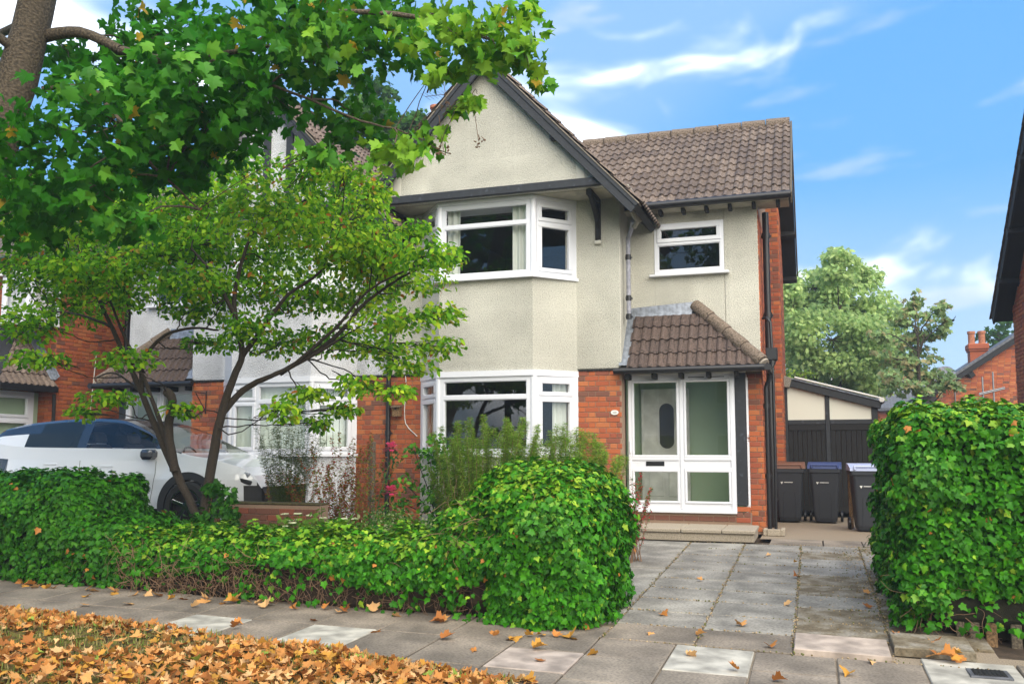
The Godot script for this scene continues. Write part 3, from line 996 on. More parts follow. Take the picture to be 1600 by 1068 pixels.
func porch(h: Node3D, other: bool) -> void:
	var pz := -1.0
	# tiled roof with a hip on the outer side, built against the set-back wall
	var e := V(-2.88, 2.60, -0.70)
	var tp := V(-2.88, 3.62, RZ)
	var s := (tp - e).normalized()
	var n := V(0, -s.z, s.y)
	var hx := -0.66          # outer eave
	var hip0 := V(hx, 2.60, -0.70)
	var hip1 := V(-1.76, 3.66, RZ)
	var hd := (hip1 - hip0).normalized()
	var pr := nb()
	pr.quad(V(-2.88, 2.585, -0.72), V(hx, 2.585, -0.72), hip1 - n * 0.02, tp - n * 0.02)
	pr.quad(V(hx, 2.585, -0.72), V(hx, 2.585, RZ), hip1 - n * 0.02, hip1 - n * 0.02)
	pr.quad(V(-2.88, 2.585, -0.72), V(-2.88, 2.585, RZ), V(hx, 2.585, RZ), V(hx, 2.585, -0.72))
	pr.quad(V(-2.88, 2.585, RZ), V(-2.88, 2.585, -0.72), tp - n * 0.02, tp - n * 0.02)
	var ro := obj("porch_roof", pr, M.old_black, h)
	var inward := hd.cross(n).normalized()
	if inward.x > 0.0:
		inward = -inward
	tile_field(ro, V(-2.74, 2.57, -0.68), Vector3.RIGHT, s, n, 7, 4, 0.292, [[hip0 + n * 0.0, inward], [V(0, 3.50, RZ + 0.02), V(0, -1, 0)]], "porch_tile", true, 3)
	# outer hip slope
	var so := (hip1 - V(hx, 2.60, RZ)).normalized()
	var no := V(so.y, -so.x, 0.0)
	tile_field(ro, V(hx + 0.02, 2.57, -0.66), V(0, 0, -1), so, no, 3, 5, 0.292, [[hip0, -inward.slide(no).normalized()], [V(0, 0, RZ + 0.005), V(0, 0, 1)]], "porch_tile", true, 3)
	for i in 4:
		var a := hip0.lerp(hip1, 0.02 + i * 0.245) + V(0, 0.01, 0)
		var b := nb()
		b.lathe(a, hd, [Vector2(0.0, 0.0), Vector2(0.105, 0.0), Vector2(0.112, 0.02), Vector2(0.098, 0.40), Vector2(0.09, 0.41)], 14)
		obj("hip_tile", b, M.ridge, ro)
	var en := nb()
	en.lathe(hip0 + hd * -0.02, hd, [Vector2(0.0, 0.0), Vector2(0.09, 0.0), Vector2(0.095, 0.03)], 14)
	obj("mortar_bedding", en, M.verge_mortar, ro)
	# lead flashing along the wall above and beside the wing
	var fl := nb()
	fl.quad(V(-2.80, 3.46, RZ + 0.10), V(-1.80, 3.50, RZ + 0.09), V(-1.76, 3.72, RZ + 0.014), V(-2.80, 3.66, RZ + 0.014))
	fl.ob(V(-2.80, 2.62, -0.74), Vector3.RIGHT, s, n, -0.075, 0.085, 0.0, 1.22, 0.028, 0.036, 0.003)
	obj("lead_flashing", fl, M.lead, ro)
	# gutter, fascia, rafter feet
	var gu := nb()
	gu.lathe(V(-2.94, 2.545, -0.635), Vector3.RIGHT, [Vector2(0.0, 0.0), Vector2(0.052, 0.0), Vector2(0.052, 2.30), Vector2(0.0, 2.30)], 12)
	gu.box(-2.9, hx, 2.50, 2.575, -0.72, -0.70)
	var go := obj("gutter", gu, M.black_plastic, h)
	var gs := nb()
	gs.tube([V(hx + 0.06, 2.545, -0.58), V(hx + 0.06, 2.545, RZ)], [0.052, 0.052], 12)
	obj("gutter", gs, M.black_plastic, h)
	for i in 5:
		var x := -2.75 + i * 0.42
		var b := nb()
		b.box(x - 0.028, x + 0.028, 2.42, 2.51, -0.99, -0.70, 0.006)
		obj("rafter_foot", b, M.old_black, h)
	var hb := nb()
	hb.box(-2.84, -0.95, 2.50, 2.58, pz - 0.08, pz + 0.03, 0.006)
	obj("head_board", hb, M.white_paint, h)
	# glazed porch front: door light over letter plate over low light, twice
	var cells: Array = []
	for x in [[0.075, 0.79], [0.90, 1.575]]:
		cells.append([x[0], 0.16, x[1], 0.655, 0.02])
		cells.append([x[0], 0.875, x[1], 2.06, 0.02])
	var w := window(h, V(-2.79, 0.335, pz), Vector3.RIGHT, Vector3.BACK, 1.67, 2.17, cells, 0.08, "porch_front")
	var rails := nb()
	for x in [[0.05, 0.80], [0.88, 1.60]]:
		for y in [0.67, 0.85]:
			rails.ob(V(-2.79, 0.335, pz), Vector3.RIGHT, Vector3.UP, Vector3.BACK, x[0], x[1], y - 0.04, y + 0.03, 0.0, 0.016, 0.006)
	for x in [0.03, 0.845, 1.62]:
		rails.ob(V(-2.79, 0.335, pz), Vector3.RIGHT, Vector3.UP, Vector3.BACK, x - 0.024, x + 0.024, 0.05, 2.13, 0.0, 0.016, 0.006)
	rails.ob(V(-2.79, 0.335, pz), Vector3.RIGHT, Vector3.UP, Vector3.BACK, 0.0, 1.67, 0.0, 0.045, 0.0, 0.05, 0.008)
	obj("rail", rails, M.upvc, w)
	var vent := nb()
	for x in [0.96, 1.27]:
		vent.ob(V(-2.79, 0.335, pz), Vector3.RIGHT, Vector3.UP, Vector3.BACK, x, x + 0.25, 2.105, 2.118, 0.0, 0.004)
	obj("trickle_vent", vent, M.ink, w)
	if not other:
		var lp := nb()
		lp.ob(V(-2.79, 0.335, pz), Vector3.RIGHT, Vector3.UP, Vector3.BACK, 0.28, 0.57, 0.725, 0.795, 0.0, 0.012, 0.004)
		obj("letter_plate", lp, M.black_plastic, w)
		var hn := nb()
		hn.ob(V(-2.79, 0.335, pz), Vector3.RIGHT, Vector3.UP, Vector3.BACK, 0.02, 0.05, 0.92, 1.12, 0.0, 0.035, 0.008)
		obj("handle", hn, M.upvc, w)
	var po := nb()
	po.box(-1.118, -0.955, 0.46, 2.52, pz - 0.12, pz + 0.01, 0.008)
	obj("post", po, M.black_wood, h)
	window(h, V(-0.96, 0.36, pz - 0.12), V(0, 0, -1), Vector3.RIGHT, -RZ - 1.13, 2.14, [[0.05, 0.06, 0.27, 1.1, 0.02], [0.05, 1.16, 0.27, 2.08, 0.02]], 0.06, "side_light")
	# plinth, sill and the wide concrete step
	var pl := nb()
	pl.box(-2.84, -0.93, 0.0, 0.325, RZ - 0.1, pz - 0.012)
	var plo := obj("plinth", pl, M.mortar, h)
	brick_panel(plo, V(-2.84, 0.175, pz - 0.010), Vector3.RIGHT, Vector3.BACK, 1.70, 0.155, [], true, 0, 0.0, [0, 0, 0, 0, 0, 1])
	brick_panel(plo, V(-1.14, 0.175, pz - 0.010), Vector3.RIGHT, Vector3.BACK, 0.22, 0.30, [], true, 0, 0.0, [1, 1, 1, 0, 1, 1])
	var st := nb()
	st.box(-3.05, -0.82, 0.0, 0.115, -1.0, -0.03, 0.01)
	var sto := obj("step", st, M.concrete, h)
	var xs := [-3.08, -2.42, -1.85, -1.27, -0.80]
	for i in 4:
		var sb := nb()
		sb.box(xs[i] + 0.004, xs[i + 1] - 0.004, 0.117, 0.175, -0.98, 0.0, 0.012)
		obj("step_slab", sb, M.concrete, sto)
	# inside: floor, pale green walls, the front door with an oval light
	room(h, -2.84, -0.99, 0.33, 2.50, -2.3, pz - 0.085, "room_light")
	var d := nb()
	d.box(-2.80, -1.98, 0.36, 2.36, -2.28, -2.22, 0.006)
	var door_o := obj("front_door", d, M.white_paint if not other else M.upvc, h)
	var ov := nb()
	var oc := V(-2.36, 1.72, -2.215)
	var pts := PackedVector3Array()
	for i in 28:
		var t := TAU * i / 28.0
		pts.append(oc + V(0.125 * cos(t), 0.26 * signf(sin(t)) + 0.125 * sin(t), 0))
	ov.prism(pts, V(0, 0, 0.006))
	obj("oval_light", ov, M.ink, door_o)
	var mo := nb()
	var mp: Array = []
	var mrd: Array = []
	for i in 33:
		var t := TAU * i / 32.0
		mp.append(oc + V(0.175 * cos(t), 0.27 * sin(t) / maxf(absf(sin(t)), 0.5) + 0.12 * sin(t), 0.0))
		mrd.append(0.009)
	mo.tube(mp, mrd, 6, false)
	obj("moulding", mo, M.white_paint, door_o)
	var lb := nb()
	lb.box(-2.52, -2.22, 1.13, 1.21, -2.22, -2.205, 0.004)
	obj("letter_box", lb, M.bare_wood, door_o)
	for y in [0.5]:
		for x in [-2.68, -2.34]:
			var pn := nb()
			pn.box(x, x + 0.26, 0.52, 0.98, -2.22, -2.21, 0.01)
			obj("door_panel", pn, M.white_paint, door_o)

# ---------------------------------------------------------------- things fixed to the houses and beside them
func main_house() -> void:
	var h := thing("semi_detached_house", "cream pebble-dashed half of the pair, with angled bay, plain gable and glazed porch", "house", V(-3.5, 0, -1))
	semi(h, false)
	flush_bricks(300)
	flush_tiles(290)
	# grey down pipe from the gable valley to the porch roof
	pipe(h, [V(-2.60, 4.93, -0.62), V(-2.62, 4.90, -0.70), V(-2.74, 4.72, -0.92), V(-2.745, 4.6, -0.94), V(-2.745, 3.42, -0.94)], 0.036, "grey_plastic", [4.42, 3.75, 3.45])
	var vb := nb()
	vb.tube([V(-2.66, 5.28, -0.05), V(-2.52, 4.98, -0.55), V(-2.50, 4.96, -0.66)], [0.07, 0.07, 0.06], 12)
	vb.tube([V(-2.50, 5.0, -0.60), V(-2.56, 4.90, -0.66), V(-2.60, 4.84, -0.70)], [0.045, 0.045, 0.04], 10)
	obj("valley_spout", vb, M.mossy_plastic, h)
	# black soil stack, rainwater pipe and hopper at the outer corner
	pipe(h, [V(-0.64, 5.30, -2.2), V(-0.64, 0.05, -2.2)], 0.055, "black_plastic", [4.9, 3.55, 2.85, 1.35, 0.5], "soil_pipe")
	pipe(h, [V(-0.60, 2.50, -1.36), V(-0.62, 2.42, -1.42), V(-0.67, 2.30, -1.50), V(-0.67, 0.02, -1.50)], 0.036, "black_plastic", [2.0, 0.9])
	pipe(h, [V(-0.70, 3.42, -1.62), V(-0.64, 3.42, -1.58), V(-0.58, 3.34, -1.54), V(-0.56, 2.75, -1.52), V(-0.56, 1.2, -1.52), V(-0.58, 0.05, -1.54)], 0.024, "black_plastic", [], "waste_pipe")
	var hp := nb()
	hp.box(-0.66, -0.48, 2.72, 2.92, -1.60, -1.42, 0.015)
	hp.tube([V(-0.57, 2.72, -1.51), V(-0.57, 2.62, -1.51)], [0.075, 0.03], 12)
	obj("hopper_head", hp, M.black_plastic, h)
	var gd := nb()
	for q in [[-0.76, -0.70, -1.62, -1.22], [-0.50, -0.44, -1.62, -1.22]]:
		gd.box(q[0], q[1], 0.0, 0.10, q[2], q[3], 0.008)
	gd.box(-0.699, -0.501, 0.0, 0.10, -1.27, -1.21, 0.008)
	gd.box(-0.699, -0.501, 0.0, 0.03, -1.62, -1.272)
	obj("gully", gd, M.concrete, h)
	# party-wall pipe
	pipe(h, [V(-6.90, 5.2, GZ + 0.06), V(-6.90, 0.05, GZ + 0.06)], 0.042, "black_plastic", [4.2, 2.9, 1.6])
	# cable on the bricks
	var cb := nb()
	var cp: Array = []
	var cr: Array = []
	for i in 15:
		var t := i / 14.0
		cp.append(V(-6.60 + 0.012 * sin(t * 9.0) + (0.0 if t < 0.7 else (t - 0.7) * 0.75), 2.58 - 1.15 * t + (0.0 if t < 0.8 else (t - 0.8) * 0.55), GZ + 0.015))
		cr.append(0.008)
	cb.tube(cp, cr, 6)
	obj("cable", cb, M.white_paint, h)
	# oval house-number plate
	var pq := nb()
	var pts := PackedVector3Array()
	for i in 24:
		pts.append(V(-2.955 + 0.062 * cos(TAU * i / 24.0), 1.90 + 0.038 * sin(TAU * i / 24.0), GZ + 0.004))
	pq.prism(pts, V(0, 0, 0.012))
	var po := obj("number_plate", pq, M.plaque, h)
	var tm := TextMesh.new()
	tm.text = "123"
	var fnt := SystemFont.new()
	fnt.font_names = PackedStringArray(["Droid Serif"])
	tm.font = fnt
	tm.font_size = 32
	tm.pixel_size = 0.00125
	tm.depth = 0.002
	tm.curve_step = 4.0
	var ti := MeshInstance3D.new()
	ti.name = "number"
	ti.mesh = tm
	ti.material_override = M.ink
	ti.position = V(-2.955, 1.90, GZ + 0.0175) - cur_o
	po.add_child(ti, true)
	# chimney on the party wall with pots and an aerial
	free_o()
	var c := thing("chimney_stack", "brick chimney stack with terracotta pots rising behind the cream gable", "chimney", V(-7.3, 7.0, -4.2))
	var cs := nb()
	cs.box(-7.75, -6.95, 6.6, 8.10, -4.55, -3.85, 0.01)
	cs.box(-7.80, -6.90, 8.10, 8.28, -4.60, -3.80, 0.01)
	obj("stack", cs, M.brick2, c)
	for x in [-7.57, -7.15]:
		var b := nb()
		b.lathe(V(x, 8.28, -4.2), Vector3.UP, [Vector2(0.15, 0.0), Vector2(0.125, 0.05), Vector2(0.115, 0.42), Vector2(0.14, 0.44), Vector2(0.14, 0.50), Vector2(0.10, 0.50), Vector2(0.10, 0.1)], 18)
		obj("chimney_pot", b, M.terracotta, c)
	var ae := nb()
	ae.tube([V(-7.36, 8.1, -4.2), V(-7.36, 9.05, -4.2)], [0.014, 0.012], 6)
	ae.tube([V(-7.9, 9.10, -4.35), V(-7.1, 8.98, -4.1)], [0.008, 0.008], 5)
	for i in 8:
		var q := V(-7.9, 9.10, -4.35).lerp(V(-7.1, 8.98, -4.1), i / 7.0)
		ae.tube([q + V(0.05, -0.02, -0.16), q - V(0.05, -0.02, -0.16)], [0.005, 0.005], 4)
	obj("aerial", ae, M.steel, c)
	free_o()
	var bx := thing("nest_box", "small wooden nest box fixed to the brick pier beside the black pipe", "nest box", V(-6.72, 1.88, GZ))
	var b1 := nb()
	b1.box(-6.80, -6.66, 1.88, 2.06, GZ + 0.01, GZ + 0.12, 0.004)
	obj("box", b1, M.bare_wood, bx)
	var b2 := nb()
	b2.ob(V(-6.73, 2.06, GZ + 0.01), Vector3.RIGHT, V(0, -0.2, 0.98), V(0, 0.98, 0.2), -0.09, 0.09, 0.0, 0.16, 0.0, 0.012, 0.003)
	obj("lid", b2, M.grey_wood, bx)
	var b3 := nb()
	b3.lathe(V(-6.73, 2.01, GZ + 0.121), Vector3.BACK, [Vector2(0.0, 0.002), Vector2(0.018, 0.002)], 14)
	obj("entrance_hole", b3, M.ink, bx)
	free_o()

func neighbour_house() -> void:
	var h := thing("semi_detached_house", "white pebble-dashed half of the pair, black timber studs in its gable, behind the car", "house", V(-10.3, 0, -1))
	cur_m = -1.0
	cur_ox = -13.85
	semi(h, true)
	flush_bricks(300)
	flush_tiles(290)
	pipe(h, [V(-2.66, 4.9, -0.94), V(-2.745, 4.7, -0.94), V(-2.745, 3.42, -0.94)], 0.036, "black_plastic", [])
	var br := nb()
	br.tube([V(-3.17, 2.40, GZ), V(-3.17, 1.98, GZ + 0.01)], [0.012, 0.012], 6)
	br.tube([V(-3.17, 2.36, GZ), V(-3.17, 2.36, GZ + 0.34)], [0.009, 0.009], 6)
	br.tube([V(-3.17, 2.02, GZ), V(-3.17, 2.34, GZ + 0.30)], [0.008, 0.008], 6)
	obj("basket_bracket", br, M.old_black, h)
	free_o()

func far_left_house() -> void:
	var h := thing("brick_house", "orange brick house at the left edge, behind the rear of the white car", "house", V(-17.5, 0, -4))
	var X := -15.0
	var w := nb()
	w.box(-21.0, X - 0.008, 0.0, 5.3, -9.0, RZ - 0.008)
	var wo := obj("brick_wall", w, M.mortar, h)
	var wts: Array = [5, 4, 2, 5, 1, 1]
	brick_panel(wo, V(X, 0.0, RZ), V(0, 0, -1), Vector3.RIGHT, 7.4, 5.3, [], true, 2, 0.0, wts)
	brick_panel(wo, V(X - 5.9, 0.0, RZ), Vector3.RIGHT, Vector3.BACK, 4.49, 5.3, [], false, 0, 0.0, wts)
	brick_panel(wo, V(X - 1.4, 0.0, RZ), Vector3.RIGHT, Vector3.BACK, 1.4, 5.3, [], true, 2, 0.0, wts)
	flush_bricks(300)
	var rf_ := nb()
	rf_.prism(PackedVector3Array([V(X + 0.35, 5.2, -0.9), V(X + 0.35, 5.3, -0.9), V(X + 0.35, 7.9, -4.9), V(X + 0.35, 5.3, -9.2), V(X + 0.35, 5.2, -9.2)]), V(-6.4, 0, 0))
	var ro := obj("roof", rf_, M.tile1, h)
	var gt := nb()
	gt.lathe(V(-21.0, 5.27, -0.85), Vector3.RIGHT, [Vector2(0.058, 0.0), Vector2(0.058, 6.3)], 10)
	obj("gutter", gt, M.black_plastic, h)
	# porch with a hipped tile roof in front of the set-back wall
	var e := V(X - 2.2, 2.62, 0.0)
	var tp := V(X - 2.2, 4.05, RZ)
	var s := (tp - e).normalized()
	var n := V(0, -s.z, s.y)
	var hip0 := V(X + 0.06, 2.62, 0.0)
	var hip1 := V(X - 1.0, 4.05, RZ)
	var pr := nb()
	pr.quad(e, hip0, hip1, tp)
	pr.quad(hip0, V(X + 0.06, 2.62, RZ), hip1, hip1)
	pr.quad(e, V(X - 2.2, 2.62, RZ), V(X + 0.06, 2.62, RZ), hip0)
	var po := obj("porch_roof", pr, M.old_black, h)
	var so := (hip1 - V(X + 0.06, 2.62, RZ)).normalized()
	var no := V(so.y, -so.x, 0.0)
	var hd := (hip1 - hip0).normalized()
	var cut := hd.cross(no).normalized()
	if cut.z > 0.0:
		cut = -cut
	tile_field(po, V(X + 0.08, 2.60, 0.05), V(0, 0, -1), so, no, 5, 6, 0.30, [[hip0, cut], [V(0, 0, RZ + 0.01), V(0, 0, 1)]])
	flush_tiles(200)
	var fl := nb()
	fl.ob(V(X + 0.06, 2.66, RZ), so, V(0, 1, 0).slide(so).normalized(), Vector3.BACK, 0.1, 1.72, -0.02, 0.17, 0.0, 0.012, 0.002)
	fl.ob(V(X + 0.06, 2.66, RZ + 0.07), so, no, V(0, 0, 1), 0.1, 1.72, 0.035, 0.05, -0.06, 0.06, 0.003)
	obj("lead_flashing", fl, M.lead, po)
	var pg := nb()
	pg.box(X - 2.2, X + 0.12, 2.50, 2.62, -0.02, 0.03, 0.006)
	pg.box(X + 0.03, X + 0.12, 2.50, 2.62, RZ, -0.021, 0.006)
	obj("gutter", pg, M.black_plastic, h)
	window(h, V(X - 0.30, 0.15, -0.08), V(0, 0, -1), Vector3.RIGHT, 1.15, 2.35, [[0.1, 1.0, 1.02, 1.75, 0.05], [0.1, 1.83, 1.02, 2.26, 0.05], [0.1, 0.1, 1.02, 0.92, 0.02]])
	room(h, X - 2.0, X - 0.4, 0.1, 2.5, RZ + 0.02, -0.1, "room_light")
	var ps := nb()
	ps.box(X - 0.38, X - 0.26, 0.05, 2.5, -0.06, 0.03, 0.008)
	obj("post", ps, M.old_black, h)
	# box oriel on the side wall upstairs
	var ori := nb()
	ori.box(X - 0.75, X + 0.12, 4.86, 4.98, -1.44, -0.62, 0.01)
	ori.box(X - 0.70, X + 0.08, 3.85, 3.95, -1.44, -0.66, 0.01)
	ori.box(X - 0.70, X - 0.02, 3.951, 4.859, -1.43, -0.80, 0.01)
	obj("oriel_box", ori, M.white_paint, h)
	window(h, V(X + 0.07, 3.95, -0.68), V(0, 0, -1), Vector3.RIGHT, 0.75, 0.91, [[0.07, 0.08, 0.68, 0.83, 0.04]])
	window(h, V(X - 0.69, 3.95, -0.67), Vector3.RIGHT, Vector3.BACK, 0.75, 0.91, [[0.07, 0.08, 0.68, 0.83, 0.04]])
	pipe(h, [V(X + 0.09, 2.46, -1.36), V(X + 0.06, 2.3, -1.4), V(X + 0.06, 0.1, -1.42)], 0.036, "old_black", [1.7])
	pipe(h, [V(X + 0.06, 4.6, -3.4), V(X + 0.06, 0.1, -3.4)], 0.06, "black_plastic", [3.2, 2.75])
	pipe(h, [V(X + 0.05, 3.15, -3.4), V(X + 0.05, 3.2, -3.9)], 0.045, "black_plastic", [], "branch_pipe")
	var cb := nb()
	cb.tube([V(X + 0.01, 3.4, -2.55), V(X + 0.012, 1.6, -2.4), V(X + 0.01, 0.3, -2.38)], [0.011, 0.011, 0.011], 6)
	obj("cable", cb, M.white_paint, h)
	free_o()

func right_house() -> void:
	var h := thing("brick_house", "orange brick side wall and black verge of the house at the right edge", "house", V(6.0, 0, -4))
	var X := 4.30
	var w := nb()
	w.box(X + 0.008, 9.0, 0.0, 4.6, -8.9, -0.5)
	w.prism(PackedVector3Array([V(X + 0.008, 4.6, -8.9), V(X + 0.008, 4.6, -0.6), V(X + 0.008, 7.6, -4.7)]), V(0.25, 0, 0))
	var wo := obj("brick_wall", w, M.mortar, h)
	brick_panel(wo, V(X + 0.01, 0.0, -0.494), Vector3.RIGHT, Vector3.BACK, 4.7, 4.6, [], false, 0, 0.0, [4, 3, 2, 4, 1, 0])
	brick_panel(wo, V(X, 0.0, -0.5), V(0, 0, -1), V(-1, 0, 0), 4.69, 4.5, [], false, 0, 0.0, [4, 3, 2, 4, 1, 0])
	brick_panel(wo, V(X, 0.0, -5.2), V(0, 0, -1), V(-1, 0, 0), 3.7, 4.5, [], true, 2, 0.0, [4, 3, 2, 4, 1, 0])
	for r in 20:
		var y := 4.5 + r * 0.083
		var zmax := -8.7 + (y - 4.5) / 3.0 * 4.0
		if zmax < -5.3:
			brick_panel(wo, V(X, y, -5.2), V(0, 0, -1), V(-1, 0, 0), -5.2 - zmax - 0.1, 0.084, [], true, 0, 0.11 * (r % 2), [4, 3, 2, 4, 1, 0])
	flush_bricks(300)
	var s := V(0, 7.75 - 4.35, 4.5).normalized()
	var dn := -s
	var up := V(0, s.z, -s.y)
	var rb := nb()
	rb.ob(V(X - 0.36, 7.75, -4.7), Vector3.RIGHT, dn, up, 0.0, 0.04, 0.0, 5.75, -0.20, 0.03, 0.008)
	obj("bargeboard", rb, M.old_black, h)
	var sf := nb()
	sf.ob(V(X - 0.32, 7.75, -4.7), Vector3.RIGHT, dn, up, 0.0, 5.3, 0.0, 5.75, -0.12, 0.0)
	var ro := obj("roof", sf, M.old_black, h)
	tile_field(ro, V(X + 5.0, 7.75, -4.7) + dn * 5.80 + up * 0.01, V(-1, 0, 0), s, up, 18, 18, 0.32, [], "tile", false)
	flush_tiles(100)
	var s2 := V(0, s.y, -s.z)
	var fr := nb()
	fr.ob(V(X - 0.36, 7.75, -4.7), Vector3.RIGHT, -s2, V(0, s2.y, s2.z).cross(Vector3.RIGHT), 0.0, 5.3, 0.0, 5.7, -0.1, 0.1)
	obj("roof", fr, M.tile1, h)
	for q in [1.2, 3.0, 4.4]:
		var b := nb()
		b.ob(V(X - 0.40, 7.75, -4.7), Vector3.RIGHT, dn, up, 0.0, 0.5, q, q + 0.13, -0.30, -0.13, 0.01)
		obj("purlin_end", b, M.old_black, h)
	free_o()

func garage() -> void:
	var h := thing("lean_to_garage", "black timber garage with cream upper panels under a sloping roof, behind the bins", "garage", V(0.35, 0, -5.9))
	var z := -5.6
	var frm := nb()
	for x in [[-0.55, -0.45], [0.26, 0.345], [1.115, 1.23]]:
		var top: float = 2.70 - (x[0] + 0.5) * 0.285
		frm.box(x[0], x[1], 0.05, top, z - 0.09, z, 0.006)
	frm.box(-0.449, 0.259, 1.82, 1.91, z - 0.09, z - 0.004, 0.006)
	frm.box(0.346, 1.114, 1.82, 1.91, z - 0.09, z - 0.004, 0.006)
	obj("frame", frm, M.black_wood, h)
	for q in [[-0.45, 0.26], [0.345, 1.115]]:
		var p := nb()
		p.prism(PackedVector3Array([V(q[0], 1.91, z - 0.06), V(q[1], 1.91, z - 0.06), V(q[1], 2.70 - (q[1] + 0.5) * 0.285, z - 0.06), V(q[0], 2.70 - (q[0] + 0.5) * 0.285, z - 0.06)]), V(0, 0, 0.025))
		obj("upper_panel", p, M.garage_panel, h)
		var door := Node3D.new()
		door.name = "door"
		h.add_child(door, true)
		var n := 8
		for i in n:
			var b := nb()
			var x0: float = lerpf(q[0], q[1], float(i) / n)
			var x1: float = lerpf(q[0], q[1], float(i + 1) / n)
			b.box(x0 + 0.002, x1 - 0.002, 0.08, 1.819, z - 0.07, z - 0.03 + rf(-0.002, 0.002), 0.004)
			obj("plank", b, M.old_black, door)
		var rl := nb()
		for y in [[0.1, 0.22], [1.70, 1.818]]:
			rl.box(q[0] + 0.01, q[1] - 0.01, y[0], y[1], z - 0.027, z - 0.01, 0.004)
		obj("rail", rl, M.old_black, door)
	var rf_ := nb()
	var sl := V(1.0, -0.285, 0).normalized()
	var up := V(0.285, 1.0, 0).normalized()
	rf_.ob(V(-0.60, 2.76, z), sl, up, Vector3.BACK, 0.0, 1.98, -0.12, 0.02, 0.0, 0.09, 0.01)
	obj("fascia", rf_, M.black_wood, h)
	var rr := nb()
	rr.ob(V(-0.66, 2.80, z), sl, up, Vector3.BACK, 0.0, 2.10, 0.0, 0.03, -4.0, 0.12, 0.008)
	var ro := obj("roof", rr, M.lead, h)
	var cap := nb()
	cap.ob(V(-0.68, 2.82, z), sl, up, Vector3.BACK, 0.0, 0.34, -0.19, 0.02, -0.05, 0.14, 0.01)
	cap.box(-0.70, -0.66, 2.78, 2.95, z - 0.05, z + 0.12, 0.008)
	obj("roof_end_cap", cap, M.mossy_plastic, h)
	var gt := nb()
	gt.tube([V(-0.3, 2.755, z + 0.14), V(1.32, 2.30, z + 0.14)], [0.02, 0.02], 8)
	gt.tube([V(1.30, 2.28, z + 0.16), V(1.33, 2.28, z - 3.0)], [0.05, 0.05], 8)
	obj("gutter", gt, M.white_paint, h)
	var sd := nb()
	sd.box(1.16, 1.24, 0.0, 2.25, z - 3.9, z - 0.092)
	sd.box(-0.5, -0.46, 0.0, 2.6, z - 3.9, z - 0.092)
	sd.box(-0.46, 1.16, 0.0, 2.2, z - 3.95, z - 3.9)
	obj("side_wall", sd, M.brick1, h)
	free_o()

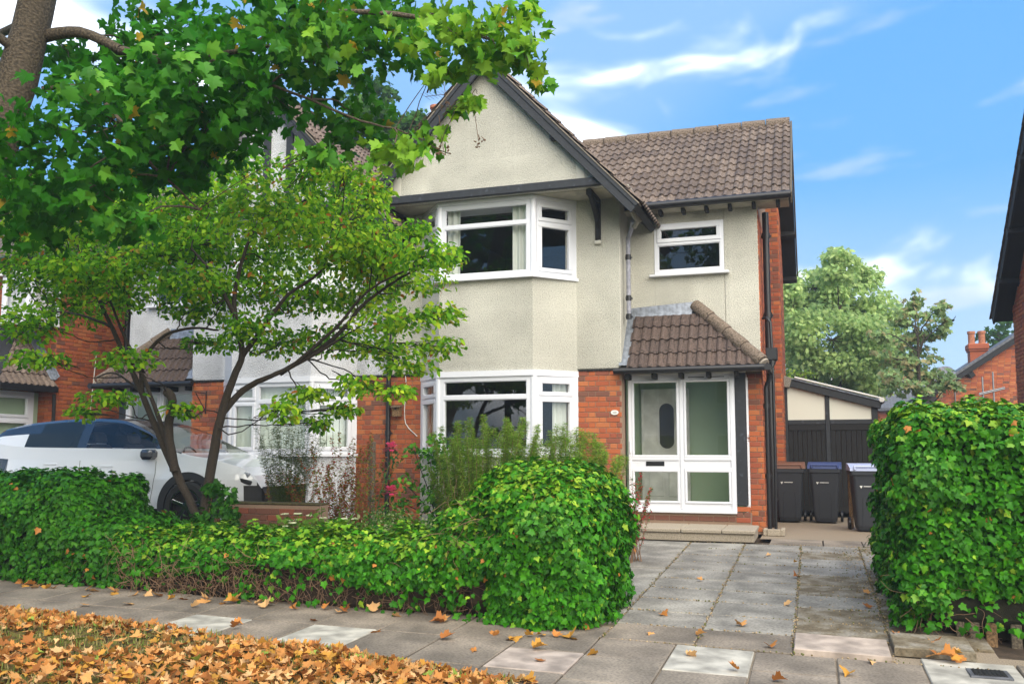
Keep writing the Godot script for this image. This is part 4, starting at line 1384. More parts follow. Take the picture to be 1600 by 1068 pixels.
func wheelie_bin(label: String, lid: Color, at: Vector3, turn: float) -> void:
	var t := thing("wheelie_bin", label, "bin", Vector3.ZERO, "wheelie bins outside the garage")
	var body := nb()
	# rounded rectangular sections: half width, front z, back z, height
	var secs := [[0.185, 0.20, -0.20, 0.03], [0.20, 0.225, -0.22, 0.10], [0.245, 0.32, -0.30, 0.80], [0.255, 0.335, -0.32, 0.90], [0.285, 0.36, -0.34, 0.91], [0.29, 0.365, -0.345, 0.97]]
	var rings: Array = []
	for s in secs:
		var ring := PackedVector3Array()
		for k in 4:
			var cx: float = (s[0] - 0.05) * (1.0 if k == 0 or k == 3 else -1.0)
			var cz: float = (s[1] - 0.05) if k < 2 else (s[2] + 0.05)
			for i in 5:
				var w: float = [PI / 2.0, PI, 1.5 * PI, 0.0][k] + (i / 4.0) * PI / 2.0 - PI / 2.0
				ring.append(V(cx + 0.05 * cos(w), s[3], cz + 0.05 * sin(w)))
		rings.append(ring)
	for i in rings.size() - 1:
		for k in 20:
			var l := (k + 1) % 20
			body.quad(rings[i][l], rings[i][k], rings[i + 1][k], rings[i + 1][l])
	for k in range(1, 19):
		body.tri(rings[0][0], rings[0][k], rings[0][k + 1])
	obj("body", body, M.bin_grey, t)
	var rb := nb()
	var pts: Array = [V(-0.105, 0.06, 0.218)]
	for i in 9:
		var w := PI - PI * i / 8.0
		pts.append(V(0.105 * cos(w) * 0.98, 0.52 + 0.06 * sin(w), 0.278 + 0.005 * sin(w)))
	pts.append(V(0.105, 0.06, 0.218))
	var rads: Array = []
	for q in pts:
		rads.append(0.009)
	rb.tube(pts, rads, 6)
	obj("moulded_panel", rb, M.bin_grey, t)
	var lidm := StandardMaterial3D.new()
	lidm.resource_name = "bin_lid"
	lidm.albedo_color = lid
	lidm.roughness = 0.45
	var ld := nb()
	ld.prism(PackedVector3Array([V(-0.29, 0.975, 0.375), V(-0.29, 1.02, 0.37), V(-0.29, 1.075, 0.0), V(-0.29, 1.09, -0.30), V(-0.29, 1.04, -0.36), V(-0.29, 0.975, -0.35)]), V(0.58, 0, 0))
	for x in [-0.24, 0.20]:
		ld.box(x, x + 0.04, 0.985, 1.06, 0.36, 0.40, 0.012)
	ld.tube([V(-0.23, 1.045, 0.385), V(0.23, 1.045, 0.385)], [0.016, 0.016], 8)
	obj("lid", ld, lidm, t)
	var mk_ := nb()
	# heart-like mark and a thin line of small print
	var hp := PackedVector3Array([V(-0.125, 0.695, 0.312), V(-0.105, 0.735, 0.317), V(-0.115, 0.742, 0.318), V(-0.125, 0.732, 0.317), V(-0.135, 0.742, 0.318), V(-0.147, 0.735, 0.317)])
	mk_.prism(hp, V(0, 0, 0.006))
	for i in 9:
		mk_.box(-0.085 + i * 0.017, -0.073 + i * 0.017, 0.722, 0.735, 0.314, 0.321)
	obj("printed_mark", mk_, M.plaque, t)
	for x in [-0.27, 0.27]:
		var wh := nb()
		wh.lathe(V(x - 0.025, 0.10, -0.27), Vector3.RIGHT, [Vector2(0.0, 0.0), Vector2(0.085, 0.0), Vector2(0.10, 0.012), Vector2(0.10, 0.04), Vector2(0.085, 0.05), Vector2(0.0, 0.05)], 18)
		obj("wheel", wh, M.black_plastic, t)
	var hd := nb()
	hd.tube([V(-0.22, 0.98, -0.35), V(-0.22, 1.0, -0.42), V(0.22, 1.0, -0.42), V(0.22, 0.98, -0.35)], [0.016, 0.016, 0.016, 0.016], 8)
	obj("handle", hd, M.black_plastic, t)
	t.position = at
	t.rotation.y = turn
	free_o()

func make_bins() -> void:
	mk("bin_grey", lin(0.030, 0.034, 0.043), 0.55, "fine", 0.3)
	wheelie_bin("dark grey wheelie bin with a brown lid, next to the brick wall", lin(0.17, 0.075, 0.045), V(-0.43, 0.0, -4.2), 0.02)
	wheelie_bin("dark grey wheelie bin with a navy blue lid, the middle one of three", lin(0.035, 0.06, 0.19), V(0.20, 0.0, -4.2), -0.03)
	wheelie_bin("dark grey wheelie bin with a pale blue lid, half hidden by the tall hedge", lin(0.42, 0.47, 0.66), V(0.83, 0.0, -2.6), 0.05)
	var p := thing("timber_post", "short sawn timber post standing behind the pale-lidded bin", "post", V(0.55, 0, -3.0))
	var b := nb()
	b.box(0.555, 0.62, 0.0, 0.90, -3.12, -3.04, 0.008)
	obj("post", b, M.bare_wood, p)
	free_o()

func rear_buildings() -> void:
	var h := thing("brick_outbuilding", "orange brick gable with a chimney beyond the tall hedge on the right", "house", V(7, 0, -28))
	var z := -26.0
	var w := nb()
	w.prism(PackedVector3Array([V(4.75, -0.5, z - 0.01), V(12.5, -0.5, z - 0.01), V(12.5, 7.0, z - 0.01), V(9.2, 6.6, z - 0.01), V(4.75, 3.62, z - 0.01)]), V(0, 0, -8))
	var wo := obj("brick_wall", w, M.mortar, h)
	for r in 46:
		var y := 2.0 + r * 0.083
		var x0 := 4.75
		if y > 3.6:
			x0 = 4.75 + (y - 3.6) / 0.67
		if x0 < 8.4:
			brick_panel(wo, V(x0, y, z), Vector3.RIGHT, Vector3.BACK, 8.5 - x0, 0.084, [], true, 2 if r % 4 == 3 else 0, 0.1125 * (r % 2), [4, 3, 2, 3, 1, 1])
	flush_bricks(60)
	var dn := V(-1.0, -0.67, 0).normalized()
	var up := V(-0.67, 1.0, 0).normalized()
	var rf_ := nb()
	rf_.ob(V(9.2, 6.75, z), dn, up, Vector3.BACK, 0.0, 5.75, 0.0, 0.10, -8.0, 0.25, 0.01)
	obj("roof", rf_, M.slate, h)
	var bg := nb()
	bg.ob(V(9.2, 6.75, z), dn, up, Vector3.BACK, 0.0, 5.75, -0.2, -0.005, 0.1, 0.24, 0.01)
	obj("bargeboard", bg, M.old_black, h)
	for q in [1.6, 3.9]:
		var b := nb()
		b.ob(V(9.2, 6.75, z), dn, up, Vector3.BACK, q, q + 0.2, -0.4, -0.2, 0.0, 0.2, 0.01)
		obj("purlin_end", b, M.old_black, h)
	for x in [4.0, 4.45]:
		window(h, V(x, 1.9, z - 0.6), V(1, 0, 0.6).normalized(), V(-0.6, 0, 1).normalized(), 0.4, 1.2, [[0.05, 0.05, 0.35, 1.15, 0.03]])
	var ch := nb()
	ch.box(6.33, 6.98, 3.0, 5.40, z - 2.55, z - 1.9, 0.01)
	ch.box(6.29, 7.02, 5.40, 5.48, z - 2.6, z - 1.85, 0.02)
	ch.box(6.26, 7.05, 5.48, 5.72, z - 2.64, z - 1.81, 0.03)
	var co := obj("chimney", ch, M.brick1, h)
	for x in [6.46, 6.85]:
		var b := nb()
		b.lathe(V(x, 5.72, z - 2.22), Vector3.UP, [Vector2(0.15, 0.0), Vector2(0.13, 0.08), Vector2(0.13, 0.42), Vector2(0.155, 0.45), Vector2(0.155, 0.55), Vector2(0.10, 0.55)], 16)
		obj("chimney_pot", b, M.terracotta, co)
	free_o()
	var d := thing("satellite_dish", "grey satellite dish on a pole beside the brick gable", "satellite dish", V(5.35, 3.0, z + 0.2))
	var ds := nb()
	var ax := V(-0.25, 0.25, 0.93).normalized()
	var prof: Array = []
	for i in 9:
		var r := 0.42 * i / 8.0
		prof.append(Vector2(r, r * r * 0.45))
	ds.lathe(V(5.05, 4.2, z + 0.35), ax, prof, 22)
	obj("dish", ds, M.grey_plastic, d)
	var dm := nb()
	dm.tube([V(5.42, 2.9, z + 0.05), V(5.42, 3.4, z + 0.1), V(5.40, 4.0, z + 0.2), V(5.1, 4.15, z + 0.32)], [0.03, 0.03, 0.03, 0.03], 6)
	dm.tube([V(5.05, 3.95, z + 0.4), V(5.15, 4.15, z + 0.85)], [0.02, 0.02], 6)
	dm.ob(V(5.15, 4.15, z + 0.85), Vector3.RIGHT, Vector3.UP, Vector3.BACK, -0.04, 0.04, -0.04, 0.04, -0.04, 0.06, 0.01)
	obj("arm", dm, M.steel, d)
	free_o()
	var s := thing("scaffold_frame", "grey metal scaffold ladder against the far brick gable", "scaffold", V(6.6, 0, z + 0.4))
	var sc := nb()
	for x in [6.35, 6.72]:
		sc.tube([V(x, 0.5, z + 0.5), V(x, 4.15 + (x - 6.35) * 0.5, z + 0.5)], [0.035, 0.035], 8)
	for y in [2.6, 2.75, 3.55, 3.6]:
		sc.tube([V(6.2, y - 0.1, z + 0.56), V(7.1, y + 0.12, z + 0.56)], [0.03, 0.03], 8)
	obj("tubes", sc, M.steel, s)
	free_o()
	var sl := thing("slate_roofed_house", "low building with a grey slate roof far behind the trees", "house", V(6, 0, -42))
	var sb := nb()
	sb.box(1.5, 9.5, -0.5, 3.5, -44.0, -39.6)
	obj("wall", sb, M.brick0, sl)
	var sr := nb()
	sr.prism(PackedVector3Array([V(1.2, 3.45, -39.2), V(1.2, 3.6, -39.2), V(1.2, 5.35, -41.8), V(1.2, 3.6, -44.4), V(1.2, 3.45, -44.4)]), V(8.6, 0, 0))
	obj("roof", sr, M.slate, sl)
	var rg := nb()
	rg.tube([V(1.2, 5.38, -41.8), V(9.8, 5.38, -41.8)], [0.12, 0.12], 8)
	obj("ridge", rg, M.terracotta, sl)
	free_o()

# ---------------------------------------------------------------- leaves
func leaf_shape(outline: Array, fold: float, curl: float, twist := 0.0) -> ArrayMesh:
	# outline: right half from base (0,0) to tip (0,1) as [x, y]; mirrored; fold lifts the halves, curl bends the tip down
	free_o()
	var b := nb()
	var f := func(x: float, y: float) -> Vector3:
		return V(x, y, fold * absf(x) - curl * y * y + twist * x * y)
	for sg in [1.0, -1.0]:
		for i in outline.size() - 1:
			var a = outline[i]
			var e = outline[i + 1]
			var ym := (float(a[1]) + float(e[1])) * 0.5
			var m0: Vector3 = f.call(0.0, clampf(a[1], 0.0, 1.0))
			var m1: Vector3 = f.call(0.0, clampf(e[1], 0.0, 1.0))
			var p0: Vector3 = f.call(sg * a[0], a[1])
			var p1: Vector3 = f.call(sg * e[0], e[1])
			if sg > 0:
				b.tri(m0, p0, p1)
				if (m0 - m1).length() > 0.001:
					b.tri(m0, p1, m1)
			else:
				b.tri(m0, p1, p0)
				if (m0 - m1).length() > 0.001:
					b.tri(m0, m1, p1)
	return b.mesh(null)

var L := {}
func make_leaves() -> void:
	var maple := [[0.0, 0.0], [0.22, -0.06], [0.46, 0.08], [0.30, 0.20], [0.62, 0.40], [0.52, 0.46], [0.58, 0.62], [0.26, 0.48], [0.22, 0.72], [0.12, 0.74], [0.0, 1.0]]
	L.maple = [leaf_shape(maple, 0.25, 0.25), leaf_shape(maple, -0.12, 0.4, 0.2), leaf_shape(maple, 0.45, 0.15, -0.2)]
	L.litter = [leaf_shape(maple, 0.55, -0.35, 0.4), leaf_shape(maple, 0.25, 0.55, -0.5), leaf_shape(maple, 0.8, 0.2, 0.3), leaf_shape(maple, 0.12, -0.1, 0.1)]
	var ivy := [[0.0, 0.0], [0.20, -0.10], [0.42, 0.02], [0.36, 0.22], [0.54, 0.42], [0.28, 0.55], [0.14, 0.80], [0.0, 1.0]]
	L.ivy = [leaf_shape(ivy, 0.2, 0.25), leaf_shape(ivy, -0.15, 0.3, 0.15)]
	var ov := [[0.0, 0.0], [0.20, 0.16], [0.29, 0.45], [0.20, 0.75], [0.0, 1.0]]
	L.oval = [leaf_shape(ov, 0.25, 0.3), leaf_shape(ov, 0.1, 0.15, 0.2)]
	var nd := [[0.0, 0.0], [0.07, 0.3], [0.05, 0.7], [0.0, 1.0]]
	L.needle = [leaf_shape(nd, 0.3, 0.2)]
	var sprig := [[0.0, 0.0], [0.30, 0.12], [0.16, 0.25], [0.40, 0.42], [0.18, 0.50], [0.34, 0.72], [0.12, 0.75], [0.0, 1.0]]
	L.sprig = [leaf_shape(sprig, 0.3, 0.3), leaf_shape(sprig, -0.2, 0.2, 0.2)]

func rdir() -> Vector3:
	var z := rf(-1.0, 1.0)
	var a := rf(0.0, TAU)
	var r := sqrt(1.0 - z * z)
	return V(r * cos(a), z, r * sin(a))

func shade(c: Array, k: float) -> Color:
	return Color(c[0] * k, c[1] * k, c[2] * k)

# leaf placed with its blade normal near nrm and its tip towards tip
func leaf_tf(at: Vector3, nrm: Vector3, tip: Vector3, size: float) -> Transform3D:
	var n := nrm.normalized()
	var y := (tip - n * tip.dot(n))
	if y.length() < 0.05:
		y = n.cross(V(0.3, 0.2, 0.9))
	y = y.normalized()
	return Transform3D(Basis(y.cross(n), y, n).scaled(Vector3.ONE * size), at)

class Leaves:
	var tf: Array = []
	var cs: Array = []

# the n nearest leaves become parts of their own, the rest one mass per mesh
func leaf_mass(parent: Node3D, ls: Leaves, shapes: Array, mat: Material, singles := 0, mats: Array = [], single := "leaf", mass := "leaves") -> void:
	var order: Array = range(ls.tf.size())
	var at := parent.global_position if parent.is_inside_tree() else Vector3.ZERO
	var taken := {}
	if singles > 0:
		var near: Array = []
		for i in order:
			var q: Vector3 = ls.tf[i].origin
			var seen := q.x > -8.5 and q.x < 3.0 and q.z < 11.0
			near.append([q.distance_to(EYE) + (0.0 if seen else 50.0), i])
		near.sort_custom(func(a, b): return a[0] < b[0])
		for k in mini(singles, near.size()):
			var i: int = near[k][1]
			taken[i] = true
			var m := MeshInstance3D.new()
			m.name = single
			m.mesh = shapes[i % shapes.size()]
			var c: Color = ls.cs[i]
			var best: Material = mats[0]
			var bd := 1e9
			for q in mats:
				var d := absf(q.albedo_color.srgb_to_linear().g - c.g) + absf(q.albedo_color.srgb_to_linear().r - c.r)
				if d < bd:
					bd = d
					best = q
			m.material_override = best
			m.transform = Transform3D(ls.tf[i].basis, ls.tf[i].origin - at)
			parent.add_child(m, true)
	for s in shapes.size():
		var tf: Array = []
		var cs: Array = []
		for i in order:
			if i % shapes.size() == s and not taken.has(i):
				tf.append(Transform3D(ls.tf[i].basis, ls.tf[i].origin - at))
				cs.append(ls.cs[i])
		copies(mass, shapes[s], mat, tf, cs, parent)

func clump(ls: Leaves, c: Vector3, r: Vector3, n: int, lo: float, hi: float, pal: Array, up := 0.6, droop := 0.5) -> void:
	for i in n:
		var d := rdir() * pow(R.randf(), 0.42)
		d *= 1.0 + 0.18 * sin(d.x * 9.0 + c.x * 3.0) * cos(d.z * 8.0 + c.y * 2.0)
		var at := c + d * r
		var nn := V(d.x * 0.6, up, d.z * 0.6) + rdir() * 0.75
		var tip := V(d.x, -droop, d.z) + rdir() * 0.7
		ls.tf.append(leaf_tf(at, nn, tip, rf(lo, hi)))
		ls.cs.append(shade(pal[R.randi_range(0, pal.size() - 1)], rf(0.8, 1.2)))

func branch(b: MB, pts: Array, r0: float, r1: float, wob := 0.0, sides := 8) -> Array:
	# Catmull-Rom through the points
	var res: Array = []
	var rad: Array = []
	var n: int = pts.size()
	for i in n - 1:
		var p0: Vector3 = pts[maxi(i - 1, 0)]
		var p1: Vector3 = pts[i]
		var p2: Vector3 = pts[i + 1]
		var p3: Vector3 = pts[mini(i + 2, n - 1)]
		for k in 4:
			var t := k / 4.0
			res.append(p1.cubic_interpolate(p2, p0, p3, t) + rdir() * wob)
	res.append(pts[n - 1])
	for i in res.size():
		rad.append(lerpf(r0, r1, pow(float(i) / (res.size() - 1), 0.8)) * (1.0 + rf(-0.05, 0.05)))
	b.tube(res, rad, sides)
	return res

func nearest(pts: Array, q: Vector3) -> Vector3:
	var best: Vector3 = pts[0]
	for p in pts:
		if p.distance_squared_to(q) < best.distance_squared_to(q):
			best = p
	return best

func nearest_inner(pts: Array, q: Vector3, hub: Vector3) -> Vector3:
	# a point of the skeleton that lies nearer to the hub than q does, so that twigs grow outwards
	var best: Vector3 = pts[0]
	var bd := 1e9
	for p in pts:
		var d: float = p.distance_to(q) + maxf(0.0, p.distance_to(hub) - q.distance_to(hub) + 0.2) * 3.0 + maxf(0.0, p.y - q.y + 0.1) * 1.5
		if d < bd:
			bd = d
			best = p
	return best

# ---------------------------------------------------------------- street tree
func street_tree() -> void:
	var t := thing("maple_tree", "large maple street tree at the left, its leafy boughs hanging over the pavement", "tree", V(-8.75, -0.2, 6.8))
	var b := nb()
	var tr := branch(b, [V(-9.5, -0.3, 6.8), V(-9.1, 0.9, 6.75), V(-8.5, 2.2, 6.65), V(-8.08, 3.2, 6.6), V(-7.64, 4.37, 6.6), V(-7.36, 5.2, 6.6), V(-7.15, 6.2, 6.6), V(-6.95, 7.8, 6.7), V(-6.9, 9.5, 6.9)], 0.30, 0.12, 0.0, 16)
	obj("trunk", b, M.maple_bark, t)
	var l := nb()
	var sk: Array = []
	sk += branch(l, [V(-7.25, 5.45, 6.5), V(-6.75, 5.42, 6.5), V(-6.3, 5.2, 6.45)], 0.065, 0.045, 0.0, 10)
	sk += branch(l, [V(-6.3, 5.2, 6.45), V(-5.9, 5.06, 6.45), V(-5.4, 4.95, 6.5), V(-4.57, 4.96, 6.5)], 0.042, 0.02, 0.012)
	sk += branch(l, [V(-6.5, 5.3, 6.3), V(-5.42, 5.05, 6.2), V(-4.37, 5.40, 6.1), V(-3.31, 5.30, 5.9), V(-2.58, 5.05, 5.6)], 0.055, 0.012, 0.012)
	sk += branch(l, [V(-5.65, 5.10, 6.2), V(-4.76, 4.75, 6.2), V(-3.94, 4.34, 6.2), V(-3.55, 4.23, 6.0), V(-3.05, 3.98, 5.9)], 0.020, 0.005, 0.012)
	sk += branch(l, [V(-7.3, 4.95, 6.4), V(-6.80, 4.92, 6.3), V(-6.38, 4.53, 6.3), V(-5.97, 4.04, 6.3), V(-5.5, 3.6, 6.2)], 0.035, 0.008, 0.012)
	sk += branch(l, [V(-7.35, 5.2, 6.6), V(-7.6, 5.6, 7.6), V(-8.0, 6.0, 8.8)], 0.05, 0.02, 0.01)
	sk += branch(l, [V(-7.1, 6.4, 6.6), V(-5.8, 7.2, 6.8), V(-4.2, 7.6, 7.0)], 0.07, 0.03, 0.01)
	sk += branch(l, [V(-7.0, 7.0, 6.6), V(-8.4, 8.0, 6.0), V(-9.8, 8.4, 5.6)], 0.07, 0.03, 0.01)
	sk += branch(l, [V(-7.3, 5.6, 6.6), V(-8.6, 5.9, 6.0), V(-10.2, 6.6, 5.6)], 0.05, 0.03, 0.01)
	var pal: Array = [[0.035, 0.20, 0.008], [0.026, 0.155, 0.008], [0.055, 0.24, 0.009], [0.04, 0.21, 0.009]]  # darker greens: canopy shade painted into the left-hand leaves
	var mid_: Array = [[0.045, 0.20, 0.008], [0.06, 0.23, 0.009], [0.035, 0.17, 0.007], [0.09, 0.27, 0.01]]  # step between the shaded and the lit leaf colours
	var lit_tip: Array = [[0.112, 0.322, 0.012], [0.192, 0.406, 0.015], [0.08, 0.266, 0.012], [0.256, 0.448, 0.02]]  # brighter greens: light on the right-hand tip put into leaf colour
	var ls := Leaves.new()
	for c in MAPLE:
		var q := V(c[0], c[1], c[2])
		if c[0] < -6.0 and c[1] > 4.0:
			q.z = minf(q.z, 5.9)
		var a := nearest_inner(sk, q, V(-7.3, 5.3, 6.6))
		var tip := q + V(rf(0.1, 0.3) * c[3], -c[4] * 0.5, 0)
		branch(l, [a, a.lerp(q, 0.55) + V(0, 0.10, 0), q, tip], 0.013 if c[3] > 0.25 else 0.005, 0.0025, 0.01, 5)
		var n := int(1050.0 * c[3] * c[4]) + 10
		for k in 3:
			var e := q + rdir() * V(c[3], c[4], c[3] * 0.7) * 0.9
			branch(l, [q.lerp(a, 0.3), q.lerp(e, 0.5) + V(0, 0.04, 0), e], 0.006, 0.002, 0.006, 4)
		clump(ls, q, V(c[3] * 1.12, c[4] * 1.12, c[3] * 0.9), n, 0.085, 0.145, lit_tip if c[0] > -3.5 else (pal if c[0] < -4.6 else mid_), 0.35, 0.9)
	# the rest of the crown above and to the left of the picture
	for i in 7:
		var q := V(rf(-11.5, -5.2), rf(6.3, 9.4), rf(5.2, 9.6))
		clump(ls, q, V(1.0, 0.7, 1.0), 95, 0.15, 0.22, pal, 0.6, 0.5)
	for i in 6:
		var q := V(rf(-12.0, -8.4), rf(4.2, 6.5), rf(4.6, 9.5))
		clump(ls, q, V(0.9, 0.6, 0.9), 90, 0.15, 0.22, pal, 0.6, 0.5)
	obj("limbs", l, M.maple_bark, t)
	# a few yellowing leaves
	for i in ls.cs.size():
		if R.randf() < 0.012:
			ls.cs[i] = Color(0.50, 0.34, 0.03)
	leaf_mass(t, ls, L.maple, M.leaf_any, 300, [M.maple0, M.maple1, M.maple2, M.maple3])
	# hanging seed clusters
	var sd := nb()
	for q in [[-3.32, 4.66, 5.3], [-2.95, 4.25, 5.4], [-3.1, 4.0, 5.9]]:
		for k in 12:
			var e := V(q[0], q[1], q[2]) + rdir() * 0.06
			sd.ob(e, rdir(), V(0, 1, 0), V(0, 0, 1), -0.012, 0.012, -0.004, 0.004, -0.012, 0.012)
		sd.tube([V(q[0], q[1], q[2]), V(q[0] - 0.05, q[1] + 0.35, q[2])], [0.003, 0.003], 4)
	obj("seed_cluster", sd, M.twig, t)
	free_o()

# ---------------------------------------------------------------- small garden tree
func garden_tree() -> void:
	var t := thing("garden_tree", "small twin-stemmed tree with a wide spreading crown, in front of the white car", "tree", V(-7.0, 0.0, 4.0))
	var b := nb()
	var sk: Array = []
	sk += branch(b, [V(-7.03, -0.1, 4.0), V(-7.08, 0.35, 4.0), V(-7.19, 0.63, 4.0), V(-7.49, 1.09, 4.0), V(-7.81, 1.65, 4.0), V(-8.08, 2.14, 4.0), V(-8.35, 2.59, 4.0), V(-8.69, 3.15, 4.0), V(-8.98, 3.67, 4.0), V(-9.18, 4.12, 4.0)], 0.066, 0.016, 0.004, 10)
	sk += branch(b, [V(-6.97, -0.1, 4.1), V(-6.95, 0.34, 4.1), V(-6.91, 0.72, 4.1), V(-6.82, 1.33, 4.1), V(-6.72, 1.79, 4.1), V(-6.58, 2.17, 4.1), V(-6.47, 2.46, 4.1), V(-6.57, 2.87, 4.1), V(-6.60, 3.18, 4.1), V(-6.49, 3.65, 4.1), V(-6.32, 4.03, 4.1)], 0.082, 0.016, 0.004, 10)
	sk += branch(b, [V(-7.35, 0.90, 4.0), V(-7.58, 1.40, 4.02), V(-7.77, 1.85, 4.05), V(-7.99, 2.34, 4.08), V(-8.20, 2.70, 4.1), V(-8.48, 3.20, 4.1)], 0.04, 0.015, 0.005)
	sk += branch(b, [V(-8.0, 2.0, 4.0), V(-8.06, 2.40, 3.95), V(-7.79, 2.75, 3.9), V(-7.36, 2.83, 3.9), V(-6.97, 2.79, 3.9)], 0.035, 0.012, 0.005)
	sk += branch(b, [V(-7.42, 1.05, 4.05), V(-7.50, 1.55, 4.1), V(-7.44, 1.92, 4.12), V(-7.54, 2.02, 4.12)], 0.06, 0.055, 0.004)
	sk += branch(b, [V(-6.75, 1.74, 4.08), V(-6.51, 2.02, 4.0), V(-6.24, 2.15, 4.0), V(-5.98, 2.24, 4.0), V(-5.63, 2.38, 4.0), V(-5.21, 2.59, 4.0)], 0.048, 0.016, 0.005, 9)
	sk += branch(b, [V(-6.04, 2.22, 3.95), V(-5.35, 2.61, 3.9), V(-4.94, 3.05, 3.85), V(-4.36, 3.39, 3.8), V(-3.8, 3.52, 3.8)], 0.035, 0.010, 0.006)
	sk += branch(b, [V(-5.9, 2.26, 4.0), V(-5.2, 2.72, 4.1), V(-4.75, 3.1, 4.2), V(-4.2, 3.3, 4.3)], 0.026, 0.010, 0.006)
	sk += branch(b, [V(-6.47, 2.42, 4.1), V(-6.11, 2.85, 4.1), V(-5.85, 3.14, 4.1), V(-5.42, 3.40, 4.1), V(-5.2, 3.9, 4.2)], 0.035, 0.012, 0.006)
	sk += branch(b, [V(-6.55, 2.9, 4.15), V(-6.75, 3.39, 4.3), V(-7.08, 3.73, 4.3)], 0.03, 0.012, 0.006)
	sk += branch(b, [V(-8.55, 2.9, 4.0), V(-9.2, 3.1, 3.9), V(-9.9, 3.2, 3.8)], 0.022, 0.010, 0.006)
	sk += branch(b, [V(-8.0, 2.0, 4.0), V(-8.6, 2.3, 3.8), V(-9.3, 2.3, 3.4)], 0.018, 0.008, 0.006)
	obj("trunk", b, M.bark, t)
	var tw := nb()
	var ls := Leaves.new()
	var pal: Array = [[0.18, 0.44, 0.018], [0.27, 0.54, 0.02], [0.10, 0.30, 0.014], [0.38, 0.60, 0.026], [0.07, 0.22, 0.012]]
	var lit_right: Array = [[0.27, 0.52, 0.022], [0.37, 0.60, 0.028], [0.14, 0.35, 0.018], [0.50, 0.66, 0.035], [0.10, 0.28, 0.014]]  # brighter greens: light on the right side of the crown, in leaf colour
	for c in SMALL:
		var q := V(c[0], c[1], c[2])
		var a := nearest_inner(sk, q, V(-6.9, 2.0, 4.0))
		branch(tw, [a, a.lerp(q, 0.35) + V(0, -0.05, 0) + rdir() * 0.10, a.lerp(q, 0.7) + rdir() * 0.08, q, q + (q - a).normalized() * c[3] * 0.8], 0.010, 0.003, 0.012, 5)
		for k in 9:
			var e := q + rdir() * V(c[3], c[4], c[3] * 0.8)
			branch(tw, [a.lerp(q, rf(0.5, 1.0)), q.lerp(e, 0.5) + rdir() * 0.04, e], 0.005, 0.0015, 0.008, 4)
		var n := int(5400.0 * c[3] * c[4]) + 55
		var out_: bool = c[0] > -5.6
		clump(ls, q, V(c[3] * 1.2, c[4] * 1.2, c[3] * 0.95), n, 0.055, 0.092, lit_right if out_ and R.randf() < 0.85 else pal, 0.7, 0.35)
	for i in ls.cs.size():
		var r := R.randf()
		if r < 0.018:
			ls.cs[i] = Color(0.50, 0.17, 0.03)
		elif r < 0.04:
			ls.cs[i] = Color(0.45, 0.36, 0.04)
	obj("twigs", tw, M.dark_bark, t)
	leaf_mass(t, ls, L.oval, M.leaf_any, 0)
	free_o()

func far_tree(called: String, label: String, cl: Array, base: Vector3, n: float, lo: float, hi: float, pal: Array, shapes: Array, depth := 0.9, tufts := 7.0, thick := 1.0) -> void:
	var t := thing(called, label, "tree", base)
	var b := nb()
	var c0 := V(0, 0, 0)
	for c in cl:
		c0 += V(c[0], c[1], c[2]) / cl.size()
	var sk := branch(b, [base, base.lerp(c0, 0.5), c0 + V(0, 0.3, 0)], 0.2 * thick, 0.07 * thick, 0.02, 8)
	var ls := Leaves.new()
	for c in cl:
		var q := V(c[0], c[1], c[2])
		var a := nearest(sk, q - V(0, 0.8, 0))
		branch(b, [a, a.lerp(q, 0.5) + V(0, 0.1, 0), q], 0.05 * thick, 0.012, 0.03, 5)
		# each bough is a handful of smaller tufts, so that the crown has gaps and an uneven edge
		var m := int(tufts)
		for k in m:
			var e := q + rdir() * V(c[3], c[4], c[3] * depth) * 0.75
			branch(b, [q, e], 0.014, 0.005, 0.0, 4)
			clump(ls, e, V(c[3], c[4] * 0.7, c[3] * depth) * rf(0.45, 0.72), int(n * c[3] * c[4] / m) + 4, lo, hi, pal, 0.6, 0.4)
	obj("trunk", b, M.bark, t)
	leaf_mass(t, ls, shapes, M.leaf_any, 0)
	free_o()

# ---------------------------------------------------------------- ivy hedges: unions of rounded boxes
func rbox_point(c: Array, face: int, a: float, b: float) -> Array:
	var lo := V(c[0], c[2], c[4])
	var hi := V(c[1], c[3], c[5])
	var r: float = c[6]
	var p := Vector3.ZERO
	match face:
		0: p = V(lerpf(lo.x, hi.x, a), lerpf(lo.y, hi.y, b), hi.z)
		1: p = V(lerpf(lo.x, hi.x, a), hi.y, lerpf(lo.z, hi.z, b))
		2: p = V(hi.x, lerpf(lo.y, hi.y, a), lerpf(lo.z, hi.z, b))
		3: p = V(lo.x, lerpf(lo.y, hi.y, a), lerpf(lo.z, hi.z, b))
		4: p = V(lerpf(lo.x, hi.x, a), lerpf(lo.y, hi.y, b), lo.z)
	var inner := V(clampf(p.x, lo.x + r, hi.x - r), clampf(p.y, lo.y, hi.y - r), clampf(p.z, lo.z + r, hi.z - r))
	var d := p - inner
	var n := d.normalized() if d.length() > 0.0001 else Vector3.UP
	return [inner + n * minf(r, d.length()), n]

func inside_rbox(c: Array, p: Vector3, by: float) -> bool:
	var r: float = c[6]
	var inner := V(clampf(p.x, c[0] + r, c[1] - r), clampf(p.y, c[2], c[3] - r), clampf(p.z, c[4] + r, c[5] - r))
	return p.distance_to(inner) < r - by

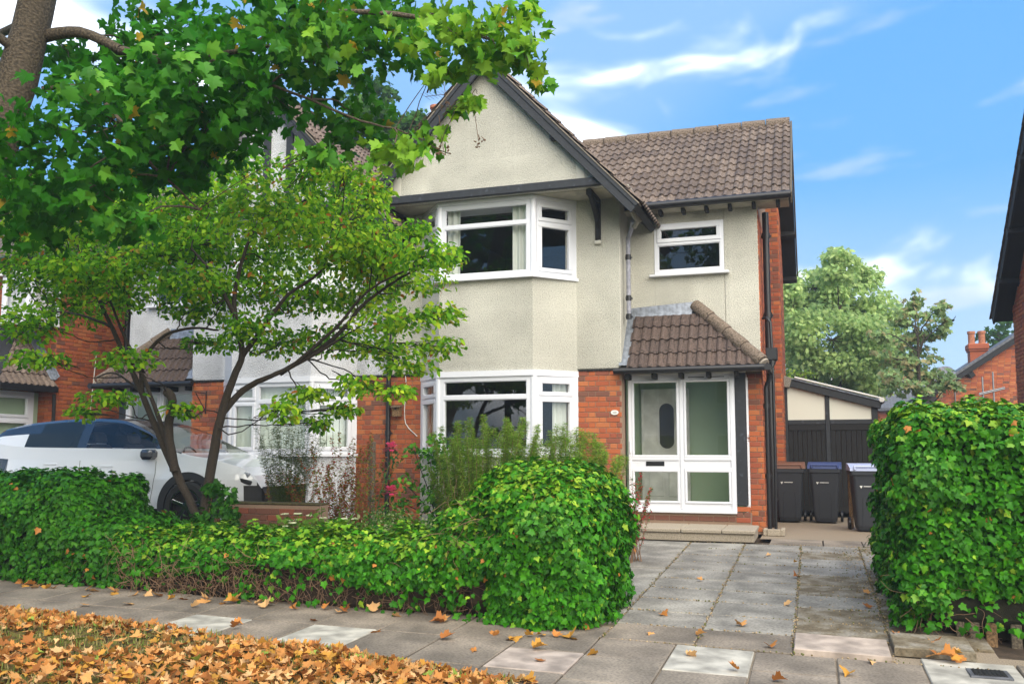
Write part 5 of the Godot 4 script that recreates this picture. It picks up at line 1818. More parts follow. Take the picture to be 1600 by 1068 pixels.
func hedge(called: String, label: String, boxes: Array, dens: float, lo: float, hi: float, bare: Callable, pal: Array, top: Array, singles := 300) -> Node3D:
	var c0 = boxes[0]
	var t := thing(called, label, "hedge", V((c0[0] + c0[1]) / 2.0, c0[2], (c0[4] + c0[5]) / 2.0))
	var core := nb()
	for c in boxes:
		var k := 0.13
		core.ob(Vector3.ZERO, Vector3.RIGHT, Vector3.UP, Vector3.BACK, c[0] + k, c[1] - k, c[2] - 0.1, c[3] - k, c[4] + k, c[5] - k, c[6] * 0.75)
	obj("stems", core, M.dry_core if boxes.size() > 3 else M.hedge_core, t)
	var nz := FastNoiseLite.new()
	nz.seed = 9
	nz.frequency = 1.4
	nz.fractal_octaves = 3
	var ls := Leaves.new()
	for c in boxes:
		var s := V(c[1] - c[0], c[3] - c[2], c[5] - c[4])
		var areas := [s.x * s.y, s.x * s.z, s.z * s.y, s.z * s.y, s.x * s.y * 0.6]
		for f in 5:
			for i in int(areas[f] * dens):
				var pn := rbox_point(c, f, R.randf(), R.randf())
				var p: Vector3 = pn[0]
				var n: Vector3 = pn[1]
				var skip := false
				for e in boxes:
					if e != c and inside_rbox(e, p, 0.06):
						skip = true
				if skip or R.randf() < bare.call(p, n):
					continue
				var w := nz.get_noise_3d(p.x * 1.6, p.y * 1.6, p.z * 1.6)
				p += n * (w * 0.20 + rf(-0.13, 0.035))
				if p.y < gy(p.x, p.z) + 0.02:
					continue
				var up := clampf(n.y, 0.0, 1.0)
				var nn := n + V(0, 0.5, 0) + rdir() * 0.85
				var tip := V(0, -0.8, 0) + n * (0.35 + up) + rdir() * 0.8
				ls.tf.append(leaf_tf(p, nn, tip, rf(lo, hi)))
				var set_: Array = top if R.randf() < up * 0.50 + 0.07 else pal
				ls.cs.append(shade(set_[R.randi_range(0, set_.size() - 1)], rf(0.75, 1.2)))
	for i in ls.cs.size():
		if R.randf() < 0.006:
			ls.cs[i] = Color(0.42, 0.17, 0.04)
	leaf_mass(t, ls, L.ivy, M.ivy_any, singles, [M.ivy0, M.ivy1, M.ivy2, M.ivy3])
	return t

func tangle(parent: Node3D, n: int, x0: float, x1: float, y0: float, y1: float, z0: float, z1: float) -> void:
	var b := nb()
	for i in n:
		var p := V(rf(x0, x1), rf(y0, y1), rf(z0, z1))
		var d := rdir() * V(1, 0.7, 0.35)
		var pts: Array = [p]
		for k in 5:
			d = (d + rdir() * 0.6 + V(0, -0.12, 0)).normalized()
			p += d * rf(0.05, 0.09)
			p.z = clampf(p.z, z0, z1)
			pts.append(p)
		branch(b, pts, rf(0.002, 0.0045), 0.0015, 0.0, 3)
	ground_tag(obj("dry_stems", b, M.twig, parent), "stuff")

func make_hedges() -> void:
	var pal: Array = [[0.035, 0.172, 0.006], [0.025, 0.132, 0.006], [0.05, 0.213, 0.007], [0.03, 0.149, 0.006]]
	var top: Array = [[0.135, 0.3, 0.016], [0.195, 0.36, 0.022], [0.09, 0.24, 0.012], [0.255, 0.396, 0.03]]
	var dark: Array = [[0.026, 0.125, 0.007], [0.020, 0.10, 0.007], [0.035, 0.15, 0.008], [0.05, 0.18, 0.010]]  # darker leaf greens: shade of the street tree painted into the left hedge
	var none := func(p: Vector3, n: Vector3) -> float: return 0.0
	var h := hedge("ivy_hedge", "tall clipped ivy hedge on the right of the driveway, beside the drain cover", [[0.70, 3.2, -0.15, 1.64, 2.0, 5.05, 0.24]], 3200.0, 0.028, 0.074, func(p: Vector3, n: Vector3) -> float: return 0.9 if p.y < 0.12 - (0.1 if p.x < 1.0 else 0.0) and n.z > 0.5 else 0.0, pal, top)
	tangle(h, 60, 0.75, 1.3, -0.22, 0.2, 4.7, 5.0)
	free_o()
	var f := thing("picket_fence", "old weathered fence pales showing under the tall ivy hedge", "fence", V(1.4, -0.25, 4.9))
	for q in [[1.11, 0.062, 0], [1.215, 0.075, 0], [1.34, 0.085, 1], [1.52, 0.08, 0], [1.66, 0.08, 0], [1.80, 0.08, 0], [2.0, 0.08, 0]]:
		var b := nb()
		b.box(q[0] - q[1] / 2.0, q[0] + q[1] / 2.0, -0.3, 0.9, 4.86, 4.89, 0.005)
		obj("pale", b, M.bare_wood if q[2] == 1 else M.grey_wood, f)
	var rl := nb()
	rl.box(0.9, 3.0, 0.55, 0.62, 4.81, 4.858, 0.006)
	obj("rail", rl, M.grey_wood, f)
	free_o()
	h = hedge("ivy_hedge", "rounded ivy hedge at the left, darkened in colour for tree shade, in front of the white car", [[-12.5, -7.45, -0.2, 0.99, 4.15, 5.55, 0.42], [-7.9, -6.85, -0.2, 0.58, 4.4, 5.5, 0.36]], 2800.0, 0.028, 0.074, func(p: Vector3, n: Vector3) -> float: return 0.35 if p.y < 0.05 else 0.0, dark, pal)
	tangle(h, 60, -10.0, -6.8, -0.1, 0.15, 5.4, 5.5)
	free_o()
	var lowbare := func(p: Vector3, n: Vector3) -> float:
		if n.z < 0.4 or p.x > -2.75:
			return 0.0
		return 0.93 if p.y < 0.13 + 0.10 * sin(p.x * 2.3 + 0.6) else 0.05
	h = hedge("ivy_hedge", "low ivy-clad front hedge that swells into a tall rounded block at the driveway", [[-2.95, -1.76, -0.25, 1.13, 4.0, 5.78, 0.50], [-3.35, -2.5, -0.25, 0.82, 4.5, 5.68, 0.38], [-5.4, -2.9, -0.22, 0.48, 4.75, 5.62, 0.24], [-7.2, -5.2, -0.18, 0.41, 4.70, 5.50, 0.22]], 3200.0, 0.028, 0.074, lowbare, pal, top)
	tangle(h, 900, -6.9, -2.9, -0.14, 0.26, 5.34, 5.58)
	tangle(h, 50, -3.2, -2.2, 0.3, 0.85, 5.6, 5.72)
	free_o()

# ---------------------------------------------------------------- ground, paving
func sheet(called: String, mat: String, xs: Array, zs: Array, dy: float, kind := "structure", rough := 0.0, parent: Node = self) -> MeshInstance3D:
	var b := nb()
	var h := func(x: float, z: float) -> Vector3:
		return V(x, gy(x, z) + dy + rough * sin(x * 5.1 + 0.4) * cos(z * 4.3), z)
	for i in xs.size() - 1:
		for j in zs.size() - 1:
			b.quad(h.call(xs[i], zs[j + 1]), h.call(xs[i + 1], zs[j + 1]), h.call(xs[i + 1], zs[j]), h.call(xs[i], zs[j]))
	return obj(called, b, M[mat], parent, kind)

func span(a: float, b: float, n: int) -> Array:
	var r: Array = []
	for i in n + 1:
		r.append(lerpf(a, b, float(i) / n))
	return r

func slab(parent: Node3D, x0: float, x1: float, z0: float, z1: float, mat: String, lift := 0.0, tilt := 0.003, called := "slab") -> void:
	var b := nb()
	var g := 0.005
	var t := [rf(-tilt, tilt), rf(-tilt, tilt), rf(-tilt, tilt)]
	x0 += g + rf(0.0, 0.004)
	x1 -= g + rf(0.0, 0.004)
	z0 += g + rf(0.0, 0.004)
	z1 -= g + rf(0.0, 0.004)
	var c: Array = []
	for q in [[x0, z1], [x1, z1], [x1, z0], [x0, z0]]:
		c.append(V(q[0], gy(q[0], q[1]) + lift + t[0] + t[1] * signf(q[0] - (x0 + x1) / 2.0) + t[2] * signf(q[1] - (z0 + z1) / 2.0), q[1]))
	var k := 0.007
	var m: Vector3 = (c[0] + c[1] + c[2] + c[3]) / 4.0
	var ins: Array = []
	var low: Array = []
	for q in c:
		var d: Vector3 = m - q
		ins.append(q + V(signf(d.x) * k, 0, signf(d.z) * k))
		low.append(q + V(0, -k, 0))
	b.quad(ins[0], ins[1], ins[2], ins[3])
	for i in 4:
		var j := (i + 1) % 4
		b.quad(low[i], low[j], ins[j], ins[i])
		b.quad(low[i] + V(0, -0.06, 0), low[j] + V(0, -0.06, 0), low[j], low[i])
	obj(called, b, M[mat], parent)

func make_ground() -> void:
	free_o()
	sheet("ground", "soil", [-70.0, -40.0, -20.0, -14.0, -10.0, -6.0, -2.0, 1.0, 4.0, 8.0, 20.0, 40.0, 70.0], [-90.0, -50.0, -20.0, -5.0, 0.0, 1.0, 2.0, 3.0, 4.0, 5.0, 5.7, 6.5, 8.0, 10.0, 14.0, 20.0, 40.0, 70.0], -0.06)
	var dv := Node3D.new()
	dv.name = "driveway"
	dv.set_meta("kind", "structure")
	add_child(dv)
	sheet("bedding", "grit", span(-1.95, 1.3, 6), span(0.0, 5.85, 8), -0.022, "structure", 0.0, dv)
	var xs := [-3.2, -2.44, -1.69, -0.94, -0.19, 0.55, 1.3]
	var zs: Array = []
	for i in 10:
		zs.append(0.06 + i * 0.578)
	for i in 6:
		for j in 9:
			var off := rf(-0.04, 0.04) if i > 0 else 0.0
			var far_side: bool = i == 4 and j < 6
			slab(dv, xs[i], xs[i + 1], zs[j] + (0.0 if j == 0 else off * 0.0), zs[j + 1], "slab_mossy" if i >= 4 and R.randf() < 0.6 else "drive_slab%d" % R.randi_range(0, 2))
	slab(dv, -1.69, -0.94, 5.262, 5.83, "slab1")
	slab(dv, -0.94, -0.19, 5.262, 5.84, "slab3")
	slab(dv, -0.19, 0.52, 5.30, 5.80, "slab_pink", 0.035, 0.004)
	slab(dv, 0.54, 1.12, 5.10, 5.62, "slab_mossy", 0.055, 0.004)
	# concrete yard in front of the garage
	var ap := Node3D.new()
	ap.name = "yard"
	ap.set_meta("kind", "structure")
	add_child(ap)
	sheet("concrete_floor", "grit", span(-0.78, 3.9, 4), [-5.7, -4.0, -2.0, -0.72], -0.004, "structure", 0.0, ap)
	for q in [[-0.62, 0.1], [0.1, 0.62], [0.62, 1.3]]:
		slab(ap, q[0], q[1], -0.72, 0.05, "slab0", 0.004)
	# pavement
	var pv := Node3D.new()
	pv.name = "pavement"
	pv.set_meta("kind", "structure")
	add_child(pv)
	sheet("bedding", "grit", span(-14.0, 7.0, 10), [5.4, 5.9, 6.6, 7.4, 8.2, 9.2], -0.020, "structure", 0.0, pv)
	for k in range(-6, 20):
		var x1 := -1.70 - 0.615 * k
		var x0 := x1 - 0.615
		if k >= 0:
			for r in 3:
				var z0: float = [5.45, 6.20, 6.98][r] + (0.17 if k == 0 else 0.0) * (1.0 if r == 1 else 0.0)
				var z1: float = [6.20, 6.98, 7.8][r] + (0.17 if k == 0 and r == 0 else 0.0)
				var mat := "slab%d" % R.randi_range(0, 3)
				if r == 1 and (k == 3 or k == 5):
					mat = "slab_white"
				if r == 1 and k == 0:
					mat = "slab_pink"
				if r == 1 and k == 6:
					mat = "slab0"
				slab(pv, x0, x1, z0, z1, mat)
	var px := [-1.70, -1.08, -0.47, 0.12, 0.72, 1.36, 1.98, 2.60, 3.3]
	for i in 8:
		for r in 3:
			var z0: float = [5.85, 6.42, 7.10][r]
			var z1: float = [6.42, 7.10, 7.8][r]
			var mat := "slab%d" % R.randi_range(0, 3)
			if i == 1 and r == 0:
				z1 = 6.62
				mat = "slab_white"
			if i == 1 and r == 1:
				z0 = 6.62
			if i >= 4 and r == 0:
				z0 = 5.64
				mat = "slab_white" if i == 4 else "slab0"
			slab(pv, px[i], px[i + 1], z0, z1, mat)
	# kerb and road (behind the camera)
	var kb := nb()
	for i in 24:
		kb.box(-14.0 + i * 0.915, -14.0 + i * 0.915 + 0.907, -0.46, -0.30 + 0.004 * (i % 3), 10.6, 10.75, 0.012)
	obj("kerb", kb, M.slab0, self, "structure")
	var rd := nb()
	rd.quad(V(-60, -0.42, 18.0), V(60, -0.42, 18.0), V(60, -0.42, 10.75), V(-60, -0.42, 10.75))
	obj("road", rd, M.asphalt, self, "structure")
	var vb := nb()
	var vx := span(-14.0, -2.0, 48)
	for i in 48:
		for j in 8:
			var q := func(x: float, t: float) -> Vector3:
				var z := lerpf(verge_edge(x) + 0.05, 10.6, t)
				return V(x, gy(x, z) + (0.004 if t == 0.0 else 0.018) + 0.006 * sin(x * 5.1) * cos(z * 4.3), z)
			vb.quad(q.call(vx[i], pow((j + 1) / 8.0, 1.5)), q.call(vx[i + 1], pow((j + 1) / 8.0, 1.5)), q.call(vx[i + 1], pow(j / 8.0, 1.5)), q.call(vx[i], pow(j / 8.0, 1.5)))
	obj("verge", vb, M.lawn, self, "structure")
	sheet("garden_bed", "soil", span(-7.0, -2.6, 24), span(-0.1, 5.3, 24), 0.03, "structure", 0.02)
	sheet("neighbour_drive", "asphalt", span(-14.8, -7.25, 10), span(-0.7, 5.0, 6), 0.004, "structure")
	var dc := thing("drain_cover", "dark iron drain cover set in the pavement by the hedge", "drain cover", V(1.13, gy(1.13, 5.98), 5.98))
	var y := gy(1.13, 5.98)
	var db := nb()
	db.box(1.0, 1.27, y - 0.02, y + 0.014, 5.86, 6.10, 0.004)
	obj("frame", db, M.slate, dc)
	var dl := nb()
	dl.box(1.03, 1.24, y - 0.01, y + 0.019, 5.885, 6.075, 0.003)
	for i in 7:
		dl.box(1.04 + i * 0.028, 1.052 + i * 0.028, y + 0.019, y + 0.022, 5.89, 6.07)
	obj("lid", dl, M.old_black, dc)
	free_o()

func litter_leaf(label: String, group: String, at: Vector3, size: float, called := "fallen_leaf") -> void:
	var m := MeshInstance3D.new()
	m.name = called
	m.mesh = L.litter[R.randi_range(0, 3)]
	m.material_override = M["litter%d" % R.randi_range(0, 4)]
	var n := V(0, 1, 0) + rdir() * 0.5
	m.transform = leaf_tf(at, n, rdir(), size)
	tag(m, label, "leaf", group)
	add_child(m, true)

func verge_edge(x: float) -> float:
	# front line of the leaf-covered verge
	var t := clampf((x + 7.0) / 4.8, 0.0, 1.0)
	return 6.80 + 0.02 * sin(x * 4.0) + 0.55 * t * t

func make_litter() -> void:
	free_o()
	var pile := func(x: float, z: float) -> float:
		var k := clampf((x + 7.5) / 3.5, 0.15, 1.0)
		var d := clampf((z - verge_edge(x)) / 0.35, 0.0, 1.0)
		return (0.015 + 0.075 * k) * d
	# leaves one can pick out
	var all: Array = []
	for i in 14000:
		var x := rf(-11.0, -1.75)
		var e := verge_edge(x) - 0.06
		var z := e + (10.4 - e) * pow(R.randf(), 1.7)
		if x > -2.6 and R.randf() < (x + 2.6) / 0.9 * 0.9:
			continue
		var patch := sin(x * 1.9 + 1.0) + sin(z * 3.1 + x) + (x + 5.6) * 0.55
		if patch < -0.1 and R.randf() < 0.78:
			continue
		all.append(V(x, gy(x, z) + 0.012 + pile.call(x, z) * R.randf(), z))
	all.sort_custom(func(a, b): return a.distance_to(EYE + V(-2.5, 0, -2)) < b.distance_to(EYE + V(-2.5, 0, -2)))
	var shown := 0
	var tf: Array = [[], [], [], []]
	var cs: Array = [[], [], [], []]
	var lc := [[0.44, 0.18, 0.045], [0.52, 0.26, 0.085], [0.29, 0.11, 0.03], [0.57, 0.34, 0.15], [0.45, 0.23, 0.04], [0.47, 0.21, 0.06]]
	for q in all:
		var in_view: bool = q.z < 8.45 and q.x > -7.6
		if in_view and shown < 215:
			shown += 1
			litter_leaf("curled brown leaf in the drift of fallen leaves on the grass verge", "fallen leaves on the verge", q, rf(0.055, 0.10))
		else:
			var k := R.randi_range(0, 3)
			tf[k].append(leaf_tf(q, V(0, 1, 0) + rdir() * 0.5, rdir(), rf(0.04, 0.092)))
			cs[k].append(shade(lc[R.randi_range(0, 5)], rf(0.75, 1.2)) if R.randf() > 0.02 else Color(0.22, 0.30, 0.05))
	var pl := Node3D.new()
	pl.name = "fallen_leaves"
	pl.set_meta("kind", "stuff")
	pl.set_meta("label", "deep drift of orange-brown fallen leaves covering the grass verge")
	pl.set_meta("category", "leaves")
	add_child(pl)
	for k in 4:
		copies("leaf_drift", L.litter[k], M.litter_any, tf[k], cs[k], pl)
	# strays on the pavement, along the hedge foot and on the drive
	for i in 46:
		var x := rf(-8.2, -1.9)
		var z := 5.62 + (0.12 if x > -3.2 else 0.0) + absf(R.randfn(0.0, 0.07)) + (0.22 if x > -3.0 and x < -1.9 else 0.0)
		litter_leaf("dry brown leaf caught along the foot of the low ivy hedge", "leaves along the hedge foot", V(x, gy(x, z) + 0.014, z), rf(0.07, 0.13))
	for q in [[-6.9, 5.95], [-6.6, 6.25], [-6.2, 6.1], [-5.6, 6.0], [-4.8, 6.45], [-4.7, 6.6], [-3.5, 6.3], [-2.9, 6.35], [-2.35, 6.15], [-2.1, 6.4], [-1.95, 6.75], [-1.6, 6.4], [-2.5, 6.6], [-4.2, 6.1], [-5.2, 6.7]]:
		litter_leaf("single dry leaf lying on the pavement slabs between hedge and verge", "leaves on the pavement", V(q[0], gy(q[0], q[1]) + 0.012, q[1]), rf(0.07, 0.12))
	for q in [[-1.35, 4.9], [-0.95, 5.55], [-0.62, 5.1], [-1.35, 5.6], [-0.35, 5.75], [-0.3, 4.1], [-0.25, 1.6], [-0.2, 2.6], [-0.55, 1.1], [0.1, 5.5], [0.62, 5.15], [0.45, 4.0], [0.5, 3.3], [-0.95, 6.2], [-0.55, 6.5], [0.2, 6.3], [0.35, 5.9], [-1.2, 3.1], [-0.3, 6.7]]:
		litter_leaf("small curled leaf lying on the driveway paving", "leaves on the driveway", V(q[0], gy(q[0], q[1]) + 0.014, q[1]), rf(0.05, 0.10))
	for i in 16:
		var x := rf(0.82, 1.0)
		var z := rf(5.28, 5.72)
		litter_leaf("yellow-brown leaf in the little heap beside the fence foot and the raised slab", "leaves heaped by the fence", V(x, gy(x, z) + rf(0.01, 0.07), z), rf(0.07, 0.12))
	# dry grass of the verge
	var gt := [[], []]
	var gc := [[], []]
	for i in 16000:
		var x := rf(-11.0, -1.9)
		var z := rf(verge_edge(x) - 0.02, 10.4)
		var k := i % 2
		gt[k].append(Transform3D(Basis(V(0, 1, 0), rf(0, TAU)) * Basis(V(1, 0, 0), rf(-0.6, 0.6)) * Basis.from_scale(V(0.07, rf(0.035, 0.075), 0.07)), V(x, gy(x, z) + 0.014, z)))
		gc[k].append(shade([[0.24, 0.20, 0.07], [0.18, 0.19, 0.05], [0.30, 0.25, 0.11], [0.12, 0.17, 0.03]][R.randi_range(0, 3)], rf(0.8, 1.2)))
	var gr := Node3D.new()
	gr.name = "verge_grass"
	gr.set_meta("kind", "stuff")
	gr.set_meta("label", "dry yellowish grass between the fallen leaves on the verge")
	gr.set_meta("category", "grass")
	add_child(gr)
	copies("grass_blades", L.needle[0], M.litter_any, gt[0], gc[0], gr)
	copies("grass_blades", L.needle[0], M.litter_any, gt[1], gc[1], gr)
	# crumbs of moss and grit in the joints of the drive
	var ct: Array = []
	var cc: Array = []
	var sm := SphereMesh.new()
	sm.radius = 0.5
	sm.height = 0.8
	sm.radial_segments = 6
	sm.rings = 3
	for i in 2600:
		var x := 0.0
		var z := rf(0.1, 5.9)
		if i % 3 == 0:
			x = [-1.69, -0.94, -0.19, 0.55][R.randi_range(0, 3)] + R.randfn(0.0, 0.012)
		elif i % 3 == 1:
			x = rf(-1.7, 1.2)
			z = 0.06 + R.randi_range(0, 10) * 0.578 + R.randfn(0.0, 0.01)
		else:
			x = 0.75 - absf(R.randfn(0.0, 0.30))
			z = rf(0.2, 5.0)
		ct.append(Transform3D(Basis(rdir(), rf(0, TAU)).scaled(Vector3.ONE * rf(0.006, 0.020)), V(x, gy(x, z) + 0.002, z)))
		cc.append(shade([[0.30, 0.22, 0.12], [0.16, 0.12, 0.06], [0.12, 0.13, 0.04], [0.40, 0.30, 0.18]][R.randi_range(0, 3)], 1.0))
	var cr := copies("grit_and_moss", sm, M.litter_any, ct, cc, self)
	cr.set_meta("label", "crumbs of grit, seed and moss in the joints of the drive")
	cr.set_meta("category", "debris")
	free_o()

# ---------------------------------------------------------------- parked car (x forward, y up, z towards the viewer), then turned into place
func car() -> void:
	mk("car_white", lin(0.74, 0.76, 0.80), 0.3, "", 1.0, "", 0.0, {"clearcoat_enabled": true, "clearcoat": 1.0, "clearcoat_roughness": 0.04})
	mk("car_black", lin(0.012, 0.016, 0.026), 0.25, "", 1.0, "", 0.0, {"clearcoat_enabled": true, "clearcoat": 1.0, "clearcoat_roughness": 0.03})
	mk("trim", lin(0.02, 0.02, 0.022), 0.6)
	mk("tyre", lin(0.018, 0.018, 0.018), 0.85)
	mk("dark_glass", lin(0.015, 0.02, 0.02), 0.05)
	mk("lamp_glass", lin(0.30, 0.32, 0.36), 0.1)
	mk("seat_fabric", lin(0.05, 0.05, 0.055), 0.9)
	var t := thing("parked_car", "white crossover car with black roof and black rear quarter, parked before the white house", "car", Vector3.ZERO)
	var LN := 4.5
	var top := func(x: float) -> float:
		# outline over the bonnet, windscreen, roof and tail
		var p := [[0.0, 0.95], [0.10, 1.16], [0.32, 1.40], [0.75, 1.51], [1.35, 1.565], [1.9, 1.575], [2.35, 1.53], [2.8, 1.36], [3.22, 1.13], [3.5, 1.035], [3.9, 0.975], [4.25, 0.87], [4.42, 0.74], [4.5, 0.60]]
		for i in p.size() - 1:
			if x <= p[i + 1][0]:
				var s: float = (x - p[i][0]) / (p[i + 1][0] - p[i][0])
				var a: float = p[maxi(i - 1, 0)][1]
				var d: float = p[mini(i + 2, p.size() - 1)][1]
				return lerpf(cubic_interpolate(p[i][1], p[i + 1][1], a, d, s), lerpf(p[i][1], p[i + 1][1], s), 0.35)
		return 0.6
	var belt := func(x: float) -> float:
		return minf(1.10 + 0.05 * (1.0 - x / 4.5) + 0.10 * pow(clampf((1.0 - x) / 1.0, 0.0, 1.0), 2.0), top.call(x) - 0.015)
	var wide := func(x: float) -> float:
		var e := 1.0
		if x < 0.5:
			e = sqrt(maxf(0.0, 1.0 - pow((0.5 - x) / 0.62, 2.0))) * 0.5 + 0.5
		if x > 3.75:
			e = 1.0 - 0.30 * pow((x - 3.75) / 0.75, 2.0)
		return 0.91 * e
	var wheels := [0.84, 3.56]
	var n := 90
	var rows := [[0.22, 0.90], [0.30, 0.955], [0.38, 0.975], [0.46, 0.985], [0.54, 0.99], [0.62, 1.0], [0.70, 1.005], [0.78, 1.0], [0.88, 0.985], [1.0, 0.965]]
	var side := func(x: float, j: int) -> Vector3:
		var y: float = rows[j][0]
		var yb: float = belt.call(x)
		if j >= 7:
			y = lerpf(0.78, yb, (j - 7) / 2.0)
		y = minf(y, yb)
		# crease that rises to the rear haunch
		var w: float = wide.call(x) * rows[j][1]
		w -= 0.02 * exp(-pow((y - 0.52 - 0.08 * (x - 2.2)) / 0.10, 2.0)) * clampf(1.0 - absf(x - 2.2) / 1.1, 0.0, 1.0)
		for wx in wheels:
			var d := Vector2(x - wx, y - 0.34).length()
			w += 0.028 * exp(-pow((d - 0.46) / 0.10, 2.0))
		return V(x, y, w)
	for sg in [1.0, -1.0]:
		var wb := nb()
		var bb := nb()
		var sill := nb()
		for i in n:
			var x0 := LN * i / n
			var x1 := LN * (i + 1) / n
			for j in rows.size() - 1:
				var a: Vector3 = side.call(x0, j)
				var b: Vector3 = side.call(x1, j)
				var c: Vector3 = side.call(x1, j + 1)
				var d: Vector3 = side.call(x0, j + 1)
				var m := (a + b + c + d) / 4.0
				var hole := false
				for wx in wheels:
					if Vector2(m.x - wx, m.y - 0.34).length() < 0.385:
						hole = true
				if hole or (a - d).length() < 0.0005:
					continue
				for q in [a, b, c, d]:
					q.z *= sg
				a.z *= sg
				b.z *= sg
				c.z *= sg
				d.z *= sg
				# the black rear quarter: a line that falls from the roof to the rear wheel arch
				var k := wb
				if m.x < 0.42 + (0.98 - m.y) * 1.05 and m.x < 1.3 and not (m.y > 0.98):
					k = bb
				if m.y < 0.27:
					k = sill
				if m.x > 4.32 and m.y < 0.62:
					k = sill
				if sg > 0:
					k.quad(a, b, c, d)
				else:
					k.quad(d, c, b, a)
		obj("body_side", wb, M.car_white, t)
		obj("rear_quarter", bb, M.car_black, t)
		obj("sill", sill, M.trim, t)
		# arches
		for wx in wheels:
			var ar := nb()
			for i in 30:
				var w0 := -0.35 + (PI + 0.7) * i / 30.0
				var w1 := -0.35 + (PI + 0.7) * (i + 1) / 30.0
				var ri := 0.36
				var ro := 0.465
				var zz: float = wide.call(wx) * 1.005 + 0.036
				var p := [V(wx + ri * cos(w0), 0.34 + ri * sin(w0), zz * sg), V(wx + ro * cos(w0), 0.34 + ro * sin(w0), zz * sg), V(wx + ro * cos(w1), 0.34 + ro * sin(w1), zz * sg), V(wx + ri * cos(w1), 0.34 + ri * sin(w1), zz * sg)]
				ar.quad(p[0], p[1], p[2], p[3])
				ar.quad(p[0], p[3], p[3] - V(0, 0, 0.25 * sg), p[0] - V(0, 0, 0.25 * sg))
				ar.quad(p[2], p[1], p[1] - V(0, 0, 0.06 * sg), p[2] - V(0, 0, 0.06 * sg))
			obj("wheel_arch", ar, M.trim, t)
			var wz: float = (wide.call(wx) - 0.03) * sg
			var ty := nb()
			ty.lathe(V(wx, 0.34, wz - 0.11), V(0, 0, 1), [Vector2(0.22, 0.0), Vector2(0.31, 0.0), Vector2(0.34, 0.03), Vector2(0.34, 0.19), Vector2(0.31, 0.22), Vector2(0.235, 0.22), Vector2(0.235, 0.1)], 30)
			var wo := obj("wheel", ty, M.tyre, t)
			var rm := nb()
			for i in 5:
				var w := TAU * i / 5.0 + 0.3
				var u := V(cos(w), sin(w), 0)
				var vv := V(-sin(w), cos(w), 0)
				rm.ob(V(wx, 0.34, wz + 0.085 * sg), u, vv, V(0, 0, sg), 0.03, 0.235, -0.028, 0.028, -0.02, 0.012, 0.008)
			rm.lathe(V(wx, 0.34, wz + 0.06 * sg), V(0, 0, sg), [Vector2(0.24, -0.1), Vector2(0.245, 0.05), Vector2(0.225, 0.05), Vector2(0.22, 0.0)], 30)
			rm.lathe(V(wx, 0.34, wz + 0.09 * sg), V(0, 0, sg), [Vector2(0.055, -0.03), Vector2(0.055, 0.012), Vector2(0.0, 0.016)], 16)
			obj("rim", rm, M.chrome, wo)
			var dk := nb()
			dk.lathe(V(wx, 0.34, wz - 0.02 * sg), V(0, 0, sg), [Vector2(0.24, 0.0), Vector2(0.0, 0.0)], 20)
			obj("brake_disc", dk, M.trim, wo)
	# upper body: bonnet, screen, roof, tail as strips across
	var cab := func(x: float, k: int) -> Vector3:
		# k 0..6 from the belt line up over the middle
		var yb: float = belt.call(x)
		var yt: float = top.call(x)
		var w: float = wide.call(x) * 0.965
		var rise := clampf((yt - yb) / 0.5, 0.0, 1.0)
		var f := [[0.0, 1.0], [0.5, 1.0 - 0.13 * rise], [0.86, 1.0 - 0.25 * rise], [0.95, 1.0 - 0.32 * rise], [0.985, 1.0 - 0.46 * rise - 0.06], [1.0, 0.28], [1.0, 0.0]]
		return V(x, lerpf(yb, yt, f[k][0]), w * f[k][1])
	var roof := nb()
	var bon := nb()
	var scr := nb()
	var pil := nb()
	var rqp := nb()
	var glass := [nb(), nb(), nb()]
	for i in n:
		var x0 := LN * i / n
		var x1 := LN * (i + 1) / n
		var xm := (x0 + x1) / 2.0
		for k in 6:
			for sg in [1.0, -1.0]:
				var a: Vector3 = cab.call(x0, k)
				var b: Vector3 = cab.call(x1, k)
				var c: Vector3 = cab.call(x1, k + 1)
				var d: Vector3 = cab.call(x0, k + 1)
				a.z *= sg
				b.z *= sg
				c.z *= sg
				d.z *= sg
				var tgt := roof
				if xm > 3.38:
					tgt = bon
				elif k >= 3 and xm > 2.62:
					tgt = scr
				elif k >= 3 and xm < 0.62:
					tgt = scr
				elif k < 2:
					tgt = pil if xm < 0.22 + 0.3 * k or xm > 0.80 or k > 0 else rqp
					if xm > 0.78 and xm < 0.98 and k < 1 or xm > 1.0 and xm < 1.72 or xm > 1.86 and xm < 2.98 - 0.1 * k:
						tgt = glass[0] if xm < 0.99 else (glass[1] if xm < 1.8 else glass[2])
				if sg > 0:
					tgt.quad(a, b, c, d)
				else:
					tgt.quad(d, c, b, a)
	obj("roof", roof, M.car_black, t)
	obj("rear_pillar", rqp, M.car_white, t)
	obj("bonnet", bon, M.car_white, t)
	obj("windscreen", scr, M.glass, t)
	obj("pillars", pil, M.car_black, t)
	obj("window", glass[0], M.dark_glass, t)
	obj("window", glass[1], M.dark_glass, t)
	obj("window", glass[2], M.glass, t)
	# nose, tail, floor
	var ns := nb()
	var w0: float = wide.call(4.5) * 0.93
	ns.prism(PackedVector3Array([V(4.44, 0.24, -w0), V(4.52, 0.30, -w0), V(4.53, 0.50, -w0), V(4.47, 0.62, -w0), V(4.40, 0.62, -w0), V(4.40, 0.24, -w0)]), V(0, 0, w0 * 2.0))
	obj("bumper", ns, M.trim, t)
	var tl := nb()
	tl.box(0.0, 0.06, 0.3, 0.86, -0.42, 0.42, 0.02)
	obj("tailgate", tl, M.car_black, t)
	var fl := nb()
	fl.box(0.1, 4.4, 0.2, 0.26, -0.78, 0.78, 0.02)
	fl.box(0.3, 3.2, 0.26, 0.5, -0.7, 0.7, 0.02)
	obj("floor", fl, M.trim, t)
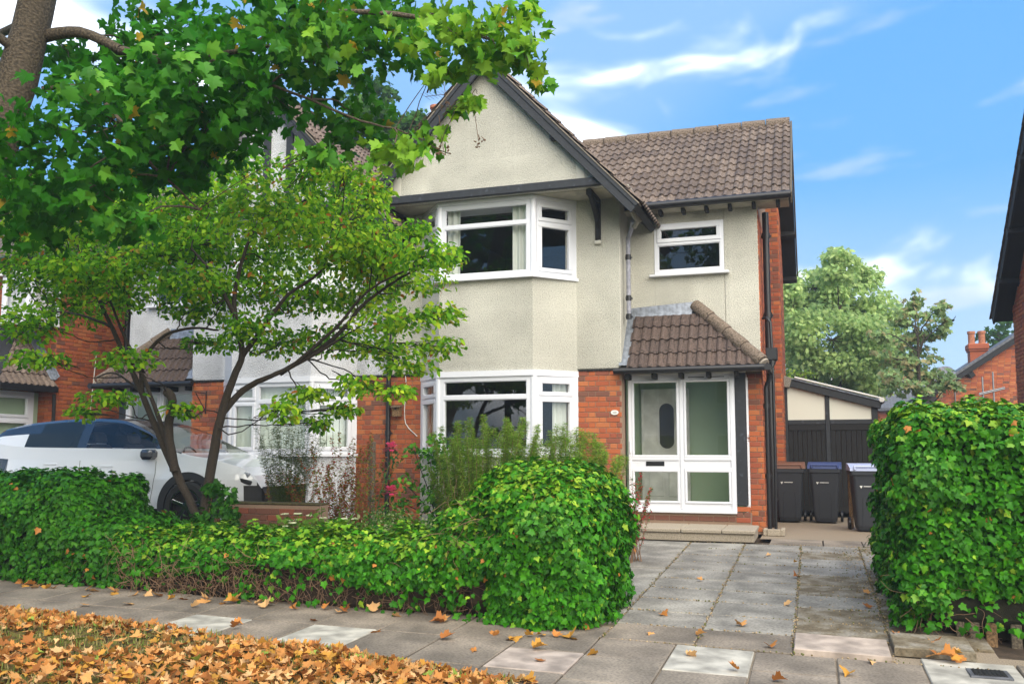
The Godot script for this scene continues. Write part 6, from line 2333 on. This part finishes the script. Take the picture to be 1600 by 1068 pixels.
	for z in [0.38, -0.38]:
		for x in [1.25, 2.05]:
			var se := nb()
			se.box(x - 0.25, x + 0.28, 0.45, 0.62, z - 0.25, z + 0.25, 0.06)
			se.ob(V(x - 0.28, 0.6, z), V(0.97, -0.24, 0), V(-0.24, 0.97, 0), V(0, 0, 1), 0.0, 0.12, 0.0, 0.62, -0.24, 0.24, 0.05)
			se.ob(V(x - 0.40, 1.2, z), V(0.97, -0.24, 0), V(-0.24, 0.97, 0), V(0, 0, 1), 0.0, 0.10, 0.02, 0.18, -0.12, 0.12, 0.03)
			obj("seat", se, M.seat_fabric, t)
	var sw := nb()
	var sp: Array = []
	var sr: Array = []
	for i in 21:
		var w := TAU * i / 20.0
		sp.append(V(2.72, 0.98, -0.38) + V(-0.08 * sin(w), 0.17 * sin(w), 0.18 * cos(w)))
		sr.append(0.014)
	sw.tube(sp, sr, 6, false)
	sw.box(2.75, 3.25, 0.75, 0.98, -0.75, 0.75, 0.06)
	obj("dashboard", sw, M.trim, t)
	for sg in [1.0, -1.0]:
		var mi := nb()
		mi.ob(V(2.93, 1.03, 0.94 * sg), V(1, 0, 0), V(0, 1, 0), V(0, 0, 1), -0.10, 0.10, -0.06, 0.08, -0.10, 0.10, 0.04)
		mi.ob(V(2.95, 0.99, 0.86 * sg), V(1, 0, 0), V(0, 1, 0), V(0, 0, 1), -0.04, 0.04, -0.02, 0.02, -0.06, 0.06, 0.01)
		obj("wing_mirror", mi, M.car_black, t)
		var lp := nb()
		lp.ob(V(4.20, 0.80, 0.70 * sg), V(0.93, -0.30, -0.2 * sg).normalized(), V(0.30, 0.93, 0.05), V(0.12 * sg, 0, sg), -0.24, 0.17, -0.055, 0.035, 0.0, 0.075, 0.015)
		obj("headlight", lp, M.lamp_glass, t)
		var li := nb()
		li.ob(V(4.24, 0.73, 0.715 * sg), V(0.93, -0.30, -0.2 * sg).normalized(), V(0.30, 0.93, 0.05), V(0.12 * sg, 0, sg), -0.20, 0.17, -0.06, 0.0, 0.0, 0.077, 0.01)
		obj("lamp_bezel", li, M.trim, t)
		var lt := nb()
		lt.box(-0.02, 0.10, 0.88, 0.96, 0.35 if sg > 0 else -0.80, 0.80 if sg > 0 else -0.35, 0.02)
		obj("tail_light", lt, M.brick5, t)
		for q in [[1.28, 0.90], [2.22, 0.87]]:
			var hd := nb()
			hd.ob(V(q[0], q[1], (wide.call(q[0]) * 0.988) * sg), V(1, 0, 0), V(0, 1, 0), V(0, 0, sg), -0.12, 0.12, -0.018, 0.018, -0.02, 0.010, 0.008)
			obj("door_handle", hd, M.car_white, t)
		var sm := nb()
		for q in [1.78, 3.02]:
			for j in range(2, 8):
				var a: Vector3 = side.call(q - 0.1 * clampf((7.0 - j) / 6.0, 0.0, 1.0) * (1.0 if q > 2.0 else 0.0), j)
				var b: Vector3 = side.call(q - 0.1 * clampf((6.0 - j) / 6.0, 0.0, 1.0) * (1.0 if q > 2.0 else 0.0), j + 1)
				a.z = (a.z + 0.001) * sg
				b.z = (b.z + 0.001) * sg
				sm.tube([a, b], [0.0035, 0.0035], 4)
		obj("door_seam", sm, M.trim, t)
	var af := nb()
	af.prism(PackedVector3Array([V(0.62, 1.36, -0.02), V(0.95, 1.45, -0.02), V(0.66, 1.47, -0.02)]), V(0, 0, 0.04))
	obj("aerial_fin", af, M.car_black, t)
	var spl := nb()
	spl.ob(V(0.28, 1.30, 0), V(0.9, 0.3, 0), V(-0.3, 0.9, 0), V(0, 0, 1), -0.05, 0.3, -0.02, 0.03, -0.5, 0.5, 0.015)
	obj("spoiler", spl, M.car_black, t)
	t.rotation.y = 0.07
	t.scale = Vector3.ONE * 1.06
	t.position = V(-12.38, 0.14, 1.65)
	free_o()

# ---------------------------------------------------------------- garden plants
func stems_bush(called: String, label: String, category: String, at: Vector3, specs: Array, leaf: String, lo: float, hi: float, per_m: float, pal: Array, stem_mat: String, start := 0.35, out_ := 0.6, rad := 0.006) -> void:
	# specs: [base x, base z, tip x, tip y, tip z]
	var t := thing(called, label, category, at)
	var b := nb()
	var ls := Leaves.new()
	for s in specs:
		var p0 := V(s[0], gy(s[0], s[1]), s[1])
		var p1 := V(s[2], s[3], s[4])
		var pts := branch(b, [p0, p0.lerp(p1, 0.4) + V(0, 0.06, 0) + rdir() * 0.03, p1], rad, rad * 0.35, 0.004, 5)
		var ln := p0.distance_to(p1)
		for i in int(ln * per_m):
			var f := rf(start, 1.0)
			var idx := f * (pts.size() - 1)
			var q: Vector3 = pts[int(idx)].lerp(pts[mini(int(idx) + 1, pts.size() - 1)], idx - int(idx))
			var ax := (p1 - p0).normalized()
			var d := rdir()
			d = (d - ax * d.dot(ax)).normalized()
			ls.tf.append(leaf_tf(q + d * 0.004, ax * 0.6 + rdir() * 0.4, d * out_ + ax * 0.7, rf(lo, hi)))
			ls.cs.append(shade(pal[R.randi_range(0, pal.size() - 1)], rf(0.8, 1.2)))
	obj("stems", b, M[stem_mat], t)
	leaf_mass(t, ls, L[leaf], M.leaf_any, 0)
	free_o()

func make_plants() -> void:
	# rosemary-like bush with upright spires under the bay window
	var sp: Array = []
	for i in 110:
		var x := rf(-4.75, -3.0)
		var z := rf(2.0, 2.9)
		var tall := 1.66 - 0.9 * pow(absf(x + 3.75) / 1.5, 2.0) + rf(-0.42, 0.14)
		var bx := lerpf(x, -3.9, 0.55)
		sp.append([bx, z, x + rf(-0.06, 0.06), tall, z + rf(-0.15, 0.1)])
	for i in 60:
		var x := rf(-3.1, -2.1)
		var z := rf(2.2, 3.0)
		sp.append([lerpf(x, -2.9, 0.5), z, x, 1.58 - 0.55 * absf(x + 2.8) + rf(-0.35, 0.1), z + rf(-0.1, 0.2)])
	stems_bush("rosemary_bush", "feathery green rosemary bush with upright spires below the bay window", "shrub", V(-3.6, 0, 2.5), sp, "needle", 0.036, 0.066, 430.0, [[0.20, 0.36, 0.04], [0.26, 0.40, 0.05], [0.14, 0.28, 0.03], [0.32, 0.42, 0.07]], "twig", 0.36, 0.8, 0.005)
	# broad-leaved dark shrub at the left of the bay
	var t := thing("laurel_shrub", "dark glossy broad-leaved shrub in front of the left side of the bay", "shrub", V(-4.9, 0, 1.9))
	var b := nb()
	var ls := Leaves.new()
	for q in [[-5.05, 1.15, 1.7, 0.22, 0.22], [-4.75, 1.35, 1.8, 0.25, 0.20], [-4.5, 1.1, 1.9, 0.35, 0.25], [-4.85, 0.75, 1.9, 0.38, 0.28], [-4.35, 0.75, 2.0, 0.40, 0.30], [-5.3, 0.85, 2.0, 0.10, 0.16], [-5.35, 0.6, 2.0, 0.12, 0.14], [-3.9, 0.9, 2.1, 0.4, 0.28], [-4.95, 1.45, 1.7, 0.12, 0.08], [-5.2, 1.3, 1.9, 0.12, 0.10], [-3.4, 0.85, 2.2, 0.45, 0.28], [-3.0, 0.95, 2.4, 0.35, 0.22], [-4.55, 0.6, 2.4, 0.4, 0.25]]:
		var p := V(q[0], q[1], q[2])
		branch(b, [V(-4.8, 0.0, 2.0), V(-4.8, 0.35, 2.0), p], 0.016, 0.005, 0.01, 6)
		clump(ls, p, V(q[3], q[4], 0.25), int(1500 * q[3] * q[4]) + 14, 0.06, 0.10, [[0.045, 0.17, 0.014], [0.07, 0.22, 0.018], [0.12, 0.30, 0.025], [0.03, 0.12, 0.012]], 0.6, 0.3)
	obj("stems", b, M.dark_bark, t)
	leaf_mass(t, ls, L.oval, M.ivy_any, 0)
	free_o()
	# fuchsia by the porch
	sp = []
	for i in 22:
		sp.append([rf(-2.3, -2.05), rf(1.9, 2.2), rf(-2.5, -1.82), rf(0.55, 1.05), rf(1.9, 2.5)])
	stems_bush("fuchsia_bush", "sparse fuchsia with small red flowers beside the porch door", "shrub", V(-2.2, 0, 2.1), sp, "oval", 0.02, 0.035, 90.0, [[0.08, 0.17, 0.03], [0.5, 0.05, 0.05], [0.12, 0.2, 0.04], [0.55, 0.06, 0.09], [0.35, 0.12, 0.05]], "twig", 0.3, 0.6)
	# broom: a fan of fine green shoots
	sp = []
	for i in 90:
		var a := rf(-0.75, 0.62)
		var h := rf(0.8, 1.95)
		sp.append([-6.88 + rf(-0.02, 0.02), 2.4, -6.88 + sin(a) * h * 0.55 + rf(-0.04, 0.04), 0.35 + h * cos(a) * 0.86, 2.4 + rf(-0.3, 0.3)])
	stems_bush("broom_shrub", "tall wispy broom with fine green shoots before the neighbour's window", "shrub", V(-6.88, 0, 2.4), sp, "needle", 0.03, 0.07, 130.0, [[0.10, 0.17, 0.04], [0.07, 0.13, 0.03], [0.12, 0.12, 0.03]], "green_stem", 0.25, 0.45, 0.0026)
	# red-stemmed airy shrub
	sp = []
	for i in 80:
		var x := rf(-6.75, -5.45)
		sp.append([lerpf(x, -6.0, 0.6), rf(2.0, 2.8), x + rf(-0.35, 0.35), 0.75 + 0.85 * R.randf() * clampf(1.0 - absf(x + 5.95) * 0.7, 0.3, 1.0), rf(1.9, 2.9)])
	stems_bush("red_twigged_shrub", "airy shrub of thin reddish twigs and tiny bronze leaves before the brick pier", "shrub", V(-6.0, 0, 2.4), sp, "oval", 0.022, 0.045, 75.0, [[0.40, 0.07, 0.05], [0.30, 0.09, 0.04], [0.42, 0.16, 0.05], [0.30, 0.24, 0.05], [0.20, 0.22, 0.04], [0.18, 0.28, 0.03]], "twig", 0.2, 0.7, 0.0028)
	sp = []
	for i in 22:
		var x := rf(-7.2, -6.3)
		sp.append([lerpf(x, -6.8, 0.5), 2.5, x, rf(0.35, 1.0), rf(2.2, 2.9)])
	stems_bush("bronze_leaved_shrub", "sparse dark twiggy shrub with tiny leaves in front of the white bay base", "shrub", V(-6.8, 0, 2.5), sp, "oval", 0.022, 0.04, 120.0, [[0.22, 0.09, 0.04], [0.16, 0.17, 0.03], [0.12, 0.22, 0.03], [0.30, 0.16, 0.04]], "twig", 0.3, 0.7)
	# climbing rose with two pink flowers
	t = thing("rose_bush", "climbing rose with two pink flowers beside the black party-wall pipe", "rose", V(-5.55, 0, 2.2))
	b = nb()
	ls = Leaves.new()
	var cane := branch(b, [V(-5.62, 0.0, 2.3), V(-5.58, 0.4, 2.3), V(-5.50, 0.85, 2.25), V(-5.42, 1.15, 2.2), V(-5.40, 1.30, 2.2)], 0.010, 0.005, 0.004, 6)
	branch(b, [V(-5.60, 0.2, 2.3), V(-5.50, 0.5, 2.3), V(-5.38, 0.72, 2.25)], 0.008, 0.004, 0.004, 6)
	for p in cane:
		if p.y > 0.35:
			clump(ls, p + V(rf(-0.05, 0.05), 0, 0), V(0.10, 0.06, 0.08), 7, 0.035, 0.065, [[0.03, 0.11, 0.03], [0.045, 0.15, 0.035], [0.02, 0.08, 0.02]], 0.5, 0.3)
	obj("stems", b, M.green_stem, t)
	leaf_mass(t, ls, L.oval, M.ivy_any, 0)
	mk("rose_pink", lin(0.78, 0.03, 0.18), 0.6, "", 1.0, "", 0.0, {"backlight_enabled": true, "backlight": Color(0.4, 0.4, 0.4)})
	for q in [V(-5.40, 1.33, 2.22), V(-5.37, 0.75, 2.27)]:
		var fl := nb()
		for k in 26:
			var a := k * 2.399
			var r := 0.012 + 0.075 * sqrt(k / 26.0)
			var up := V(cos(a), 0.9 - 0.05 * k, sin(a)).normalized()
			var sdv := V(-sin(a), 0, cos(a))
			var c: Vector3 = q + V(cos(a) * r, 0.075 - 0.0042 * k, sin(a) * r)
			fl.quad(c - sdv * 0.024 - up * 0.03, c + sdv * 0.024 - up * 0.03, c + sdv * 0.034 + up * 0.03, c - sdv * 0.034 + up * 0.03)
		obj("flower", fl, M.rose_pink, t)
	free_o()
	# yarrow-like plants with flat pale heads
	t = thing("yarrow_clump", "clump of pale green plants with flat cream flower heads behind the low hedge", "flowers", V(-5.4, 0, 3.6))
	b = nb()
	ls = Leaves.new()
	var fh := nb()
	for i in 34:
		var x := rf(-6.15, -4.95)
		var z := rf(3.3, 4.4)
		var h := rf(0.46, 0.72)
		var p := V(x, gy(x, z) + h, z)
		branch(b, [V(x, 0.0, z), p], 0.006, 0.004, 0.004, 5)
		for k in 4:
			clump(ls, V(x, 0.12 + (h - 0.14) * k / 4.0, z), V(0.07, 0.05, 0.07), 9, 0.04, 0.075, [[0.16, 0.30, 0.035], [0.12, 0.25, 0.03], [0.22, 0.36, 0.06]], 0.5, -0.3)
		if i < 16:
			for k in 9:
				var d := rdir() * 0.035
				fh.ob(p + V(d.x, 0.012 + rf(0, 0.008), d.z), V(1, 0, 0), V(0, 1, 0), V(0, 0, 1), -0.016, 0.016, -0.006, 0.006, -0.016, 0.016, 0.005)
	obj("stems", b, M.green_stem, t)
	leaf_mass(t, ls, L.sprig, M.leaf_any, 0)
	mk("cream_flower", lin(0.55, 0.58, 0.36), 0.8)
	obj("flower_heads", fh, M.cream_flower, t)
	free_o()
	# low variegated shrub filling the bed
	t = thing("variegated_shrub", "low variegated shrub with small cream-edged leaves filling the bed", "shrub", V(-4.3, 0, 3.4))
	ls = Leaves.new()
	b = nb()
	for i in 30:
		var x := rf(-5.3, -2.9)
		var q := V(x, rf(0.25, 0.66), rf(2.9, 4.5))
		branch(b, [V(x, 0.0, q.z), q], 0.006, 0.003, 0.01, 5)
		clump(ls, q, V(0.26, 0.14, 0.22), 150, 0.03, 0.055, [[0.10, 0.22, 0.03], [0.06, 0.17, 0.02], [0.38, 0.42, 0.20], [0.16, 0.28, 0.05], [0.05, 0.14, 0.02]], 0.6, 0.0)
	obj("stems", b, M.twig, t)
	leaf_mass(t, ls, L.oval, M.leaf_any, 0)
	free_o()
	# leafy undergrowth of the left part of the bed, ferns at the wall foot
	t = thing("undergrowth", "tangle of low green and rusty leaves along the foot of the garden wall", "ground cover", V(-6.3, 0, 3.8))
	ls = Leaves.new()
	b = nb()
	for i in 34:
		var x := rf(-7.3, -5.4)
		var q := V(x, rf(0.10, 0.34), rf(3.2, 4.6))
		branch(b, [V(x, 0.0, q.z), q], 0.006, 0.003, 0.01, 5)
		clump(ls, q, V(0.2, 0.12, 0.2), 60, 0.035, 0.08, [[0.05, 0.15, 0.02], [0.03, 0.10, 0.015], [0.16, 0.14, 0.03], [0.20, 0.10, 0.03], [0.09, 0.2, 0.02]], 0.6, 0.0)
	obj("stems", b, M.twig, t)
	leaf_mass(t, ls, L.ivy, M.leaf_any, 0)
	ground_tag(t, "stuff")
	free_o()
	t = thing("climbing_ivy", "ivy shoots climbing around the foot of the twin-stemmed tree", "ivy", V(-6.7, 0, 4.1))
	ls = Leaves.new()
	b = nb()
	for q in [[-6.72, 0.55, 4.15, 0.18, 0.20], [-6.62, 0.75, 4.1, 0.14, 0.14], [-6.9, 0.45, 4.2, 0.15, 0.15], [-6.55, 0.5, 4.1, 0.14, 0.16], [-6.8, 0.85, 4.12, 0.08, 0.10], [-7.1, 0.42, 4.2, 0.12, 0.1]]:
		branch(b, [V(-6.9, 0.1, 4.15), V(q[0], q[1], q[2])], 0.008, 0.004, 0.01, 5)
		clump(ls, V(q[0], q[1], q[2]), V(q[3], q[4], 0.12), 75, 0.05, 0.085, [[0.03, 0.12, 0.012], [0.05, 0.17, 0.016], [0.022, 0.09, 0.01]], 0.5, 0.5)
	obj("stems", b, M.twig, t)
	leaf_mass(t, ls, L.ivy, M.ivy_any, 0)
	free_o()
	sp = []
	for i in 16:
		var a := rf(-1.2, 1.2)
		sp.append([-5.1 + rf(-0.03, 0.03), 0.55, -5.1 + sin(a) * 0.38, 0.30 + 0.55 * cos(a), 0.6 + rf(-0.2, 0.2)])
	stems_bush("fern", "pale green fern at the foot of the brick pier left of the bay", "fern", V(-5.6, 0, 0.6), sp, "needle", 0.05, 0.09, 90.0, [[0.14, 0.22, 0.03], [0.20, 0.25, 0.05]], "green_stem", 0.1, 1.3)

func garden_wall() -> void:
	var t := thing("garden_wall", "low mossy brick wall between the front gardens, behind the small tree", "wall", V(-6.7, 0, 3.0))
	var b := nb()
	b.box(-7.40, -5.95, 0.0, 0.605, 2.90, 3.105)
	var core := obj("mortar_core", b, M.mortar, t)
	brick_panel(core, V(-7.40, 0.02, 3.112), Vector3.RIGHT, Vector3.BACK, 1.45, 0.58, [], true, 1, 0.0, [0, 0, 1, 0, 2, 6])
	flush_bricks(300)
	var c := nb()
	c.box(-7.41, -5.94, 0.60, 0.63, 2.89, 3.122, 0.014)
	obj("moss_top", c, M.moss, t)
	free_o()
	var p := thing("fence_post", "weathered upright timber post beside the black party-wall pipe", "post", V(-7.05, 0, -0.45))
	var pb := nb()
	pb.box(-7.08, -7.02, 0.0, 1.45, -0.50, -0.44, 0.006)
	pb.box(-7.16, -7.10, 0.0, 1.40, -0.52, -0.49, 0.004)
	obj("post", pb, M.grey_wood, p)
	free_o()

# ---------------------------------------------------------------- the far side of the street, seen only in the window glass
func across_the_street() -> void:
	var h := thing("house_across_the_street", "pale rendered house on the far side of the street, outside the picture", "house", V(-6, -0.4, 27))
	var b := nb()
	b.box(-12.0, 0.5, -0.4, 5.2, 27.0, 34.0)
	obj("wall", b, M.white_dash, h)
	var r := nb()
	r.prism(PackedVector3Array([V(-12.3, 5.1, 26.6), V(-12.3, 8.2, 30.5), V(-12.3, 5.1, 34.4)]), V(13.1, 0, 0))
	obj("roof", r, M.tile1, h)
	for x in [-11.0, -7.6, -4.2, -1.6]:
		for y in [0.8, 3.4]:
			var w := nb()
			w.box(x, x + 1.5, y, y + 1.25, 26.95, 26.998)
			var wo := obj("window", w, M.slate, h)
			var f := nb()
			for q in [[0.0, 1.5, 0.0, 0.07], [0.0, 1.5, 1.18, 1.25], [0.0, 0.07, 0.07, 1.18], [1.43, 1.5, 0.07, 1.18], [0.72, 0.78, 0.07, 1.18]]:
				f.box(x + q[0], x + q[1], y + q[2], y + q[3], 26.90, 26.949)
			obj("frame", f, M.upvc, wo)
	free_o()
	var pal: Array = [[0.07, 0.20, 0.022], [0.10, 0.27, 0.028], [0.14, 0.32, 0.04], [0.05, 0.16, 0.02]]
	var k := 0
	for q in [[-21.0, 25.0, 6.2], [-12.8, 24.5, 6.4], [-4.5, 38.0, 5.6], [14.0, 25.0, 4.6]]:
		var cl: Array = []
		for i in 14:
			var d := rdir() * 0.75
			cl.append([q[0] + d.x * q[2], (9.6 if k != 2 else 12.0) + d.y * q[2] * 0.95, q[1] + d.z * q[2] * 0.7, q[2] * 0.42, q[2] * 0.34])
		far_tree("street_tree", ["tall leafy tree across the street, far left, outside the picture", "leafy tree opposite the bay window, outside the picture", "leafy tree opposite the driveway, outside the picture", "leafy tree across the street, far right, outside the picture"][k], cl, V(q[0], -0.4, q[1]), 48.0, 0.30, 0.48, pal, L.maple, 0.9)
		k += 1
	var hd := thing("clipped_hedge", "long clipped hedge across the street, outside the picture", "hedge", V(-5, -0.4, 21))
	var hb := nb()
	hb.box(-16.0, 2.0, -0.4, 0.9, 20.5, 21.3, 0.2)
	obj("foliage", hb, M.hedge_core, hd)
	var ls := Leaves.new()
	for i in 2600:
		var p := V(rf(-16, 2), rf(-0.3, 0.95), 20.45)
		if i % 3 == 0:
			p = V(rf(-16, 2), 0.93, rf(20.5, 21.3))
		ls.tf.append(leaf_tf(p, V(0, 0.5, -1) + rdir() * 0.6, rdir(), rf(0.10, 0.16)))
		ls.cs.append(shade(pal[R.randi_range(0, 3)], rf(0.8, 1.2)))
	leaf_mass(hd, ls, L.ivy, M.ivy_any, 0)
	free_o()

func bird() -> void:
	var t := thing("bird", "small dark bird flying high above the far brick gable", "bird", V(5.6, 6.6, -27))
	var b := nb()
	b.lathe(V(5.6, 6.6, -27.1), V(0.2, 0.1, 0.97).normalized(), [Vector2(0.0, 0.0), Vector2(0.04, 0.05), Vector2(0.05, 0.14), Vector2(0.02, 0.26), Vector2(0.0, 0.30)], 8)
	for sg in [1.0, -1.0]:
		b.prism(PackedVector3Array([V(5.6, 6.6, -26.95), V(5.6 + 0.12 * sg, 6.72, -27.0), V(5.6 + 0.16 * sg, 6.82, -27.1), V(5.6, 6.6, -27.06)]), V(0, 0.008, 0))
	obj("body", b, M.ink, t)
	free_o()

# ---------------------------------------------------------------- sky
func make_sky() -> ImageTexture:
	var W := 2048
	var H := 1024
	var nz := FastNoiseLite.new()
	nz.seed = SKY_SEED
	nz.noise_type = FastNoiseLite.TYPE_SIMPLEX_SMOOTH
	nz.frequency = 1.0
	nz.fractal_octaves = 6
	nz.fractal_gain = 0.55
	var wz := FastNoiseLite.new()
	wz.seed = 5
	wz.frequency = 1.3
	wz.fractal_octaves = 2
	var data := PackedFloat32Array()
	data.resize(W * H * 3)
	var top := Color(0.095, 0.35, 0.86)
	var mid := Color(0.17, 0.47, 0.92)
	var low := Color(0.58, 0.78, 0.96)
	var gnd := Color(0.30, 0.30, 0.27)
	for j in H:
		var el := PI / 2.0 - PI * (j + 0.5) / H
		var sy := sin(el)
		var cy := cos(el)
		for i in W:
			var c := gnd
			if el > -0.01:
				var az := TAU * ((i + 0.5) / W - 0.5)
				var dir := Vector3(cy * sin(az), sy, -cy * cos(az))
				c = low.lerp(mid, clampf(sy / 0.28, 0.0, 1.0)).lerp(top, clampf((sy - 0.25) / 0.6, 0.0, 1.0))
				var q := Vector3(dir.x, dir.y * 1.9, dir.z) * 2.3
				var wv := wz.get_noise_3dv(q)
				var v := nz.get_noise_3dv(q + Vector3(wv, wv * 0.5, -wv) * 0.35)
				var cover := 0.22 - 0.40 * (1.0 - clampf(sy / 0.30, 0.0, 1.0))
				var a := smoothstep(cover - 0.05, cover + 0.42, v)
				var veil := 0.16 * smoothstep(-0.3, 0.5, wz.get_noise_3dv(q * 0.45 + Vector3(7, 3, 1)))
				var wisp := nz.get_noise_3dv(Vector3(q.x * 1.1 + q.y * 1.5, q.y * 2.6, q.z * 1.1) * 1.35 + Vector3(11, 4, 2))
				a = clampf(a * 0.92 + veil, 0.0, 0.97)
				var glow := 1.0 + 1.2 * a * a
				a = clampf(a + 0.30 * smoothstep(0.22, 0.6, wisp), 0.0, 0.97)
				c = c.lerp(Color(0.97, 0.98, 1.0), a) * glow
			var k := (j * W + i) * 3
			data[k] = c.r
			data[k + 1] = c.g
			data[k + 2] = c.b
	return ImageTexture.create_from_image(Image.create_from_data(W, H, false, Image.FORMAT_RGBF, data.to_byte_array()))

const SKY_SEED := 259

func _ready() -> void:
	R.seed = 20240611
	# camera
	var cam := Camera3D.new()
	cam.name = "camera"
	cam.projection = Camera3D.PROJECTION_FRUSTUM
	cam.near = 0.1
	cam.far = 400.0
	cam.size = 0.1 * 1068.0 / 1397.34
	cam.frustum_offset = Vector2(0, 0.1 * 36.13 / 1397.34)
	cam.position = EYE
	cam.rotation = Vector3(0.0952234, 0.3230975, 0)
	add_child(cam)
	# sky, exposure
	var we := WorldEnvironment.new()
	we.name = "world_environment"
	var env := Environment.new()
	env.background_mode = Environment.BG_SKY
	var sky := Sky.new()
	var pm := PanoramaSkyMaterial.new()
	pm.panorama = make_sky()
	pm.energy_multiplier = 0.4
	sky.sky_material = pm
	env.sky = sky
	env.tonemap_mode = Environment.TONE_MAPPER_LINEAR
	env.tonemap_exposure = 2.9
	env.fog_enabled = true
	env.fog_density = 0.0014
	env.fog_light_color = Color(0.86, 0.92, 0.98)
	env.sdfgi_enabled = true
	env.ssao_enabled = true
	env.ssil_enabled = true
	we.environment = env
	add_child(we)
	# hazy sun, high on the right
	var sun := DirectionalLight3D.new()
	sun.name = "sun"
	sun.light_color = Color(1.0, 0.955, 0.87)
	sun.light_energy = 0.92
	sun.light_angular_distance = 85.0
	sun.shadow_enabled = true
	sun.look_at_from_position(Vector3(0.43, 0.66, 0.62) * 50.0, Vector3.ZERO, Vector3.UP)
	add_child(sun)
	make_materials()
	make_brick_meshes()
	make_leaves()
	make_ground()
	main_house()
	neighbour_house()
	far_left_house()
	right_house()
	garage()
	rear_buildings()
	across_the_street()
	var g1: Array = [[0.46, 0.60, 0.22], [0.38, 0.54, 0.19], [0.52, 0.64, 0.26], [0.33, 0.49, 0.19]]  # paler than the leaves themselves: distance haze painted into their colour
	far_tree("hazed_tree", "large tree rising behind the lean-to garage, haze painted into its pale green leaves", BIGT, V(0.9, 0, -18), 2600.0, 0.11, 0.22, g1, L.sprig, 0.9, 14.0, 0.45)
	far_tree("sparse_tree", "thin-crowned tree with gaps, right of the large pale tree", TREE3, V(3.0, 0, -15.2), 850.0, 0.10, 0.18, [[0.32, 0.45, 0.19], [0.25, 0.38, 0.17], [0.37, 0.50, 0.20], [0.45, 0.40, 0.20]], L.maple, 0.7, 7.0, 0.5)
	far_tree("broadleaf_tree", "dense green tree behind the roofs, between the two gables", BACKL, V(-14.0, 0, -14), 700.0, 0.14, 0.26, [[0.05, 0.15, 0.02], [0.035, 0.11, 0.015], [0.09, 0.21, 0.03]], L.maple)
	far_tree("broadleaf_tree", "green tree behind the chimney of the far brick gable", BACKR, V(8.5, 0, -34), 200.0, 0.18, 0.30, [[0.06, 0.15, 0.03], [0.04, 0.11, 0.025]], L.maple)
	far_tree("conifer_shrub", "bright yellow-green shrub showing over the garage roof", SHRUBB, V(-0.1, 0, -11), 900.0, 0.06, 0.11, [[0.28, 0.38, 0.05], [0.20, 0.32, 0.04]], L.sprig, 0.8)
	make_bins()
	car()
	garden_wall()
	make_hedges()
	make_plants()
	street_tree()
	garden_tree()
	make_litter()
	bird()
